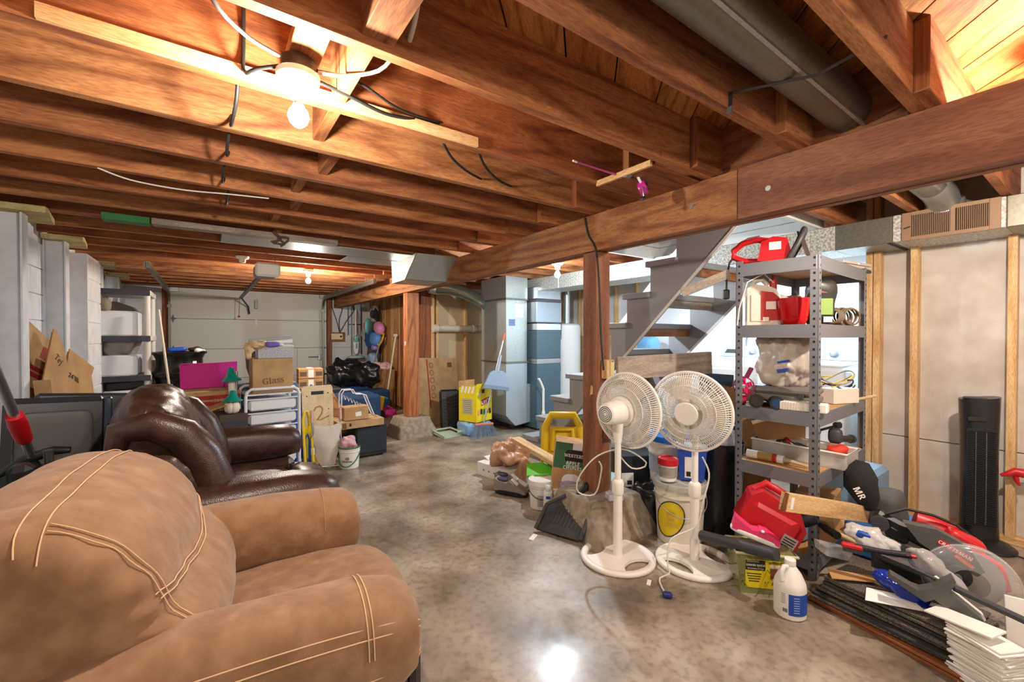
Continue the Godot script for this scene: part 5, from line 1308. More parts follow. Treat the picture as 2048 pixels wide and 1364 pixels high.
	put(td, "belly_seam", mb().bb(V(-0.165, -0.006, 0.095), V(0.235, -0.001, 0.115)), M["ink"])
	var gr := thing("return_grille", "brown louvred return air grille on the trunk duct", "grille", V(3.705, 1.985, -0.615))
	var gb := mat("grille_brown", hexc("8a6c52"), 0.5)
	put(gr, "frame", mb().bb(V(-0.012, -0.09, 0.17), V(0, 0.09, 0.215), 0.002).bb(V(-0.012, -0.09, -0.215), V(0, 0.09, -0.17), 0.002).bb(V(-0.012, 0.068, -0.17), V(0, 0.09, 0.17)).bb(V(-0.012, -0.09, -0.17), V(0, -0.068, 0.17)).bb(V(-0.013, -0.07, 0.01), V(0, 0.07, 0.03)), gb)
	put(gr, "backing", mb().bb(V(-0.002, -0.07, -0.17), V(0.001, 0.07, 0.17)), M["ink"])
	var lv := mb().box(Vector3.ZERO, V(0.009, 0.138, 0.003), rot(0, 30, 0)).mesh()
	for k in 40:
		var z := -0.165 + 0.33 * k / 39.0
		if absf(z - 0.02) > 0.012: again(gr, "louvre", lv, gb, X(V(-0.006, 0, z)))
	put(gr, "lever", mb().tube([V(-0.02, -0.01, -0.2), V(-0.03, -0.005, -0.17)], 0.004, 6), M["dark_steel"])
	# stairs
	var st := thing("staircase", "open grey painted wooden stairs rising toward the viewer behind the girder", "stairs", V(2.85, 0, -3.76))
	var poly := [Vector2(0.03, 0.0)]
	for k in 8:
		poly.append(Vector2(0.03 + 0.229 * k, 0.17 + 0.235 * k))
		poly.append(Vector2(0.03 + 0.229 * (k + 1), 0.17 + 0.235 * k))
	poly.append(Vector2(1.86, 2.05))
	poly.append(Vector2(2.34, 2.05))
	poly.append(Vector2(0.23, 0.0))
	for x in [0.0, 0.9]: put(st, "stringer", mb().prism(poly, 0.04, X(V(x, 0, 0), Basis(V(0, 0, 1), V(0, 1, 0), V(-1, 0, 0)))), M["grey_paint"])
	put(st, "stringer_edge", mb().bar(V(-0.022, 1.06, 1.33), V(-0.022, 2.03, 2.33), 0.008, 0.02), M["white_paint"])
	put(st, "stringer_edge", mb().bar(V(0.878, 0.9, 1.16), V(0.878, 2.03, 2.33), 0.008, 0.02), M["white_paint"])
	for k in 8:
		var t := put(st, "tread", mb().bb(V(-0.05, 0.17 + 0.235 * k, 0.229 * k), V(0.93, 0.215 + 0.235 * k, 0.229 * k + 0.27), 0.004), M["grey_paint"])
		put(t, "worn_underside", mb().bb(V(0.03, 0.166 + 0.235 * k, 0.229 * k + 0.04), V(0.87, 0.17 + 0.235 * k, 0.229 * k + 0.268)), M["graywood"])
		put(st, "cleat", mb().bb(V(0.03, 0.1 + 0.235 * k, 0.229 * k + 0.22), V(0.87, 0.165 + 0.235 * k, 0.229 * k + 0.255), 0.002), M["girder"] if k % 2 else M["graywood"])
	put(st, "handrail", mb().bar(V(0.86, 1.25, 0.45), V(0.86, 2.35, 1.55), 0.04, 0.07, 0.012), M["white_paint"])
	one("brace_stick", mb().bar(V(0, 0, 0), V(0.16, 0.11, 0.22), 0.03, 0.055, 0.002), M["graywood"], "short dusty stick jutting out from the shelf top to the stairs", "stick", V(2.44, 1.55, -1.6))

func partition_pile() -> void:
	var fc := thing("flat_carton", "flattened brown carton with a red print stripe leaning by the partition", "cardboard", V(2.78, 0, -5.72), rot(-8, 14, 0))
	put(fc, "outer_sheet", mb().prism([Vector2(-0.38, 0), Vector2(0.4, 0), Vector2(0.4, 0.95), Vector2(-0.38, 0.98)], 0.012), M["cardboard"])
	put(fc, "side_flap", mb().box(V(-0.42, 0.46, 0.06), V(0.012, 0.92, 0.16), rot(0, -30, 2)), M["cardboard_pale"])
	put(fc, "red_stripe", mb().box(V(-0.16, 0.6, 0.0065), V(0.02, 0.7, 0.001)), M["ink_red"])
	for k in 5: put(fc, "printed_ring", ring(mb(), V(-0.09, 0.86 - 0.11 * k, 0.0066), V(1, 0, 0), V(0, 1, 0), 0.035, 0.004, 20, 4), M["ink_red"])
	put(fc, "printed_square", mb().box(V(0.26, 0.85, 0.0065), V(0.09, 0.07, 0.001)), M["print_brown"])
	var bl := thing("vent_cover", "black ribbed plastic cover leaning on the flattened carton", "cover", V(2.74, 0, -5.34), rot(-10, -14, 0))
	put(bl, "shell", mb().box(V(0, 0.27, 0), V(0.28, 0.54, 0.06), Basis(), 0.028), M["black_plastic"])
	for k in 9: put(bl, "rib", mb().tube([V(-0.09, 0.09 + 0.045 * k, 0.031), V(0.0, 0.075 + 0.045 * k, 0.034), V(0.1, 0.1 + 0.045 * k, 0.031)], 0.006, 6), M["dark_grey"])
	one("brown_board", mb().box(V(0, 0.22, 0), V(0.12, 0.44, 0.012)), M["cardboard_dark"], "narrow strip of brown cardboard behind the yellow chip carton", "cardboard", V(2.86, 0, -5.15), rot(-9, -10, 0))
	var bw := thing("bottle_pack", "shrink wrapped pack of blue water bottles under the chip carton", "bottles", V(2.86, 0, -4.9), ry(8))
	var wrap := mat("wrap_blue", hexc("3f93d0"), 0.15)
	for i in 4:
		for j in 3: put(bw, "bottle", mb().lathe([Vector2(0, 0), Vector2(0.038, 0), Vector2(0.04, 0.02), Vector2(0.037, 0.08), Vector2(0.04, 0.12), Vector2(0.03, 0.15), Vector2(0.016, 0.165), Vector2(0, 0.165)], X(V(-0.13 + 0.085 * i, 0, -0.085 + 0.085 * j)), 12), wrap)
	put(bw, "film", mb().puff(V(0, 0.085, 0), V(0.2, 0.09, 0.15), 0.4, 0.4, Basis(), noise(141, 0.9, 3), 0.03, 40, 20), mat("film_blue", Color(0.75, 0.9, 1.0, 0.35), 0.12, 0.0, {"transparency": BaseMaterial3D.TRANSPARENCY_ALPHA}))
	# yellow chip carton
	var ly := thing("chip_carton", "open yellow carton of potato chips on the bottle pack", "box", V(2.88, 0.178, -4.9), ry(20))
	var yl := mat("carton_yellow", hexc("e8d21c"), 0.45)
	put(ly, "body", mb().bb(V(-0.16, 0, -0.15), V(0.16, 0.43, 0.15), 0.003), yl)
	put(ly, "back_flap", mb().box(V(0, 0.47, -0.149), V(0.32, 0.09, 0.004)), M["cardboard_pale"])
	put(ly, "front_flap", mb().box(V(0, 0.46, 0.149), V(0.32, 0.06, 0.004)), yl)
	for k in 4: put(ly, "fold", mb().box(V(-0.161, 0.41, -0.09 + 0.06 * k), V(0.003, 0.09, 0.03), rot(20, 0, 0)), M["paper"])
	put(ly, "logo_plate", mb().prism([Vector2(-0.09, -0.05), Vector2(0.1, -0.01), Vector2(0.09, 0.06), Vector2(-0.085, 0.03)], 0.002, X(V(0.02, 0.25, 0.151))), M["print_red"])
	text(ly, "Lay's", 0.055, M["paper"], X(V(0.02, 0.258, 0.1525), rot(0, 0, 12)), true)
	for k in 5: put(ly, "printed_bag", mb().box(V(-0.12 + 0.058 * k, 0.12 + 0.01 * (k % 2), 0.151), V(0.045, 0.07, 0.001), rot(0, 0, -8 + 5 * k)), [mat("bag_peach", hexc("e2a45c"), 0.5), M["ink"], M["green_plastic"], M["print_red"], M["maroon"]][k])
	put(ly, "printed_circle", mb().cyl(V(-0.12, 0.36, 0.15), V(-0.12, 0.36, 0.1512), 0.025), M["paper"])
	put(ly, "printed_chip", mb().box(V(-0.03, 0.39, 0.151), V(0.06, 0.05, 0.001)), M["maroon"])
	put(ly, "nutrition_label", mb().box(V(-0.161, 0.2, 0.0), V(0.002, 0.2, 0.17)), mat("label_grey", hexc("b9b48c"), 0.6))
	for k in 7: put(ly, "print_line", mb().box(V(-0.1625, 0.27 - 0.025 * k, 0.0), V(0.001, 0.006, 0.13 - 0.01 * (k % 3))), M["mid_grey"])
	# broom with clip-on dustpan
	var br := thing("broom", "angled broom with an orange tip leaning on the plenum", "broom", V(2.84, 0, -4.62))
	var bt := V(0.36, 1.32, -0.06)
	var b0 := V(0.0, 0.2, 0.0)
	put(br, "handle", mb().tube([b0, bt], 0.011, 10), mat("alu", hexc("b9bec4"), 0.3, 0.7))
	put(br, "tip", mb().tube([b0.lerp(bt, 0.91), bt], [0.013, 0.014], 10), M["orange"])
	put(br, "block", mb().box(V(0, 0.17, 0), V(0.27, 0.03, 0.04), rot(0, 0, -3), 0.008), mat("salmon", hexc("c27a66"), 0.5))
	var bm := mb()
	for i in 34:
		for j in 3:
			var u := -1.0 + 2.0 * i / 33.0
			bm.tube([V(0.12 * u, 0.155, -0.012 + 0.012 * j), V(0.2 * u + rnd(-0.006, 0.006), 0.005, -0.04 + 0.035 * j + rnd(-0.005, 0.005))], 0.0022, 4, false)
	var bo := put(br, "bristles", bm, mat("bristle", hexc("7f8fa0"), 0.7))
	bo.set_meta("kind", "stuff")
	var dn := thing("dustpan", "grey dustpan clipped on the leaning broom handle", "dustpan", V(2.99, 0.62, -4.56), rot(-6, -8, -4))
	put(dn, "pan", mb().prism([Vector2(-0.19, 0.0), Vector2(0.17, -0.03), Vector2(0.12, 0.19), Vector2(0.08, 0.22), Vector2(-0.06, 0.22), Vector2(-0.1, 0.19)], 0.03), mat("pan_grey", hexc("8f9fb2"), 0.45))
	put(dn, "lip", mb().bar(V(-0.18, 0.02, 0.018), V(0.165, -0.01, 0.018), 0.012, 0.05, 0.003), mat("pan_lip", hexc("76869a"), 0.45))
	put(dn, "handle", mb().tube([V(0.01, 0.2, 0.0), V(0.06, 0.42, -0.02)], [0.025, 0.016], 10), M["pan_grey"])
	var gd := thing("dustpan", "pale green dustpan lying on the floor by the far footing", "dustpan", V(2.52, 0, -5.0), ry(20))
	put(gd, "pan", mb().prism([Vector2(-0.17, -0.12), Vector2(0.13, -0.14), Vector2(0.16, 0.1), Vector2(-0.1, 0.16)], 0.012, X(V(0, 0.012, 0), rot(-84, 0, 0))), mat("pan_green", hexc("a9b9a0"), 0.5))
	put(gd, "wall", mb().tube([V(-0.17, 0.03, 0.12), V(-0.1, 0.06, -0.16), V(0.16, 0.06, -0.1), V(0.14, 0.03, 0.14)], 0.014, 6), M["pan_green"])
	put(gd, "handle", mb().tube([V(0.05, 0.05, 0.13), V(0.2, 0.06, 0.2)], 0.016, 8), M["pan_green"])

func post_pile() -> void:
	# shallow white box with a carrier bag
	var wb := thing("shoe_box", "low white box under the orange carrier bag", "box", V(2.16, 0, -3.24), ry(-80))
	put(wb, "body", mb().bb(V(-0.21, 0, -0.07), V(0.21, 0.12, 0.09), 0.003), M["paper"])
	put(wb, "lid_flap", mb().box(V(-0.17, 0.13, -0.06), V(0.1, 0.004, 0.12), rot(0, 0, -20)), M["paper"])
	for k in 3: put(wb, "printed_square", mb().box(V(-0.12 + 0.07 * k, 0.06, 0.0905), V(0.018, 0.014, 0.001)), M["mid_grey"])
	one("carrier_bag", mb().puff(V(0, 0.1, 0), V(0.16, 0.11, 0.15), 0.8, 0.8, Basis(), noise(151, 0.55, 4), 0.09, 54, 30).puff(V(0.02, -0.03, 0.16), V(0.05, 0.12, 0.05), 0.8, 0.8, Basis(), noise(152, 0.8, 3), 0.05, 30, 18), mat("bag_orange", hexc("c99a78"), 0.35), "crumpled orange brown carrier bag on the low white box", "bag", V(2.2, 0.13, -3.15))
	for k in 2:
		var s := thing("sneaker", ["grey and purple sneaker beside the white bucket, nearer one", "grey and purple sneaker behind its pair by the white bucket"][k], "shoe", V(2.0 + 0.07 * k, 0.0, -2.83 - 0.1 * k), ry(-62), "pair of sneakers")
		put(s, "sole", mb().puff(V(0, 0.02, 0), V(0.145, 0.022, 0.05), 0.6, 0.4, Basis(), null, 0.0, 26, 10), M["black_rubber"])
		put(s, "upper", mb().prism([Vector2(-0.14, 0.03), Vector2(0.14, 0.03), Vector2(0.135, 0.05), Vector2(0.05, 0.085), Vector2(0.0, 0.12), Vector2(-0.03, 0.1), Vector2(-0.1, 0.11), Vector2(-0.14, 0.125)], 0.085), mat("shoe_grey", hexc("8d8378"), 0.8))
		put(s, "collar", mb().puff(V(-0.085, 0.112, 0), V(0.05, 0.014, 0.036), 0.8, 0.8, Basis(), null, 0.0, 18, 8), mat("shoe_purple", hexc("40384f"), 0.8))
		put(s, "laces", mb().box(V(0.03, 0.105, 0), V(0.07, 0.012, 0.04), rot(0, 0, -38), 0.004), M["paper"])
	var bk := bucket("paint_bucket", "small white paint bucket with a ribbed lid near the post", V(2.04, 0, -2.5), 0.093, 0.2, M["white_plastic"], M["white_plastic"])
	bail(bk, 0.093, 0.15, 0.06, M["dark_steel"], -30)
	for k in 8: put(bk, "print_line", mb().box(ry(-40) * V(0, 0.11 - 0.01 * k, 0.0905), V(0.06, 0.003, 0.001), ry(-40)), M["mid_grey"])
	var sc := thing("spray_can", "white and blue spray can standing before the paint bucket", "spray can", V(1.975, 0, -2.345))
	put(sc, "can", mb().lathe([Vector2(0, 0), Vector2(0.031, 0), Vector2(0.033, 0.005), Vector2(0.033, 0.165), Vector2(0.026, 0.18), Vector2(0.026, 0.18), Vector2(0, 0.182)], Transform3D(), 24), M["white_paint"])
	put(sc, "cap", mb().lathe([Vector2(0, 0.182), Vector2(0.024, 0.182), Vector2(0.022, 0.215), Vector2(0, 0.218)], Transform3D(), 20), M["cool_plastic"])
	put(sc, "blue_band", mb().lathe([Vector2(0.0335, 0.002), Vector2(0.0335, 0.045)], Transform3D(), 24), M["print_blue"])
	put(sc, "blue_badge", mb().box(ry(-40) * V(0, 0.14, 0.0325), V(0.03, 0.02, 0.003), ry(-40), 0.001), M["print_blue"])
	put(sc, "red_badge", mb().box(ry(-40) * V(0, 0.085, 0.0325), V(0.024, 0.02, 0.003), ry(-40), 0.001), M["print_red"])
	var gb := thing("green_box", "bright green folder box tilted over the paint bucket", "box", V(2.16, 0.2, -2.62), rot(14, -38, 6))
	put(gb, "lid", mb().bb(V(-0.13, 0.03, -0.09), V(0.13, 0.045, 0.09), 0.003), mat("lime", hexc("5cc22c"), 0.4))
	put(gb, "tray", mb().bb(V(-0.12, -0.01, -0.08), V(0.12, 0.03, 0.08), 0.002), M["cardboard"])
	put(gb, "tag", mb().box(V(0.11, 0.025, 0.092), V(0.06, 0.04, 0.002)), mat("pale_lime", hexc("b9e0a8"), 0.6))
	one("box_stack", mb().bb(V(-0.1, 0, -0.08), V(0.1, 0.185, 0.08), 0.004), M["cardboard_dark"], "dark carton holding up the green box", "box", V(2.2, 0, -2.66), ry(-30))
	var dr := thing("power_drill", "red and black drill lying on the green box", "drill", V(2.2, 0.28, -2.6), rot(0, 25, -10))
	put(dr, "body", mb().puff(V(0, 0.02, 0), V(0.05, 0.028, 0.028), 0.7, 0.7, Basis(), null, 0.0, 20, 10), M["red_plastic"])
	put(dr, "chuck", mb().cyl(V(0.045, 0.02, 0), V(0.1, 0.02, 0), 0.018, 0.012), M["black_plastic"])
	put(dr, "handle", mb().bar(V(-0.03, 0.01, 0), V(-0.07, 0.0, 0.08), 0.03, 0.03, 0.008), M["black_plastic"])
	one("pine_board", mb().bar(V(-0.02, 0.1, -0.3), V(0.0, 0.0, 0.32), 0.09, 0.035, 0.002), M["pine"], "pale pine board slanting over the pile to the wood chunk carton", "board", V(2.19, 0.29, -2.72))
	# apple chunks carton
	var ac := thing("wood_chunk_carton", "green and brown carton of smoker wood leaning on the post", "box", V(2.22, 0.115, -2.40), rot(0, -40, -7))
	put(ac, "body", mb().bb(V(-0.14, 0, -0.1), V(0.14, 0.38, 0.1), 0.003), M["cardboard_pale"])
	put(ac, "green_panel", mb().box(V(0, 0.285, 0.1008), V(0.28, 0.19, 0.0012)), mat("smoke_green", hexc("3c6b48"), 0.6))
	put(ac, "black_badge", mb().prism([Vector2(-0.06, 0.25), Vector2(0.07, 0.25), Vector2(0.075, 0.31), Vector2(0.06, 0.33), Vector2(-0.05, 0.33), Vector2(-0.065, 0.31)], 0.003, X(V(0.0, 0.0, 0.102))), M["ink"])
	text(ac, "WESTERN", 0.022, M["paper"], X(V(0.004, 0.29, 0.104)), true, "Droid Serif")
	text(ac, "APPLE", 0.026, M["paper"], X(V(0.0, 0.235, 0.102)), true)
	text(ac, "BBQ COOKING", 0.01, M["paper"], X(V(0.0, 0.217, 0.102)), true)
	text(ac, "CHUNKS", 0.026, M["paper"], X(V(0.0, 0.2, 0.102)), true)
	put(ac, "printed_wood", mb().puff(V(0.0, 0.11, 0.101), V(0.07, 0.045, 0.001), 0.8, 0.8, Basis(), noise(155, 1.0, 2), 0.01, 24, 12), M["paper"])
	put(ac, "top_label", mb().box(V(0.02, 0.36, 0.103), V(0.07, 0.05, 0.002)), M["paper"])
	put(ac, "print_line", mb().box(V(0.03, 0.02, 0.101), V(0.1, 0.006, 0.001)), M["ink"])
	var ys := thing("step_stool", "yellow plastic folding step stool behind the wood chunk carton", "stool", V(2.46, 0, -2.72), rot(-10, -38, 0))
	put(ys, "frame", mb().tube([V(-0.17, 0.0, 0), V(-0.15, 0.5, 0), V(-0.1, 0.6, 0), V(0.1, 0.6, 0), V(0.15, 0.5, 0), V(0.17, 0.0, 0)], 0.035, 10), M["yellow_plastic"])
	put(ys, "panel", mb().box(V(0, 0.3, -0.01), V(0.3, 0.4, 0.02), Basis(), 0.008), M["yellow_plastic"])
	put(ys, "inner_hoop", mb().tube([V(-0.09, 0.3, 0.02), V(-0.08, 0.48, 0.03), V(0.08, 0.48, 0.03), V(0.09, 0.3, 0.02)], 0.022, 8), M["yellow_plastic"])
	var bx := thing("game_box", "red and white game box lying before the wood chunk carton", "box", V(2.12, 0.12, -2.3), rot(6, -35, 0))
	put(bx, "lid", mb().bb(V(-0.1, 0.0, -0.07), V(0.1, 0.035, 0.07), 0.002), M["paper"])
	put(bx, "red_side", mb().box(V(0, 0.017, 0.0708), V(0.2, 0.03, 0.001)), M["print_red"])
	one("pouch", mb().puff(V(0, 0.03, 0), V(0.08, 0.03, 0.05), 0.6, 0.6, Basis(), noise(156, 0.8, 2), 0.02, 24, 12), mat("lilac", hexc("a59bb5"), 0.4), "lilac plastic pouch on the game box", "pouch", V(2.17, 0.16, -2.33))
	one("cloth_sack", mb().puff(V(0, 0.07, 0), V(0.08, 0.075, 0.06), 0.7, 0.6, Basis(), noise(157, 0.7, 3), 0.03, 30, 18, 0.1), mat("canvas", hexc("cdbfa0"), 0.95), "small beige cloth sack beside the black dustpan", "sack", V(2.03, 0, -2.24))
	# black dustpan leaning on the footing
	var dp := thing("dustpan", "dusty black dustpan leaning on the near footing", "dustpan", V(1.80, 0.012, -2.04), Basis(V(0.26, 0.0, 0.965), V(0.72, 0.67, -0.19), V(-0.65, 0.745, 0.175)).orthonormalized())
	var bp := mat("pan_black", hexc("3a3a3b"), 0.6)
	put(dp, "pan", mb().prism([Vector2(-0.17, 0.0), Vector2(0.16, 0.02), Vector2(0.15, 0.2), Vector2(0.08, 0.27), Vector2(0.03, 0.26), Vector2(-0.05, 0.26), Vector2(-0.16, 0.17)], 0.014), bp)
	for s in [[V(-0.17, 0, 0.012), V(-0.16, 0.17, 0.03), V(-0.05, 0.26, 0.04)], [V(0.16, 0.02, 0.012), V(0.155, 0.2, 0.03), V(0.08, 0.27, 0.04)]]: put(dp, "side_wall", mb().tube(s, 0.014, 8), bp)
	for k in 8: put(dp, "ridge", mb().tube([V(-0.1 + 0.028 * k, 0.07, 0.008), V(-0.09 + 0.026 * k, 0.2, 0.009)], 0.004, 6), M["dark_grey"])
	put(dp, "handle", mb().tube([V(0.02, 0.25, 0.02), V(0.03, 0.33, 0.01), V(0.045, 0.42, -0.01)], [0.03, 0.02, 0.024], 12), M["black_plastic"])
	one("light_switch_box", mb().bb(V(-0.05, 0, -0.035), V(0.05, 0.04, 0.035), 0.004), mat("pale_violet", hexc("c7bfd2"), 0.4), "small pale violet plastic case on the near footing", "box", V(2.12, 0.237, -1.86), ry(-25))
	one("paper_scrap", mb().box(V(0, 0.004, 0), V(0.08, 0.006, 0.03), rot(4, 30, 0)), M["paper"], "torn scrap of white paper on the floor before the footing", "paper", V(1.68, 0, -2.14))
	# under the stairs
	var bb := thing("appliance_carton", "black appliance carton with a barcode under the stairs", "box", V(2.62, 0.17, -2.12), ry(-30))
	put(bb, "body", mb().bb(V(-0.15, 0, -0.13), V(0.15, 0.24, 0.13), 0.004), mat("carton_black", hexc("22262c"), 0.45))
	put(bb, "label", mb().box(V(-0.09, 0.07, 0.131), V(0.09, 0.1, 0.001)), M["paper"])
	put(bb, "barcode", mb().box(V(-0.075, 0.05, 0.132), V(0.035, 0.03, 0.001)), M["ink"])
	put(bb, "tan_badge", mb().box(V(0.1, 0.12, 0.131), V(0.03, 0.1, 0.001)), M["pine"])
	one("plastic_crate", mb().bb(V(-0.2, 0, -0.16), V(0.2, 0.168, 0.16), 0.01), M["black_plastic"], "low black crate under the appliance carton", "crate", V(2.6, 0, -2.14), ry(-30))
	one("paper_pad", mb().box(V(0, 0.015, 0), V(0.15, 0.03, 0.11), Basis(), 0.002), mat("pad_cyan", hexc("b9d4da"), 0.6), "pale blue paper pad behind the fan pole", "paper", V(2.36, 0.24, -2.14), rot(4, 20, 8))
	one("black_bag", mb().puff(V(0, 0.13, 0), V(0.13, 0.14, 0.1), 0.7, 0.7, Basis(), noise(158, 0.6, 3), 0.06, 36, 20, 0.1), M["bag_black"], "black plastic bag behind the near footing", "bag", V(2.52, 0, -1.87))
	# buckets
	var b5 := bucket("utility_bucket", "large cream bucket with a yellow oval mark behind the fans", V(2.43, 0, -1.60), 0.15, 0.365, mat("bucket_cream", hexc("e3dcc8"), 0.45), mat("lid_grey2", hexc("b4b2a8"), 0.5))
	bail(b5, 0.15, 0.29, 0.1, M["steel"], -40)
	var ov := []
	for j in 7:
		var row := []
		for i in 17:
			var an := TAU * i / 16.0
			var rr := j / 6.0
			var q := Vector2(cos(an) * 0.62, sin(an) * 0.105 + 0.03 * cos(an)) * rr
			var y := 0.165 + q.y
			row.append(ry(-82 + rad_to_deg(q.x)) * V(0, y, 0.133 + 0.019 * y / 0.3))
		ov.append(row)
	put(b5, "yellow_oval", mb().rows(ov), mat("oval_yellow", hexc("e0c41e"), 0.5))
	var oe := []
	for i in 32:
		var an := TAU * i / 32.0
		var q := Vector2(cos(an) * 0.64, sin(an) * 0.109 + 0.03 * cos(an))
		oe.append(ry(-82 + rad_to_deg(q.x)) * V(0, 0.165 + q.y, 0.134 + 0.019 * (0.165 + q.y) / 0.3))
	for k in 3: text(b5, ["BASS", "PRO", "SHOPS"][k], 0.024, mat("faded_print", hexc("c9a53c"), 0.6), X(ry(-76) * V(0, 0.205 - 0.035 * k, 0.151), ry(-76)), true, "Droid Serif", 0.7)
	put(b5, "oval_outline", mb().tube(oe, 0.003, 5, false, true), M["ink"])
	var rt := bucket("tub", "small white tub with a red lid on the cream bucket", V(2.35, 0.38, -1.63), 0.058, 0.125, M["white_plastic"], M["red_plastic"])
	put(rt, "printed_label", mb().lathe([Vector2(0.0545, 0.025), Vector2(0.058, 0.09)], Transform3D(), 24), mat("label_taupe", hexc("a19a90"), 0.7))
	var dt := thing("detergent_tub", "blue detergent tub with a pale lid on the cream bucket", "tub", V(2.51, 0.38, -1.57), ry(-55))
	put(dt, "body", mb().prism([Vector2(-0.07, 0), Vector2(0.07, 0), Vector2(0.085, 0.19), Vector2(-0.085, 0.19)], 0.13), M["print_blue"])
	put(dt, "lid", mb().box(V(0, 0.2, 0), V(0.19, 0.025, 0.15), Basis(), 0.008), mat("pale_blue", hexc("a9c4dc"), 0.35))
	put(dt, "label", mb().box(V(-0.02, 0.08, 0.066), V(0.045, 0.13, 0.002)), M["paper"])
	put(dt, "barcode", mb().box(V(-0.02, 0.04, 0.0675), V(0.025, 0.03, 0.001)), M["ink"])
	var b6 := bucket("utility_bucket", "tall white bucket with a bright blue lid behind the red lidded tub", V(2.66, 0, -1.82), 0.15, 0.58, M["white_plastic"], mat("lid_blue2", hexc("1f6fd0"), 0.35))
	put(b6, "printed_label", mb().lathe([Vector2(0.1475, 0.34), Vector2(0.149, 0.46)], Transform3D(), 28), mat("label_pale", hexc("a8b2c4"), 0.6))
	var tc := thing("trash_can", "tall black waste bin beside the steel shelf", "bin", V(2.72, 0, -1.50))
	put(tc, "body", mb().lathe([Vector2(0, 0), Vector2(0.115, 0), Vector2(0.12, 0.01), Vector2(0.142, 0.58), Vector2(0.148, 0.6), Vector2(0.148, 0.6), Vector2(0.136, 0.6), Vector2(0.12, 0.3), Vector2(0, 0.3)], Transform3D(), 36), mat("bin_black", hexc("1a1b1e"), 0.25))
	one("rubbish", mb().puff(V(0, 0.05, 0), V(0.11, 0.07, 0.11), 0.8, 0.8, Basis(), noise(159, 0.9, 3), 0.06, 36, 20), mat("wrapper", hexc("b7c3cf"), 0.4), "crumpled pale wrappers filling the black waste bin", "rubbish", V(2.72, 0.57, -1.50))
	one("blue_wrapper", mb().puff(V(0, 0.03, 0), V(0.05, 0.04, 0.04), 0.7, 0.7, Basis(), noise(160, 0.9, 3), 0.03, 24, 14), M["print_blue"], "blue crisp packet on top of the waste bin", "packet", V(2.79, 0.64, -1.47))
	var pb := thing("paper_bag", "large brown paper bag standing behind the waste bin", "bag", V(3.3, 0.46, -1.68), ry(-40))
	put(pb, "bag", mb().prism([Vector2(-0.15, 0), Vector2(0.15, 0), Vector2(0.17, 0.36), Vector2(0.13, 0.44), Vector2(-0.02, 0.42), Vector2(-0.16, 0.46)], 0.18), mat("kraft", hexc("9c7850"), 0.9))
	put(pb, "fold_line", mb().box(V(0.0, 0.2, 0.0905), V(0.31, 0.004, 0.002)), M["cardboard_dark"])
	one("wood_crate", mb().bb(V(-0.18, 0, -0.13), V(0.18, 0.458, 0.13), 0.004), M["cardboard_dark"], "dark carton carrying the brown paper bag", "box", V(3.3, 0, -1.68), ry(-40))

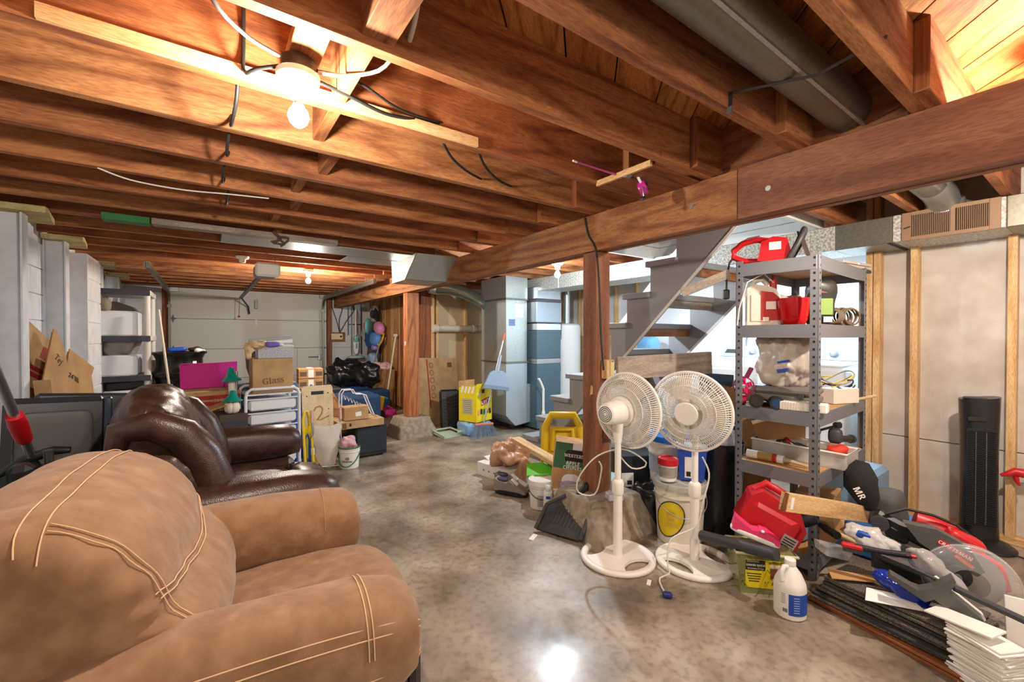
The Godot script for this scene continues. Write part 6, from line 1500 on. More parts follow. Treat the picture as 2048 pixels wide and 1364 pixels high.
func pedestal_fan(label: String, at: Vector3, head: float, yaw: float, tilt: float, turn: float) -> void:
	var o := thing("pedestal_fan", label, "fan", at, Basis(), "two white pedestal fans")
	var wm := mat("fan_white", hexc("f0ebe2"), 0.42)
	# base ring with two openings
	var b := mb()
	b.lathe([Vector2(0.2, 0.0), Vector2(0.21, 0.004), Vector2(0.21, 0.018), Vector2(0.2, 0.026), Vector2(0.178, 0.026), Vector2(0.172, 0.012), Vector2(0.172, 0.012), Vector2(0.172, 0.0)], Transform3D(), 48)
	put(o, "base_rim", b, wm)
	var bw := mb()
	var disc := PackedVector2Array()
	for i in 48: disc.append(Vector2(cos(TAU * i / 48.0), sin(TAU * i / 48.0)) * 0.18)
	for sg in [1.0, -1.0]:
		var hole := PackedVector2Array()
		for i in 30: hole.append(Vector2(-0.035 + 0.105 * cos(TAU * i / 30.0), sg * 0.168 + 0.085 * sin(TAU * i / 30.0)))
		disc = Geometry2D.clip_polygons(disc, hole)[0]
	var a1 := Array(disc)
	put(o, "base_plate", bw.prism(a1, 0.018, Transform3D(rot(-90, turn, 0), V(0, 0.016, 0))), wm)
	put(o, "lower_pole", mb().tube([V(0, 0.02, 0), V(0, 0.03, 0), V(0, 0.4, 0)], [0.034, 0.026, 0.025], 18), wm)
	put(o, "height_collar", mb().lathe([Vector2(0.026, 0.37), Vector2(0.033, 0.385), Vector2(0.034, 0.44), Vector2(0.026, 0.455), Vector2(0.016, 0.46)], Transform3D(), 18), wm)
	put(o, "upper_pole", mb().cyl(V(0, 0.44, 0), V(0, head - 0.14, 0), 0.018, 0.018), wm)
	put(o, "neck", mb().tube([V(0, head - 0.18, 0), V(0, head - 0.12, 0), V(0, head - 0.06, 0)], [0.02, 0.03, 0.034], 14), wm)
	# head: axis along local +z of the head frame
	var x := Transform3D(rot(tilt, yaw, 0), V(0, head, 0))
	var lay := x * Transform3D(rot(90, 0, 0), Vector3.ZERO)  # lathe y -> head z
	put(o, "motor_housing", mb().lathe([Vector2(0, -0.12), Vector2(0.05, -0.118), Vector2(0.062, -0.1), Vector2(0.068, -0.02), Vector2(0.072, 0.0), Vector2(0.03, 0.03), Vector2(0, 0.03)], lay, 26), wm)
	var vents := mb()
	for k in 4: ring(vents, x * V(0, 0, -0.119), x.basis.x, x.basis.y, 0.012 + 0.01 * k, 0.0022, 22, 4)
	put(o, "motor_vents", vents, M["dark_grey"])
	put(o, "back_plate", mb().lathe([Vector2(0, 0.02), Vector2(0.085, 0.02), Vector2(0.09, 0.03), Vector2(0, 0.035)], lay, 28), wm)
	for face in 2:
		var g := mb()
		var sg := 1.0 if face == 0 else -1.0
		for i in 104:
			var an := TAU * i / 104.0
			var c := V(cos(an), sin(an), 0)
			var p := []
			for q in [[0.085, 0.148], [0.13, 0.143], [0.18, 0.125], [0.212, 0.095]] if face == 0 else [[0.07, 0.03], [0.13, 0.028], [0.185, 0.045], [0.212, 0.08]]: p.append(x * (c * q[0] + V(0, 0, q[1])))
			g.tube(p, 0.0021, 4, false)
		for q in [[0.11, 0.146], [0.15, 0.138], [0.19, 0.118]] if face == 0 else [[0.1, 0.028], [0.14, 0.03], [0.185, 0.045]]: ring(g, x * V(0, 0, q[1]), x.basis.x, x.basis.y, q[0], 0.0022, 48, 4)
		put(o, "front_grille" if face == 0 else "rear_grille", g, wm)
	put(o, "grille_rim", ring(mb(), x * V(0, 0, 0.088), x.basis.x, x.basis.y, 0.216, 0.009, 56, 8), wm)
	put(o, "hub_cap", mb().lathe([Vector2(0, 0.155), Vector2(0.055, 0.155), Vector2(0.064, 0.152), Vector2(0.066, 0.142), Vector2(0, 0.14)], lay, 30), wm)
	put(o, "blade_hub", mb().lathe([Vector2(0, 0.05), Vector2(0.035, 0.05), Vector2(0.035, 0.1), Vector2(0, 0.105)], lay, 20), wm)
	for k in 3:
		var rs := []
		for j in 7:
			var r := 0.03 + 0.165 * j / 6.0
			var row := []
			for i in 6:
				var an := TAU * k / 3.0 + (-0.55 + 0.9 * i / 5.0) * (1.0 if j > 1 else 0.6)
				row.append(x * V(cos(an) * r, sin(an) * r, 0.06 + 0.035 * i / 5.0))
			rs.append(row)
		put(o, "blade", mb().rows(rs), mat("blade_cream", hexc("dcd5c6"), 0.35, 0.0, {"cull_mode": BaseMaterial3D.CULL_DISABLED}))

func fans() -> void:
	pedestal_fan("white pedestal fan turned away with its motor toward the viewer", V(1.92, 0, -1.66), 0.845, 95, 0, 10)
	pedestal_fan("white pedestal fan facing the viewer, right of its twin", V(2.24, 0, -1.38), 0.875, -76, 5, 75)
	cable("fan_cord", "white fan cord looping beside the left fan's pole", [V(1.98, 0.7, -1.72), V(1.95, 0.62, -1.7), V(1.99, 0.52, -1.62), V(2.05, 0.55, -1.56), V(1.98, 0.62, -1.66), V(1.86, 0.58, -1.76), V(1.79, 0.45, -1.84), V(1.8, 0.35, -1.86), V(1.88, 0.34, -1.8), V(1.87, 0.5, -1.74), V(1.83, 0.56, -1.72)], 0.0045, M["cable_white"], "cord")
	cable("fan_cord", "white fan cord trailing from the right fan to a blue plug", [V(2.265, 0.6, -1.35), V(2.3, 0.5, -1.33), V(2.26, 0.36, -1.34), V(2.22, 0.22, -1.36), V(2.08, 0.16, -1.42), V(2.02, 0.05, -1.4), V(1.98, 0.03, -1.36), V(1.92, 0.012, -1.38), V(1.84, 0.008, -1.29)], 0.0045, M["cable_white"], "cord")
	var pg := thing("cord_plug", "blue three pin plug on the floor between the fan bases", "plug", V(1.83, 0.0, -1.27), ry(40))
	put(pg, "body", mb().box(V(0, 0.014, 0), V(0.03, 0.026, 0.045), Basis(), 0.007), mat("plug_blue", hexc("1f2d6e"), 0.5))
	for p in [-0.007, 0.007]: put(pg, "pin", mb().box(V(p, 0.014, 0.03), V(0.002, 0.006, 0.02)), M["steel"])
	one("cord_tag", mb().box(V(0, 0.003, 0), V(0.05, 0.004, 0.02), ry(30)), M["paper"], "white paper tag by the trailing fan cord", "tag", V(1.86, 0, -1.4))

func shelf() -> void:
	# boltless steel shelf with chipboard decks; own axes: x along its long side, z toward the viewer
	var o := thing("steel_shelf", "dark grey slotted steel shelf unit with chipboard decks", "shelf unit", V(3.03, 0, -1.14), ry(3))
	var sm := mat("shelf_steel", hexc("7c7e84"), 0.4, 0.3)
	var chip := mat("chipboard", Color.WHITE, 0.8)
	chip.albedo_texture = ntex(noise(161, 0.08, 4), [[0.25, hexc("a87c48")], [0.75, hexc("cba067")]], 256, 256)
	chip.uv1_triplanar = true
	chip.uv1_scale = Vector3(4, 4, 4)
	for x in [-1.0, 1.0]:
		for z in [-1.0, 1.0]:
			var p := put(o, "upright", mb().bb(V(0.45 * x, 0, 0.21 * z), V(0.45 * x - 0.004 * x, 1.72, 0.21 * z - 0.04 * z), 0.0006).bb(V(0.45 * x, 0, 0.21 * z), V(0.45 * x - 0.04 * x, 1.72, 0.21 * z - 0.004 * z), 0.0006), sm)
			var sl := mb()
			for k in 42: sl.box(V(0.45 * x + 0.0006 * x, 0.05 + 0.04 * k, 0.21 * z - 0.02 * z), V(0.0015, 0.012, 0.01)).box(V(0.45 * x - 0.02 * x, 0.05 + 0.04 * k, 0.21 * z + 0.0006 * z), V(0.01, 0.012, 0.0015))
			put(p, "keyhole_slots", sl, M["ink"])
	for y in [0.11, 0.55, 0.87, 1.34, 1.70]:
		put(o, "deck", mb().bb(V(-0.44, y - 0.012, -0.2), V(0.44, y, 0.2), 0.001), chip)
		for z in [-0.207, 0.207]: put(o, "long_beam", mb().bb(V(-0.44, y - 0.07, z - 0.004), V(0.44, y + 0.003, z + 0.004), 0.001), sm)
		for x in [-0.447, 0.447]: put(o, "short_beam", mb().bb(V(x - 0.004, y - 0.07, -0.2), V(x + 0.004, y + 0.003, 0.2), 0.001), sm)
	# helper frame: place by shelf coordinates
	var f := o.transform
	# top deck
	var ht := thing("hedge_trimmer", "red and black electric hedge trimmer on the top deck", "hedge trimmer", f * V(-0.31, 1.702, -0.09), ry(-70))
	put(ht, "body", mb().prism([Vector2(-0.05, 0.02), Vector2(0.08, 0.0), Vector2(0.12, 0.05), Vector2(0.1, 0.14), Vector2(0.03, 0.155), Vector2(-0.03, 0.13), Vector2(-0.04, 0.06)], 0.1), M["red_plastic"])
	put(ht, "rear_handle", mb().tube([V(-0.03, 0.02, 0), V(-0.12, 0.03, 0), V(-0.18, 0.06, 0), V(-0.18, 0.1, 0), V(-0.13, 0.14, 0), V(-0.06, 0.155, 0), V(0.0, 0.14, 0)], 0.019, 10), M["red_plastic"])
	put(ht, "grip_inlay", mb().tube([V(-0.15, 0.135, 0), V(-0.1, 0.16, 0), V(-0.04, 0.166, 0)], 0.013, 8), M["mid_grey"])
	put(ht, "label", mb().box(V(0.04, 0.1, 0.0515), V(0.06, 0.045, 0.002)), M["paper"])
	put(ht, "front_handle", mb().tube([V(0.11, 0.02, 0.05), V(0.15, 0.1, 0.07), V(0.18, 0.18, 0.04), V(0.18, 0.18, -0.04), V(0.15, 0.1, -0.07), V(0.11, 0.02, -0.05)], 0.016, 8), M["dark_grey"])
	put(ht, "hand_guard", mb().prism([Vector2(-0.05, 0), Vector2(0.05, 0), Vector2(0.06, 0.12), Vector2(0.04, 0.15), Vector2(-0.04, 0.15), Vector2(-0.06, 0.12)], 0.006, X(V(0.2, 0.03, 0), rot(-18, 78, 0))), mat("smoke_brown", hexc("4a3d36"), 0.35))
	put(ht, "cord", mb().tube([V(-0.18, 0.06, 0.0), V(-0.2, 0.03, 0.02), V(-0.21, -0.05, 0.06), V(-0.21, -0.14, 0.07)], 0.006, 6), M["cable_black"])
	put(ht, "plug", mb().box(V(-0.21, -0.17, 0.07), V(0.04, 0.06, 0.03), Basis(), 0.008), M["black_plastic"])
	var rl := thing("metal_rails", "stack of cream and black metal rails on the right of the top deck", "rails", f * V(0.4, 1.702, 0.1), ry(-6))
	for k in 3: put(rl, "rail", mb().bb(V(-0.2 + 0.03 * k, 0.022 * k, -0.06), V(0.24, 0.022 * k + 0.018, 0.06), 0.003), [M["dark_grey"], mat("rail_cream", hexc("c6bfb2"), 0.5), M["rail_cream"]][k])
	put(rl, "clip", mb().box(V(0.05, 0.05, 0.063), V(0.02, 0.014, 0.004)), M["paper"])
	# second deck
	var jg := thing("herbicide_jug", "beige sprayer jug with a red label on the second deck", "jug", f * V(-0.33, 1.342, -0.11), ry(-58))
	put(jg, "body", mb().prism([Vector2(-0.085, 0.0), Vector2(0.085, 0.0), Vector2(0.085, 0.17), Vector2(0.06, 0.21), Vector2(0.02, 0.23), Vector2(-0.04, 0.24), Vector2(-0.085, 0.22)], 0.12).box(V(-0.02, 0.1, 0), V(0.13, 0.19, 0.132), Basis(), 0.02), mat("jug_beige", hexc("d9d0c0"), 0.45))
	put(jg, "handle", mb().tube([V(-0.05, 0.23, 0), V(-0.04, 0.265, 0), V(0.0, 0.27, 0), V(0.03, 0.235, 0)], 0.014, 8), M["jug_beige"])
	put(jg, "nozzle", mb().cyl(V(0.055, 0.2, 0), V(0.055, 0.27, 0), 0.02).cyl(V(0.055, 0.27, 0), V(0.055, 0.295, 0), 0.008), M["red_plastic"])
	put(jg, "label", mb().prism([Vector2(-0.02, 0.03), Vector2(0.08, 0.03), Vector2(0.08, 0.15), Vector2(0.04, 0.19), Vector2(-0.02, 0.2)], 0.003, X(V(0.005, 0, 0.067))), M["print_red"])
	put(jg, "label_window", mb().box(V(0.035, 0.115, 0.0695), V(0.05, 0.045, 0.001)), M["paper"])
	put(jg, "barcode", mb().box(V(0.01, 0.035, 0.0695), V(0.03, 0.025, 0.001)), M["paper"])
	put(jg, "hose", mb().tube([V(0.055, 0.25, 0.02), V(0.0, 0.3, 0.06), V(-0.09, 0.25, 0.1), V(-0.13, 0.1, 0.1), V(-0.14, 0.0, 0.1)], 0.004, 6), M["cable_white"])
	one("planter_bowl", mb().lathe([Vector2(0, 0), Vector2(0.055, 0), Vector2(0.068, 0.03), Vector2(0.08, 0.11), Vector2(0.083, 0.15), Vector2(0.083, 0.15), Vector2(0.076, 0.15), Vector2(0.07, 0.04), Vector2(0, 0.03)], Transform3D(), 12), mat("glaze_red", hexc("b80f18"), 0.12), "glossy red faceted bowl beside the beige jug", "bowl", f * V(-0.33, 1.342, 0.055))
	var sb := thing("soil_bag", "black and green seed bag standing on the second deck", "bag", f * V(-0.22, 1.342, 0.15), ry(-40))
	put(sb, "bag", mb().puff(V(0, 0.12, 0), V(0.07, 0.13, 0.05), 0.6, 0.5, Basis(), noise(171, 0.6, 2), 0.02, 30, 18, 0.06), mat("bag_soil", hexc("2c2c28"), 0.4))
	put(sb, "green_print", mb().box(V(0.0, 0.1, 0.052), V(0.07, 0.09, 0.004), Basis(), 0.001), mat("seed_green", hexc("7c9a4a"), 0.5))
	put(sb, "red_print", mb().box(V(0.0, 0.19, 0.045), V(0.05, 0.03, 0.004), rot(-15, 0, 0), 0.001), M["print_red"])
	put(sb, "barcode", mb().box(V(0.01, 0.03, 0.05), V(0.045, 0.03, 0.004)), M["paper"])
	one("white_sack", mb().puff(V(0, 0.08, 0), V(0.1, 0.1, 0.06), 0.7, 0.6, Basis(), noise(172, 0.8, 3), 0.04, 30, 18, 0.1), mat("sack_rose", hexc("d9cdd2"), 0.6), "pale rumpled sack behind the red bowl", "sack", f * V(-0.14, 1.342, -0.03))
	var rp := thing("rope_coil", "coil of grey brown rope at the end of the second deck", "rope", f * V(0.22, 1.345, 0.14))
	var rb := mb()
	for k in 9: ring(rb, V(0.002 * k, 0.055 + 0.004 * sin(k * 2.0), -0.05 + 0.012 * k), V(1, 0.06 * sin(k * 1.3), 0.1), V(0, 0.5, 0.05 * cos(k * 1.7)), 0.1 + 0.006 * sin(k * 2.3), 0.006, 32, 6)
	put(rp, "loops", rb, mat("rope", hexc("7a6a58"), 0.9))
	var rw := mb()
	for k in 7: ring(rw, V(-0.1 - 0.012 * k, 0.055, 0.0), V(0, 1, 0), V(0, 0, 1), 0.04, 0.006, 20, 6)
	put(rp, "whipping", rw, M["rope"])
	# third deck
	one("carrier_bag", mb().puff(V(0, 0.15, 0), V(0.13, 0.17, 0.14), 0.8, 0.75, Basis(), noise(173, 0.5, 4), 0.07, 60, 34, 0.06), mat("bag_taupe", hexc("bdb2a6"), 0.35, 0.0, {"backlight_enabled": true, "backlight": Color(0.25, 0.23, 0.2)}), "large translucent taupe carrier bag stuffed full on the third deck", "bag", f * V(-0.24, 0.995, -0.02))
	for k in 2: put(get_child(get_child_count() - 1), "blue_print", mb().box(V(-0.13 + 0.005 * k, 0.09 + 0.05 * k, 0.045), V(0.06, 0.02 - 0.008 * k, 0.004), rot(-20, -62, 12)), M["print_blue"])
	var tb := thing("tool_case", "flat grey plastic tool case under the taupe bag", "case", f * V(-0.27, 0.9, 0.0), ry(-84))
	put(tb, "lower_shell", mb().bb(V(-0.16, 0, -0.1), V(0.16, 0.045, 0.1), 0.012), mat("case_grey", hexc("77726c"), 0.5))
	put(tb, "upper_shell", mb().bb(V(-0.162, 0.047, -0.102), V(0.162, 0.088, 0.102), 0.014), M["case_grey"])
	put(tb, "latch", mb().box(V(0.1, 0.045, 0.104), V(0.03, 0.03, 0.006), Basis(), 0.002), M["dark_grey"])
	var vt := thing("white_vent", "white ribbed plastic vent lying at the front of the third deck", "vent", f * V(-0.41, 0.873, 0.1), ry(-80))
	put(vt, "block", mb().bb(V(-0.08, 0, -0.035), V(0.14, 0.05, 0.03), 0.006), M["white_plastic"])
	for k in 9: put(vt, "rib", mb().box(V(-0.07 + 0.013 * k, 0.026, 0.031), V(0.005, 0.044, 0.004)), M["jug_beige"])
	for k in 2:
		var pp := thing("pipe_fitting", ["black plastic pipe end with a glossy mouth on the third deck, left one", "black plastic pipe end beside the white vent, right one"][k], "pipe", f * V(-0.30, 0.905, -0.15 + 0.085 * k), ry(-66 + 8 * k), "black pipe pieces")
		put(pp, "tube", mb().cyl(V(0, 0, -0.15), V(0, 0, 0.16), 0.03), M["black_plastic"])
		put(pp, "socket", mb().cyl(V(0, 0, 0.12), V(0, 0, 0.175), 0.037), M["black_rubber"])
		put(pp, "mouth", mb().cyl(V(0, 0, 0.1751), V(0, 0, 0.176), 0.027), [M["ink"], mat("deep_blue", hexc("16385a"), 0.3)][k])
	var pf := thing("clip_fan", "small magenta clip fan on the left of the third deck", "fan", f * V(-0.40, 0.98, -0.185), ry(-58))
	put(pf, "guard", ring(ring(mb(), Vector3(0, 0, 0.02), V(1, 0, 0), V(0, 1, 0), 0.055, 0.004, 28, 5), V(0, 0, -0.01), V(1, 0, 0), V(0, 1, 0), 0.055, 0.003, 28, 5), mat("magenta_dark", hexc("8a1850"), 0.4))
	for k in 5: put(pf, "blade", mb().box(rot(0, 0, 72 * k) * V(0, 0.03, 0.0), V(0.03, 0.04, 0.004), rot(0, 25, 72 * k), 0.001), mat("cerise", hexc("d4145f"), 0.4))
	put(pf, "clip", mb().box(V(0.03, 0.08, -0.01), V(0.025, 0.07, 0.02), rot(0, 0, -25), 0.004), M["magenta_dark"])
	put(pf, "stand", mb().bar(V(0, -0.05, 0), V(0, -0.108, 0), 0.03, 0.03, 0.006), M["cerise"])
	var ct := mat("cord_taupe", hexc("9a938a"), 0.6)
	for k in 5:
		var pts := []
		for i in 12:
			var an := TAU * i / 11.0 + k
			pts.append(f * V(0.2 + 0.15 * cos(an) + 0.02 * sin(an * 2 + k), 0.9 + 0.022 * k + 0.035 * (1 + sin(an * 1.5 + k)), 0.12 + 0.08 * sin(an)))
		cable("cord_tangle", "%s cord tangled in the heap on the right of the third deck" % ["black", "cream", "dark grey", "yellow", "taupe"][k], pts, 0.0045, [M["cable_black"], M["cable_white"], M["dark_grey"], M["yellow_plastic"], ct][k], "cord")
	one("cord_box", mb().bb(V(-0.1, 0, -0.05), V(0.1, 0.09, 0.05), 0.003), M["jug_beige"], "cream box under the tangled cords", "box", f * V(0.12, 0.872, 0.15), ry(-20))
	one("dowel", mb().cyl(V(-0.18, 0, 0), V(0.24, 0.0, 0.02), 0.009), M["maple"], "pale wooden dowel poking out past the third deck", "dowel", f * V(0.34, 0.882, 0.2))
	# fourth deck
	var cb := thing("tool_bin", "shallow clear plastic bin full of hand tools on the fourth deck", "bin", f * V(-0.13, 0.552, 0.05), ry(-88))
	var cm := mat("bin_clear", Color(0.86, 0.85, 0.83, 0.45), 0.2, 0.0, {"transparency": BaseMaterial3D.TRANSPARENCY_ALPHA})
	put(cb, "floor_pan", mb().bb(V(-0.24, 0.0, -0.09), V(0.22, 0.006, 0.1)), cm)
	put(cb, "front_wall", mb().bb(V(-0.25, 0.0, 0.1), V(0.23, 0.085, 0.105)), cm)
	put(cb, "rear_wall", mb().bb(V(-0.25, 0.0, -0.095), V(0.23, 0.085, -0.09)), cm)
	for x in [-0.255, 0.23]: put(cb, "end_wall", mb().bb(V(x, 0.0, -0.09), V(x + 0.005, 0.085, 0.1)), cm)
	put(cb, "rim", mb().tube([V(-0.255, 0.087, 0.107), V(0.235, 0.087, 0.107), V(0.235, 0.087, -0.097), V(-0.255, 0.087, -0.097)], 0.006, 6, false, true), M["white_plastic"])
	for k in 7:
		var t := thing("hand_tool", "%s lying in the clear tool bin" % ["grey pliers", "steel wrench", "red screwdriver", "black handled chisel", "dark file", "scraper with a pale blade", "bent hex key"][k], "tool", f * V(-0.14 + 0.02 * (k % 2), 0.58 + 0.012 * (k % 3), -0.1 + 0.05 * k), ry(25 * k + 10), "hand tools in the clear bin")
		put(t, "shank", mb().tube([V(-0.07, 0.0, 0), V(0.03, 0.025, 0)], 0.006, 8), M["steel"])
		put(t, "handle", mb().tube([V(0.03, 0.025, 0), V(0.06, 0.035, 0), V(0.09, 0.045, 0)], [0.01, 0.014, 0.011], 10), [M["mid_grey"], M["steel"], M["red_plastic"], M["black_plastic"], M["dark_grey"], M["jug_beige"], M["dark_steel"]][k])
	var ck := thing("caulk_tube", "white caulk tube with red and gold lettering at the front of the fourth deck", "tube", f * V(-0.37, 0.577, -0.08), rot(0, -80, -1))
	put(ck, "tube", mb().cyl(V(-0.09, 0, 0), V(0.1, 0, 0), 0.024), M["white_plastic"])
	put(ck, "printed_band", mb().cyl(V(-0.03, 0, 0), V(0.07, 0, 0), 0.0244), mat("gold_print", hexc("a98c4a"), 0.5))
	put(ck, "red_band", mb().cyl(V(0.045, 0, 0), V(0.065, 0, 0), 0.0247), M["print_red"])
	put(ck, "nozzle", mb().tube([V(0.1, 0, 0), V(0.13, 0, 0), V(0.22, -0.01, 0.01)], [0.018, 0.012, 0.006], 10), mat("cap_tan", hexc("b8a78c"), 0.5))
	one("torn_carton", mb().prism([Vector2(-0.13, 0), Vector2(0.12, 0), Vector2(0.14, 0.13), Vector2(0.02, 0.17), Vector2(-0.06, 0.12), Vector2(-0.15, 0.1)], 0.12), M["cardboard_pale"], "torn open carton behind the clear tool bin", "cardboard", f * V(-0.06, 0.64, -0.1), rot(0, -60, 8))
	var db := thing("pipe_clamp", "black iron pipe clamp lying across the right of the fourth deck", "clamp", f * V(0.06, 0.665, 0.16), rot(0, 12, -8))
	put(db, "bar", mb().cyl(V(-0.1, 0, 0), V(0.22, -0.005, 0.05), 0.021), M["black_plastic"])
	put(db, "jaw", mb().puff(V(-0.08, 0.015, 0), V(0.045, 0.045, 0.035), 0.6, 0.6, Basis(), null, 0.0, 18, 10), M["dark_grey"])
	put(db, "mouth", mb().cyl(V(0.2, -0.005, 0.047), V(0.235, -0.005, 0.052), 0.027), M["dark_grey"])
	var sh := thing("spade_handle", "black rod with a ball and a clamp head behind the pipe clamp", "tool", f * V(0.12, 0.69, 0.06))
	put(sh, "rod", mb().cyl(V(-0.08, 0.0, 0), V(0.16, 0.01, 0.03), 0.008), M["black_plastic"])
	put(sh, "ball", mb().puff(V(-0.08, 0.0, 0), V(0.028, 0.028, 0.028), 1, 1, Basis(), null, 0.0, 18, 10), M["black_plastic"])
	put(sh, "head", mb().box(V(0.18, 0.01, 0.03), V(0.06, 0.045, 0.04), Basis(), 0.01), M["dark_grey"])
	one("red_strap", mb().puff(V(0, 0.03, 0), V(0.07, 0.03, 0.05), 0.7, 0.7, Basis(), noise(175, 1.0, 3), 0.025, 28, 14), mat("strap_red", hexc("d83a24"), 0.7), "bundle of red webbing in the end of the clear bin", "strap", f * V(-0.1, 0.595, 0.2))
	# on and under the lowest deck
	one("blue_case", mb().puff(V(0, 0.06, 0), V(0.13, 0.06, 0.1), 0.4, 0.4, Basis(), null, 0.0, 26, 14), mat("case_blue", hexc("6f9cc0"), 0.4), "light blue plastic case on the lowest deck", "case", f * V(-0.2, 0.112, 0.02))
	one("floor_carton", mb().bb(V(-0.12, 0, -0.1), V(0.12, 0.2, 0.1), 0.004), M["cardboard"], "small brown carton on the lowest deck", "box", f * V(0.12, 0.112, 0.05), ry(10))
	one("camera_bag", mb().puff(V(0, 0.09, 0), V(0.13, 0.1, 0.08), 0.5, 0.5, Basis(), noise(176, 0.6, 2), 0.02, 30, 16, 0.06), mat("bag_charcoal", hexc("55534f"), 0.7), "charcoal padded bag behind the leaning two by four", "bag", V(3.22, 0.0, -0.78) + V(0, 0.2, 0))
	one("storage_tote", mb().bb(V(-0.2, 0, -0.14), V(0.2, 0.2, 0.14), 0.02), mat("tote_blue", hexc("2f6fb8"), 0.45), "blue tote under the charcoal bag", "tote", V(3.27, 0, -0.8))
	one("pale_tote", mb().bb(V(-0.2, 0, -0.16), V(0.2, 0.36, 0.16), 0.03), mat("tote_sky", hexc("8fb2d2"), 0.45), "pale blue tote beside the right end of the shelf", "tote", V(3.77, 0, -1.1))

func right_floor() -> void:
	# tub of nails
	var nt := thing("nail_tub", "clear green tinted tub of nails with a yellow label", "tub", V(2.31, 0, -1.06), ry(-46).scaled(Vector3(1.12, 1.12, 1.12)))
	var tm := mat("tub_olive", Color(0.62, 0.64, 0.38, 0.55), 0.2, 0.0, {"transparency": BaseMaterial3D.TRANSPARENCY_ALPHA})
	put(nt, "tub", mb().prism([Vector2(-0.105, 0), Vector2(0.105, 0), Vector2(0.122, 0.175), Vector2(-0.122, 0.175)], 0.15), tm)
	put(nt, "rim", mb().tube([V(-0.125, 0.178, 0.08), V(0.125, 0.178, 0.08), V(0.125, 0.178, -0.08), V(-0.125, 0.178, -0.08)], 0.007, 6, false, true), mat("rim_olive", hexc("b9b88c"), 0.4))
	var nb := mb()
	for k in 260: 
		var p := V(rnd(-0.095, 0.095), rnd(0.01, 0.168), rnd(-0.068, 0.068))
		nb.bar(p, p + V(rnd(-1, 1), rnd(-0.4, 0.4), rnd(-1, 1)).normalized() * 0.05, 0.003, 0.003)
	put(nt, "nails", nb, mat("nail_green", hexc("6f7426"), 0.35, 0.4)).set_meta("kind", "stuff")
	var lb := put(nt, "label", mb().box(V(-0.005, 0.09, 0.0755), V(0.16, 0.125, 0.002), Basis(), 0.0005), mat("label_yellow", hexc("e6cf1c"), 0.5))
	put(lb, "black_block", mb().box(V(-0.045, 0.128, 0.0768), V(0.08, 0.045, 0.001)), M["ink"])
	text(lb, "SINKER NAILS", 0.0085, M["paper"], X(V(-0.045, 0.128, 0.0775)), true)
	text(lb, "16D 3-1/4 in x 0.148 in", 0.0048, M["paper"], X(V(-0.045, 0.113, 0.0775)), true)
	put(lb, "grey_block", mb().box(V(-0.055, 0.145, 0.0774), V(0.05, 0.009, 0.001)), M["mid_grey"])
	text(lb, "INTERIOR", 0.009, M["ink"], X(V(0.035, 0.142, 0.077)), true)
	put(lb, "picture", mb().box(V(0.043, 0.095, 0.0768), V(0.055, 0.045, 0.001)), M["redwood"])
	put(lb, "white_band", mb().box(V(0.043, 0.127, 0.0766), V(0.06, 0.012, 0.001)), M["paper"])
	for k in 4: put(lb, "print_line", mb().box(V(-0.05, 0.09 - 0.011 * k, 0.0768), V(0.06 - 0.006 * k, 0.004, 0.001)), M["ink"])
	text(lb, "30", 0.013, M["ink"], X(V(0.03, 0.052, 0.077)), true)
	# black pipe across it
	one("black_pipe", mb().cyl(V(0.0, -0.02, -0.2), V(-0.04, 0.05, 0.2), 0.028), M["dark_grey"], "black plastic pipe lying on the rim of the nail tub", "pipe", V(2.21, 0.205, -1.12))
	var ps := thing("pink_shoe", "hot pink child's shoe resting above the black pipe", "shoe", V(2.31, 0.235, -1.09), rot(0, -58, -16).scaled(Vector3(1.25, 1.25, 1.25)))
	put(ps, "sole", mb().puff(V(0, 0.01, 0), V(0.095, 0.011, 0.033), 0.6, 0.4, Basis(), null, 0.0, 24, 10), M["paper"])
	put(ps, "upper", mb().prism([Vector2(-0.09, 0.012), Vector2(0.088, 0.012), Vector2(0.085, 0.03), Vector2(0.03, 0.05), Vector2(-0.02, 0.035), Vector2(-0.07, 0.055), Vector2(-0.092, 0.065)], 0.056), mat("shoe_pink", hexc("e23a6c"), 0.6))
	put(ps, "strap", mb().box(V(0.015, 0.043, 0), V(0.022, 0.012, 0.062), Basis(), 0.004), M["shoe_pink"])
	put(ps, "button", mb().cyl(V(0.015, 0.045, 0.03), V(0.015, 0.05, 0.032), 0.006), M["paper"])
	# gas can
	var gc := thing("gas_can", "red plastic fuel can tilted against the shelf upright", "fuel can", V(2.47, 0.2, -1.13), rot(0, -56, -26))
	put(gc, "body", mb().prism([Vector2(-0.14, 0.0), Vector2(0.13, 0.0), Vector2(0.15, 0.03), Vector2(0.15, 0.14), Vector2(0.09, 0.21), Vector2(-0.11, 0.23), Vector2(-0.15, 0.18), Vector2(-0.15, 0.02)], 0.15).box(V(0, 0.09, 0), V(0.27, 0.17, 0.19), Basis(), 0.03), M["red_plastic"])
	put(gc, "handle", mb().tube([V(-0.13, 0.2, 0), V(-0.1, 0.26, 0), V(0.0, 0.255, 0), V(0.07, 0.215, 0)], 0.02, 10), M["red_plastic"])
	put(gc, "spout_cap", mb().cyl(V(0.13, 0.17, 0), V(0.17, 0.22, 0), 0.035), M["black_plastic"])
	put(gc, "warning_label", mb().box(V(0.095, 0.05, 0.0965), V(0.07, 0.08, 0.002)), mat("label_silver", hexc("b9a9a4"), 0.4))
	for k in 4: put(gc, "print_line", mb().box(V(0.095, 0.075 - 0.014 * k, 0.098), V(0.055, 0.006, 0.001)), M["ink"])
	# jug
	var jg := thing("vinegar_jug", "white gallon jug with a blue label on the floor", "jug", V(2.185, 0, -0.87), Basis().scaled(Vector3(0.9, 0.9, 0.9)))
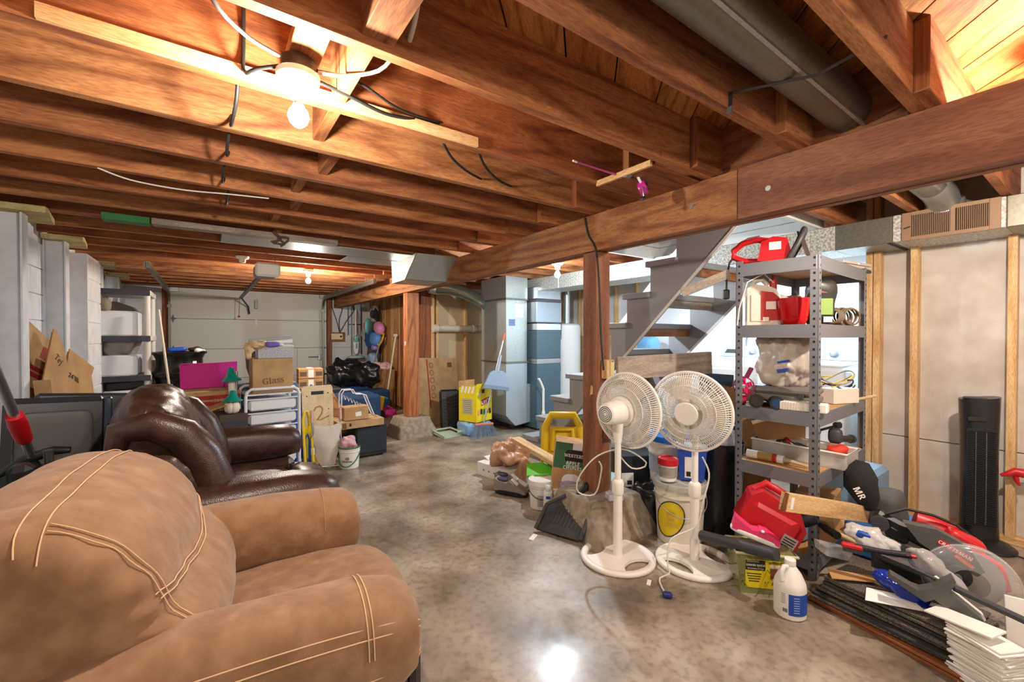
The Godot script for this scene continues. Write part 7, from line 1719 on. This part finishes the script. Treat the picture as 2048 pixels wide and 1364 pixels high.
	put(jg, "body", mb().lathe([Vector2(0, 0), Vector2(0.064, 0), Vector2(0.072, 0.008), Vector2(0.073, 0.15), Vector2(0.069, 0.17), Vector2(0.05, 0.215), Vector2(0.025, 0.25), Vector2(0.022, 0.256), Vector2(0.022, 0.26)], Transform3D(), 36), M["white_plastic"])
	put(jg, "cap", mb().lathe([Vector2(0.026, 0.256), Vector2(0.026, 0.28), Vector2(0.024, 0.283), Vector2(0, 0.283)], Transform3D(), 24), M["white_plastic"])
	put(jg, "handle", mb().tube([ry(-100) * V(0, 0.25, 0.02), ry(-100) * V(0, 0.255, 0.05), ry(-100) * V(0, 0.23, 0.068), ry(-100) * V(0, 0.19, 0.066)], 0.011, 8), M["white_plastic"])
	var l1 := []
	for j in 2:
		var row := []
		for i in 12: row.append(ry(-72 + 8.5 * i) * V(0, 0.03 + 0.105 * j, 0.0738))
		l1.append(row)
	put(jg, "blue_label", mb().rows(l1), M["print_blue"])
	for k in 7: put(jg, "print_line", mb().box(ry(-45) * V(0, 0.12 - 0.012 * k, 0.0745), V(0.026, 0.003, 0.001), ry(-45)), mat("print_pale", hexc("9db4e0"), 0.5))
	for k in 6: put(jg, "print_line", mb().box(ry(-90) * V(0, 0.13 - 0.009 * k, 0.0738), V(0.018, 0.002, 0.001), ry(-90)), M["mid_grey"])
	put(jg, "barcode", mb().box(ry(-84) * V(0, 0.05, 0.0735), V(0.02, 0.018, 0.001), ry(-84)), M["mid_grey"])
	# leaning two by four
	var tf := thing("two_by_four", "pale two by four resting across the pile with a barcode label", "lumber", V(2.2, 0.505, -0.905))
	put(tf, "timber", mb().bar(V(0, 0, 0), V(0.68, -0.18, 0.12), 0.038, 0.085, 0.002), M["pine"])
	put(tf, "end_grain", mb().bar(V(-0.001, 0.0003, -0.0004), V(0.001, -0.0003, 0.0004), 0.0375, 0.0875), M["girder"])
	put(tf, "barcode_label", mb().box(V(0.03, -0.008, 0.0245), V(0.022, 0.055, 0.002), rot(0, -10, -15)), M["paper"])
	var hm := thing("hammer", "hammer with a pale wooden handle under the two by four", "hammer", V(2.62, 0.27, -0.83), rot(0, -38, -24))
	put(hm, "handle", mb().tube([V(-0.03, 0, 0), V(0.1, 0.0, 0), V(0.16, 0, 0)], [0.012, 0.016, 0.014], 10), M["maple"])
	put(hm, "head", mb().tube([V(-0.04, 0.0, -0.07), V(-0.04, 0, -0.02), V(-0.04, 0.0, 0.06)], [0.012, 0.02, 0.02], 10), M["black_plastic"])
	# heap of dark roofing pieces
	var shg := mat("shingle", Color.WHITE, 0.95)
	shg.albedo_texture = ntex(noise(181, 0.18, 3), [[0.3, hexc("3c3833")], [0.6, hexc("6a6157")], [0.8, hexc("8c8272")]], 256, 256)
	shg.uv1_triplanar = true
	shg.uv1_scale = Vector3(3, 3, 3)
	for k in 9:
		var m: Material = M["redwood"] if k < 2 else (shg if k % 3 else mat("shingle_dark", hexc("34322f"), 0.8))
		var pos := ["lowest of the pile", "second from the floor", "third from the floor", "fourth from the floor", "fifth from the floor", "sixth from the floor", "seventh from the floor", "second from the top", "topmost of the pile"]
		one("floor_board" if k < 2 else "roof_shingle", mb().box(Vector3.ZERO, V(0.36 - 0.01 * k + rnd(-0.01, 0.01), 0.013 if k < 2 else 0.012, 0.62 - 0.02 * k + rnd(-0.02, 0.02)), Basis(), 0.002), m, "%s flat piece in the heap by the saw, %s" % ["brown wooden" if k < 2 else "gritty dark shingle", pos[k]], "board" if k < 2 else "shingle", V(2.48 + rnd(-0.012, 0.012), 0.008 + 0.0175 * k, -0.54 + rnd(-0.015, 0.015)), rot(rnd(-0.6, 0.6), -10 + rnd(-4, 4), rnd(-0.6, 0.6)), "flat pieces in the heap by the saw")
	one("cardboard_slip", mb().prism([Vector2(-0.09, -0.03), Vector2(0.1, -0.05), Vector2(0.1, 0.0), Vector2(-0.06, 0.05)], 0.004, Transform3D(rot(-88, -40, 0), Vector3.ZERO)), M["cardboard_pale"], "tan cardboard slip on the shingle heap", "cardboard", V(2.42, 0.17, -0.72))
	one("paper_sheet", mb().prism([Vector2(-0.1, -0.05), Vector2(0.1, -0.06), Vector2(0.08, 0.03), Vector2(-0.06, 0.05)], 0.002, Transform3D(rot(-86, -55, 0), Vector3.ZERO)), M["paper"], "white paper sheet under the saw's base", "paper", V(2.36, 0.168, -0.56))
	# white trim offcuts
	var tw := mat("trim_white", hexc("eeebe4"), 0.4)
	var tb := mb().box(Vector3.ZERO, V(0.11, 0.0068, 0.17), Basis(), 0.0012).mesh()
	for k in 38:
		var s: bool = k >= 24
		var kk := k - 24 if s else k
		var t := MeshInstance3D.new()
		t.name = numbered("trim_offcut")
		t.mesh = tb
		t.material_override = tw
		add_child(t)
		t.position = (V(2.29, 0.0045, -0.27) if not s else V(2.44, 0.0045, -0.27)) + V(rnd(-0.008, 0.008), 0.0082 * kk, rnd(-0.01, 0.01))
		t.rotation_degrees = V(rnd(-0.5, 0.5), (-24 if not s else -10) + rnd(-7, 7), rnd(-0.5, 0.5))
		t.set_meta("label", "white trim offcut in the %s stack beside the saw" % ("taller front" if not s else "shorter rear"))
		t.set_meta("category", "trim")
		t.set_meta("group", "white trim offcuts, %s stack" % ("front" if not s else "rear"))
	one("trim_board", mb().box(Vector3.ZERO, V(0.085, 0.008, 0.2), Basis(), 0.0015), tw, "wider white trim board slanting on the front stack", "trim", V(2.30, 0.215, -0.33), rot(-7, -20, 4))
	# chop saw
	var ms := thing("miter_saw", "grey and red compound saw lying in the heap with a clear blade guard", "saw", V(2.80, 0.0, -0.5), ry(-72))
	var gm := mat("saw_grey", hexc("5c5c5a"), 0.45, 0.2)
	put(ms, "turntable", mb().box(V(-0.06, 0.2, -0.02), V(0.32, 0.05, 0.26), rot(6, 0, -14), 0.015), gm)
	put(ms, "base_plinth", mb().box(V(-0.05, 0.09, -0.05), V(0.34, 0.17, 0.2), Basis(), 0.01), M["dark_grey"])
	put(ms, "front_fence", mb().prism([Vector2(-0.150, 0.042), Vector2(-0.142, 0.057), Vector2(-0.057, 0.019), Vector2(-0.013, 0.045), Vector2(0.042, 0.102), Vector2(0.050, 0.090), Vector2(0.033, 0.041), Vector2(0.125, -0.031), Vector2(0.111, -0.083), Vector2(0.124, -0.113), Vector2(0.111, -0.132), Vector2(0.083, -0.118), Vector2(0.083, -0.060), Vector2(-0.011, 0.000), Vector2(-0.037, -0.021)], 0.05, X(V(-0.05, 0.233, 0.427))), gm)
	put(ms, "scale_plate", mb().box(V(0.02, 0.235, 0.38), V(0.17, 0.012, 0.06), rot(0, 0, -38), 0.002), M["paper"])
	put(ms, "pivot_arm", mb().bar(V(-0.22, 0.38, -0.02), V(0.04, 0.28, 0.02), 0.06, 0.07, 0.015), M["black_plastic"])
	put(ms, "blade_housing", mb().prism([Vector2(-0.16, 0.12), Vector2(-0.05, 0.13), Vector2(0.06, 0.09), Vector2(0.12, 0.0), Vector2(0.1, -0.03), Vector2(0.0, 0.0), Vector2(-0.1, 0.05)], 0.05, X(V(0.03, 0.26, 0.06), rot(0, 0, -6))), gm)
	put(ms, "arbor_disc", mb().lathe([Vector2(0, 0.02), Vector2(0.045, 0.02), Vector2(0.05, 0.012), Vector2(0.05, 0.0), Vector2(0, 0.0)], X(V(0.06, 0.21, 0.09), rot(90, 0, 0)), 28), M["black_plastic"])
	put(ms, "arbor_bolt", mb().cyl(V(0.06, 0.21, 0.11), V(0.06, 0.21, 0.118), 0.014), M["mid_grey"])
	put(ms, "motor", mb().tube([V(-0.06, 0.36, -0.1), V(0.02, 0.34, -0.1), V(0.09, 0.32, -0.09)], [0.05, 0.06, 0.045], 16), M["red_plastic"])
	put(ms, "red_cover", mb().puff(V(0.1, 0.32, -0.03), V(0.07, 0.045, 0.05), 0.5, 0.5, rot(0, 0, -25), null, 0.0, 24, 14), M["red_plastic"])
	put(ms, "trigger_handle", mb().tube([V(0.12, 0.3, 0.0), V(0.2, 0.26, 0.02), V(0.22, 0.18, 0.03), V(0.16, 0.13, 0.02)], 0.022, 10), M["red_plastic"])
	put(ms, "badge", mb().box(V(0.055, 0.318, 0.0865), V(0.12, 0.026, 0.003), rot(0, 0, -27)), M["red_plastic"])
	text(ms, "CRAFTSMAN", 0.0155, M["paper"], X(V(0.055, 0.318, 0.0885), rot(0, 0, -27)), true)
	put(ms, "warning_badge", mb().box(V(0.085, 0.275, 0.0865), V(0.07, 0.014, 0.002), rot(0, 0, -36)), M["orange"])
	put(ms, "blade", mb().cyl(V(0.09, 0.2, 0.07), V(0.09, 0.2, 0.073), 0.125, -1.0, 48), M["steel"])
	put(ms, "clear_guard", mb().lathe([Vector2(0.06, 0.045), Vector2(0.13, 0.04), Vector2(0.155, 0.03), Vector2(0.16, 0.0)], X(V(0.1, 0.195, 0.075), rot(90, 0, 0)), 48), M["clear"])
	put(ms, "guard_rim", ring(mb(), V(0.1, 0.195, 0.1), V(1, 0, 0), V(0, 1, 0), 0.158, 0.003, 56, 5), M["clear"])
	put(ms, "pivot_knob", mb().cyl(V(-0.2, 0.36, 0.03), V(-0.2, 0.36, 0.06), 0.035), M["dark_grey"])
	put(ms, "cord", mb().tube([V(-0.18, 0.4, 0.02), V(-0.1, 0.44, 0.0), V(0.0, 0.42, -0.04), V(0.08, 0.39, -0.05), V(0.12, 0.36, -0.05)], 0.007, 6), M["cable_black"])
	put(ms, "chip_chute", mb().box(V(-0.13, 0.31, -0.02), V(0.09, 0.06, 0.09), rot(0, 0, -20), 0.01), M["black_plastic"])
	var du := thing("dust_bag", "tall black cloth dust bag rising from the saw", "dust bag", V(2.86, 0.36, -0.78), ry(-70))
	put(du, "bag", mb().tube([V(0.02, 0.0, 0), V(0.01, 0.05, 0), V(-0.02, 0.12, 0), V(-0.02, 0.18, 0), V(0.0, 0.225, 0), V(0.02, 0.235, 0)], [0.03, 0.055, 0.075, 0.075, 0.05, 0.01], 20), mat("cloth_black", hexc("1f1f20"), 0.9))
	text(du, "MR", 0.032, M["paper"], X(V(-0.03, 0.1, 0.078), rot(0, 0, -60)), true)
	# bags and brush on the saw
	one("carrier_bag", mb().puff(V(0, 0.035, 0), V(0.1, 0.042, 0.05), 0.8, 0.8, rot(0, 0, -10), noise(183, 0.9, 4), 0.035, 50, 26), mat("bag_silver", hexc("c4c2c2"), 0.3, 0.0, {"backlight_enabled": true, "backlight": Color(0.2, 0.2, 0.2)}), "white and blue plastic bag crumpled over the saw's base", "bag", V(2.52, 0.3, -0.66), ry(-72))
	put(get_child(get_child_count() - 1), "blue_print", mb().puff(V(-0.02, 0.055, 0.02), V(0.05, 0.025, 0.03), 0.8, 0.8, rot(0, 0, -10), noise(184, 0.9, 3), 0.02, 26, 14), M["print_blue"])
	one("carrier_bag", mb().puff(V(0, 0.02, 0), V(0.12, 0.034, 0.035), 0.8, 0.8, rot(0, 0, -42), noise(185, 0.9, 4), 0.035, 50, 26), mat("bag_grey2", hexc("a19d9b"), 0.3), "grey plastic bag trailing down in front of the blade guard", "bag", V(2.52, 0.255, -0.44), ry(-72))
	one("blue_bag", mb().puff(V(0, 0.03, 0), V(0.09, 0.035, 0.04), 0.8, 0.8, rot(0, 0, -24), noise(186, 1.0, 4), 0.03, 44, 22), mat("bag_cobalt", hexc("12309a"), 0.2), "bright cobalt plastic bag pushed through the saw's fence", "bag", V(2.42, 0.165, -0.53), ry(-72))
	var wb := thing("wire_brush", "red and black wire brush lying on the saw's base", "brush", V(2.45, 0.315, -0.6), ry(-70))
	put(wb, "handle", mb().tube([V(-0.1, 0.0, 0), V(0.0, 0.005, 0), V(0.09, 0.015, 0)], [0.014, 0.012, 0.014], 10), M["black_plastic"])
	put(wb, "head", mb().box(V(-0.11, 0.0, 0), V(0.08, 0.022, 0.03), Basis(), 0.006), M["red_plastic"])
	put(wb, "tip", mb().box(V(0.09, 0.015, 0), V(0.04, 0.016, 0.026), Basis(), 0.005), M["red_plastic"])
	put(wb, "bristles", mb().box(V(-0.11, -0.018, 0), V(0.07, 0.016, 0.024)), M["dark_steel"])
	one("clear_tray", mb().prism([Vector2(-0.05, 0), Vector2(0.05, 0), Vector2(0.065, 0.04), Vector2(-0.065, 0.04)], 0.09), M["clear"], "small clear plastic tray beside the carrier bag", "tray", V(2.52, 0.2, -0.82), rot(0, -40, -12))
	one("scraper", mb().bar(V(-0.05, 0.05, -0.05), V(0.06, -0.06, 0.28), 0.03, 0.022, 0.006).tube([V(-0.09, 0.09, -0.17), V(-0.05, 0.05, -0.05)], 0.006, 8), M["dark_grey"], "dark pry bar handle lying across the trim stacks", "tool", V(2.47, 0.23, -0.33))
	one("white_tile", mb().box(V(0, 0.1, 0), V(0.14, 0.2, 0.012), rot(-12, 0, 0), 0.002), tw, "square white tile leaning behind the trim stacks", "tile", V(2.72, 0.0, -0.2), ry(-72))
	# tower fan by the wall
	var tf2 := thing("tower_fan", "black tower fan with a ribbed grille standing by the right wall", "fan", V(3.88, 0, -0.5), ry(-64))
	put(tf2, "base", mb().lathe([Vector2(0, 0), Vector2(0.13, 0), Vector2(0.135, 0.01), Vector2(0.11, 0.03), Vector2(0.05, 0.05), Vector2(0, 0.05)], Transform3D(Basis(V(1, 0, 0), V(0, 1, 0), V(0, 0, 1.1)), V(0.02, 0, 0.03)), 32), M["black_plastic"])
	var body := []
	for j in 14:
		var y := 0.04 + 0.86 * j / 13.0
		var row := []
		for i in 24:
			var an := TAU * i / 24
			var wd := 0.088 - 0.008 * sin(PI * j / 13.0)
			row.append(V(B.pw(cos(an), 0.7) * wd, y + (0.012 * cos(an) if j == 13 else 0.0), B.pw(sin(an), 0.7) * 0.075))
		body.append(row)
	put(tf2, "body", mb().rows(body, true, true, true, 1.0, true), mat("tower_black", hexc("201d1d"), 0.25))
	put(tf2, "grille_back", mb().bb(V(-0.075, 0.13, 0.066), V(0.05, 0.72, 0.076), 0.004), M["black_rubber"])
	var gl := mb().bb(V(-0.078, -0.003, 0.072), V(0.055, 0.001, 0.084)).mesh()
	for k in 54: again(tf2, "grille_bar", gl, M["black_plastic"], X(V(0, 0.135 + 0.0108 * k, 0)))
	put(tf2, "grille_post", mb().bb(V(-0.04, 0.14, 0.074), V(-0.036, 0.7, 0.08)).bb(V(0.005, 0.14, 0.074), V(0.01, 0.7, 0.08)), M["mid_grey"])
	put(tf2, "handle_slot", mb().box(V(-0.03, 0.775, 0.07), V(0.08, 0.03, 0.02), Basis(), 0.006), M["ink"])
	put(tf2, "control_top", mb().lathe([Vector2(0, 0.905), Vector2(0.07, 0.902), Vector2(0.075, 0.895)], Transform3D(Basis(V(1, 0, 0), V(0, 1, 0), V(0, 0, 0.85)), Vector3.ZERO), 28), M["dark_steel"])
	var rc := thing("red_clamp", "red plastic spring clamp hooked on the last stud at the right edge", "clamp", V(3.97, 0.43, -0.36), ry(-72))
	put(rc, "arm", mb().tube([V(-0.06, 0.0, 0), V(0.0, 0.03, 0), V(0.08, 0.025, 0), V(0.16, 0.0, 0)], [0.008, 0.026, 0.03, 0.022], 12), M["red_plastic"])
	put(rc, "claw", mb().tube([V(0.0, 0.01, 0), V(0.01, -0.03, 0), V(0.02, -0.05, 0)], [0.014, 0.01, 0.004], 10), M["red_plastic"])
	put(rc, "hook", mb().tube([V(0.1, 0.03, 0.0), V(0.1, 0.05, -0.05), V(0.1, 0.03, -0.09)], 0.008, 6), M["dark_steel"])
	one("white_ball", mb().puff(V(0, 0.032, 0), V(0.035, 0.032, 0.032), 1, 1, Basis(), null, 0.0, 20, 12), M["paper"], "white ball on the floor by the tower fan", "ball", V(3.93, 0, -0.26))
	cable("power_cable", "black cord trailing on the floor from the tower fan", [V(3.8, 0.02, -0.4), V(3.78, 0.008, -0.25), V(3.7, 0.006, -0.18), V(3.6, 0.006, -0.12)], 0.005, M["cable_black"], "cord")

func laundry() -> void:
	for k in 2:
		var w := thing("dryer" if k == 0 else "washing_machine", ["white front loading dryer with a dark window behind the stairs", "white top loading washing machine with a grey console behind the shelf"][k], "dryer" if k == 0 else "washer", [V(4.78, 0, -2.42), V(4.78, 0, -1.66)][k])
		var wm := mat("enamel", hexc("eef1f3"), 0.25)
		put(w, "cabinet", mb().bb(V(-0.36, 0.03, -0.345), V(0.36, 1.0, 0.345), 0.03), wm)
		for x in [-0.3, 0.3]:
			for z in [-0.28, 0.28]: put(w, "foot", mb().cyl(V(x, 0, z), V(x, 0.04, z), 0.025), M["black_rubber"])
		put(w, "console", mb().prism([Vector2(0.1, 1.0), Vector2(0.36, 1.0), Vector2(0.36, 1.16), Vector2(0.28, 1.16), Vector2(0.14, 1.04)], 0.66, Transform3D(Basis(), Vector3.ZERO)), wm)
		var pn := put(w, "console_panel", mb().box(V(0.205, 1.102, 0), V(0.17, 0.004, 0.6), rot(0, 0, 40), 0.001), mat("console_grey", hexc("8b9196"), 0.4))
		put(pn, "dial", mb().cyl(V(0.2, 1.1, 0.05), V(0.175, 1.135, 0.05), 0.035), M["steel"])
		put(pn, "display", mb().box(V(0.203, 1.106, -0.2), V(0.06, 0.004, 0.12), rot(0, 0, 40)), M["ink"])
		if k == 0:
			put(w, "door_frame", mb().box(V(-0.363, 0.68, -0.06), V(0.02, 0.52, 0.5), Basis(), 0.008), M["cool_plastic"])
			put(w, "door_window", mb().box(V(-0.374, 0.68, -0.06), V(0.01, 0.4, 0.38), Basis(), 0.004), mat("dark_glass", hexc("1c262c"), 0.08))
		else:
			put(w, "lid", mb().bb(V(-0.34, 1.0, -0.28), V(0.1, 1.022, 0.28), 0.008), wm)
			put(w, "lid_rim", mb().tube([V(-0.34, 1.02, -0.3), V(-0.34, 1.02, 0.3), V(0.1, 1.03, 0.3), V(0.1, 1.03, -0.3)], 0.012, 6, false, true), M["cool_plastic"])
	var lb := thing("laundry_basket", "translucent sky blue laundry basket between the machines and the wall", "basket", V(4.98, 1.17, -1.98))
	put(lb, "tub", mb().lathe([Vector2(0, 0), Vector2(0.12, 0), Vector2(0.17, 0.2), Vector2(0.18, 0.2), Vector2(0.13, 0.01)], Transform3D(), 28), mat("sky_plastic", hexc("7fc4dc"), 0.35))
	cable("appliance_hose", "grey supply hose rising behind the dryer", [V(5.2, 1.0, -2.55), V(5.1, 1.25, -2.5), V(5.08, 1.4, -2.42), V(5.2, 1.55, -2.4)], 0.012, M["mid_grey"], "hose")
	cable("appliance_hose", "white supply hose beside the grey one behind the dryer", [V(5.2, 1.05, -2.3), V(5.12, 1.3, -2.28), V(5.2, 1.5, -2.26)], 0.012, M["cable_white"], "hose")
	var sh := thing("utility_shelf", "low shelf with laundry goods against the back wall", "shelf", V(4.95, 0, -3.75))
	put(sh, "top_board", mb().bb(V(-0.25, 0.86, -0.35), V(0.25, 0.9, 0.35), 0.004), M["white_paint"])
	for z in [-0.32, 0.32]: put(sh, "side_board", mb().bb(V(-0.24, 0, z - 0.015), V(0.24, 0.86, z + 0.015)), M["white_paint"])
	one("detergent_box", mb().bb(V(-0.1, 0, -0.12), V(0.1, 0.16, 0.12), 0.004), M["print_red"], "red detergent box on the low laundry shelf", "box", V(4.9, 0.901, -3.72))
	one("towel_pile", mb().puff(V(0, 0.1, 0), V(0.12, 0.11, 0.14), 0.6, 0.6, Basis(), noise(191, 0.6, 3), 0.03, 30, 18, 0.1), mat("towel_sky", hexc("6fa9d6"), 0.9), "blue towel bundle on the red detergent box", "towels", V(4.9, 1.062, -3.72))

func objects() -> void:
	far_end()
	recliner_tan()
	recliner_dark()
	left_side()
	middle_pile()
	utilities()
	partition_pile()
	post_pile()
	fans()
	shelf()
	right_floor()
	laundry()
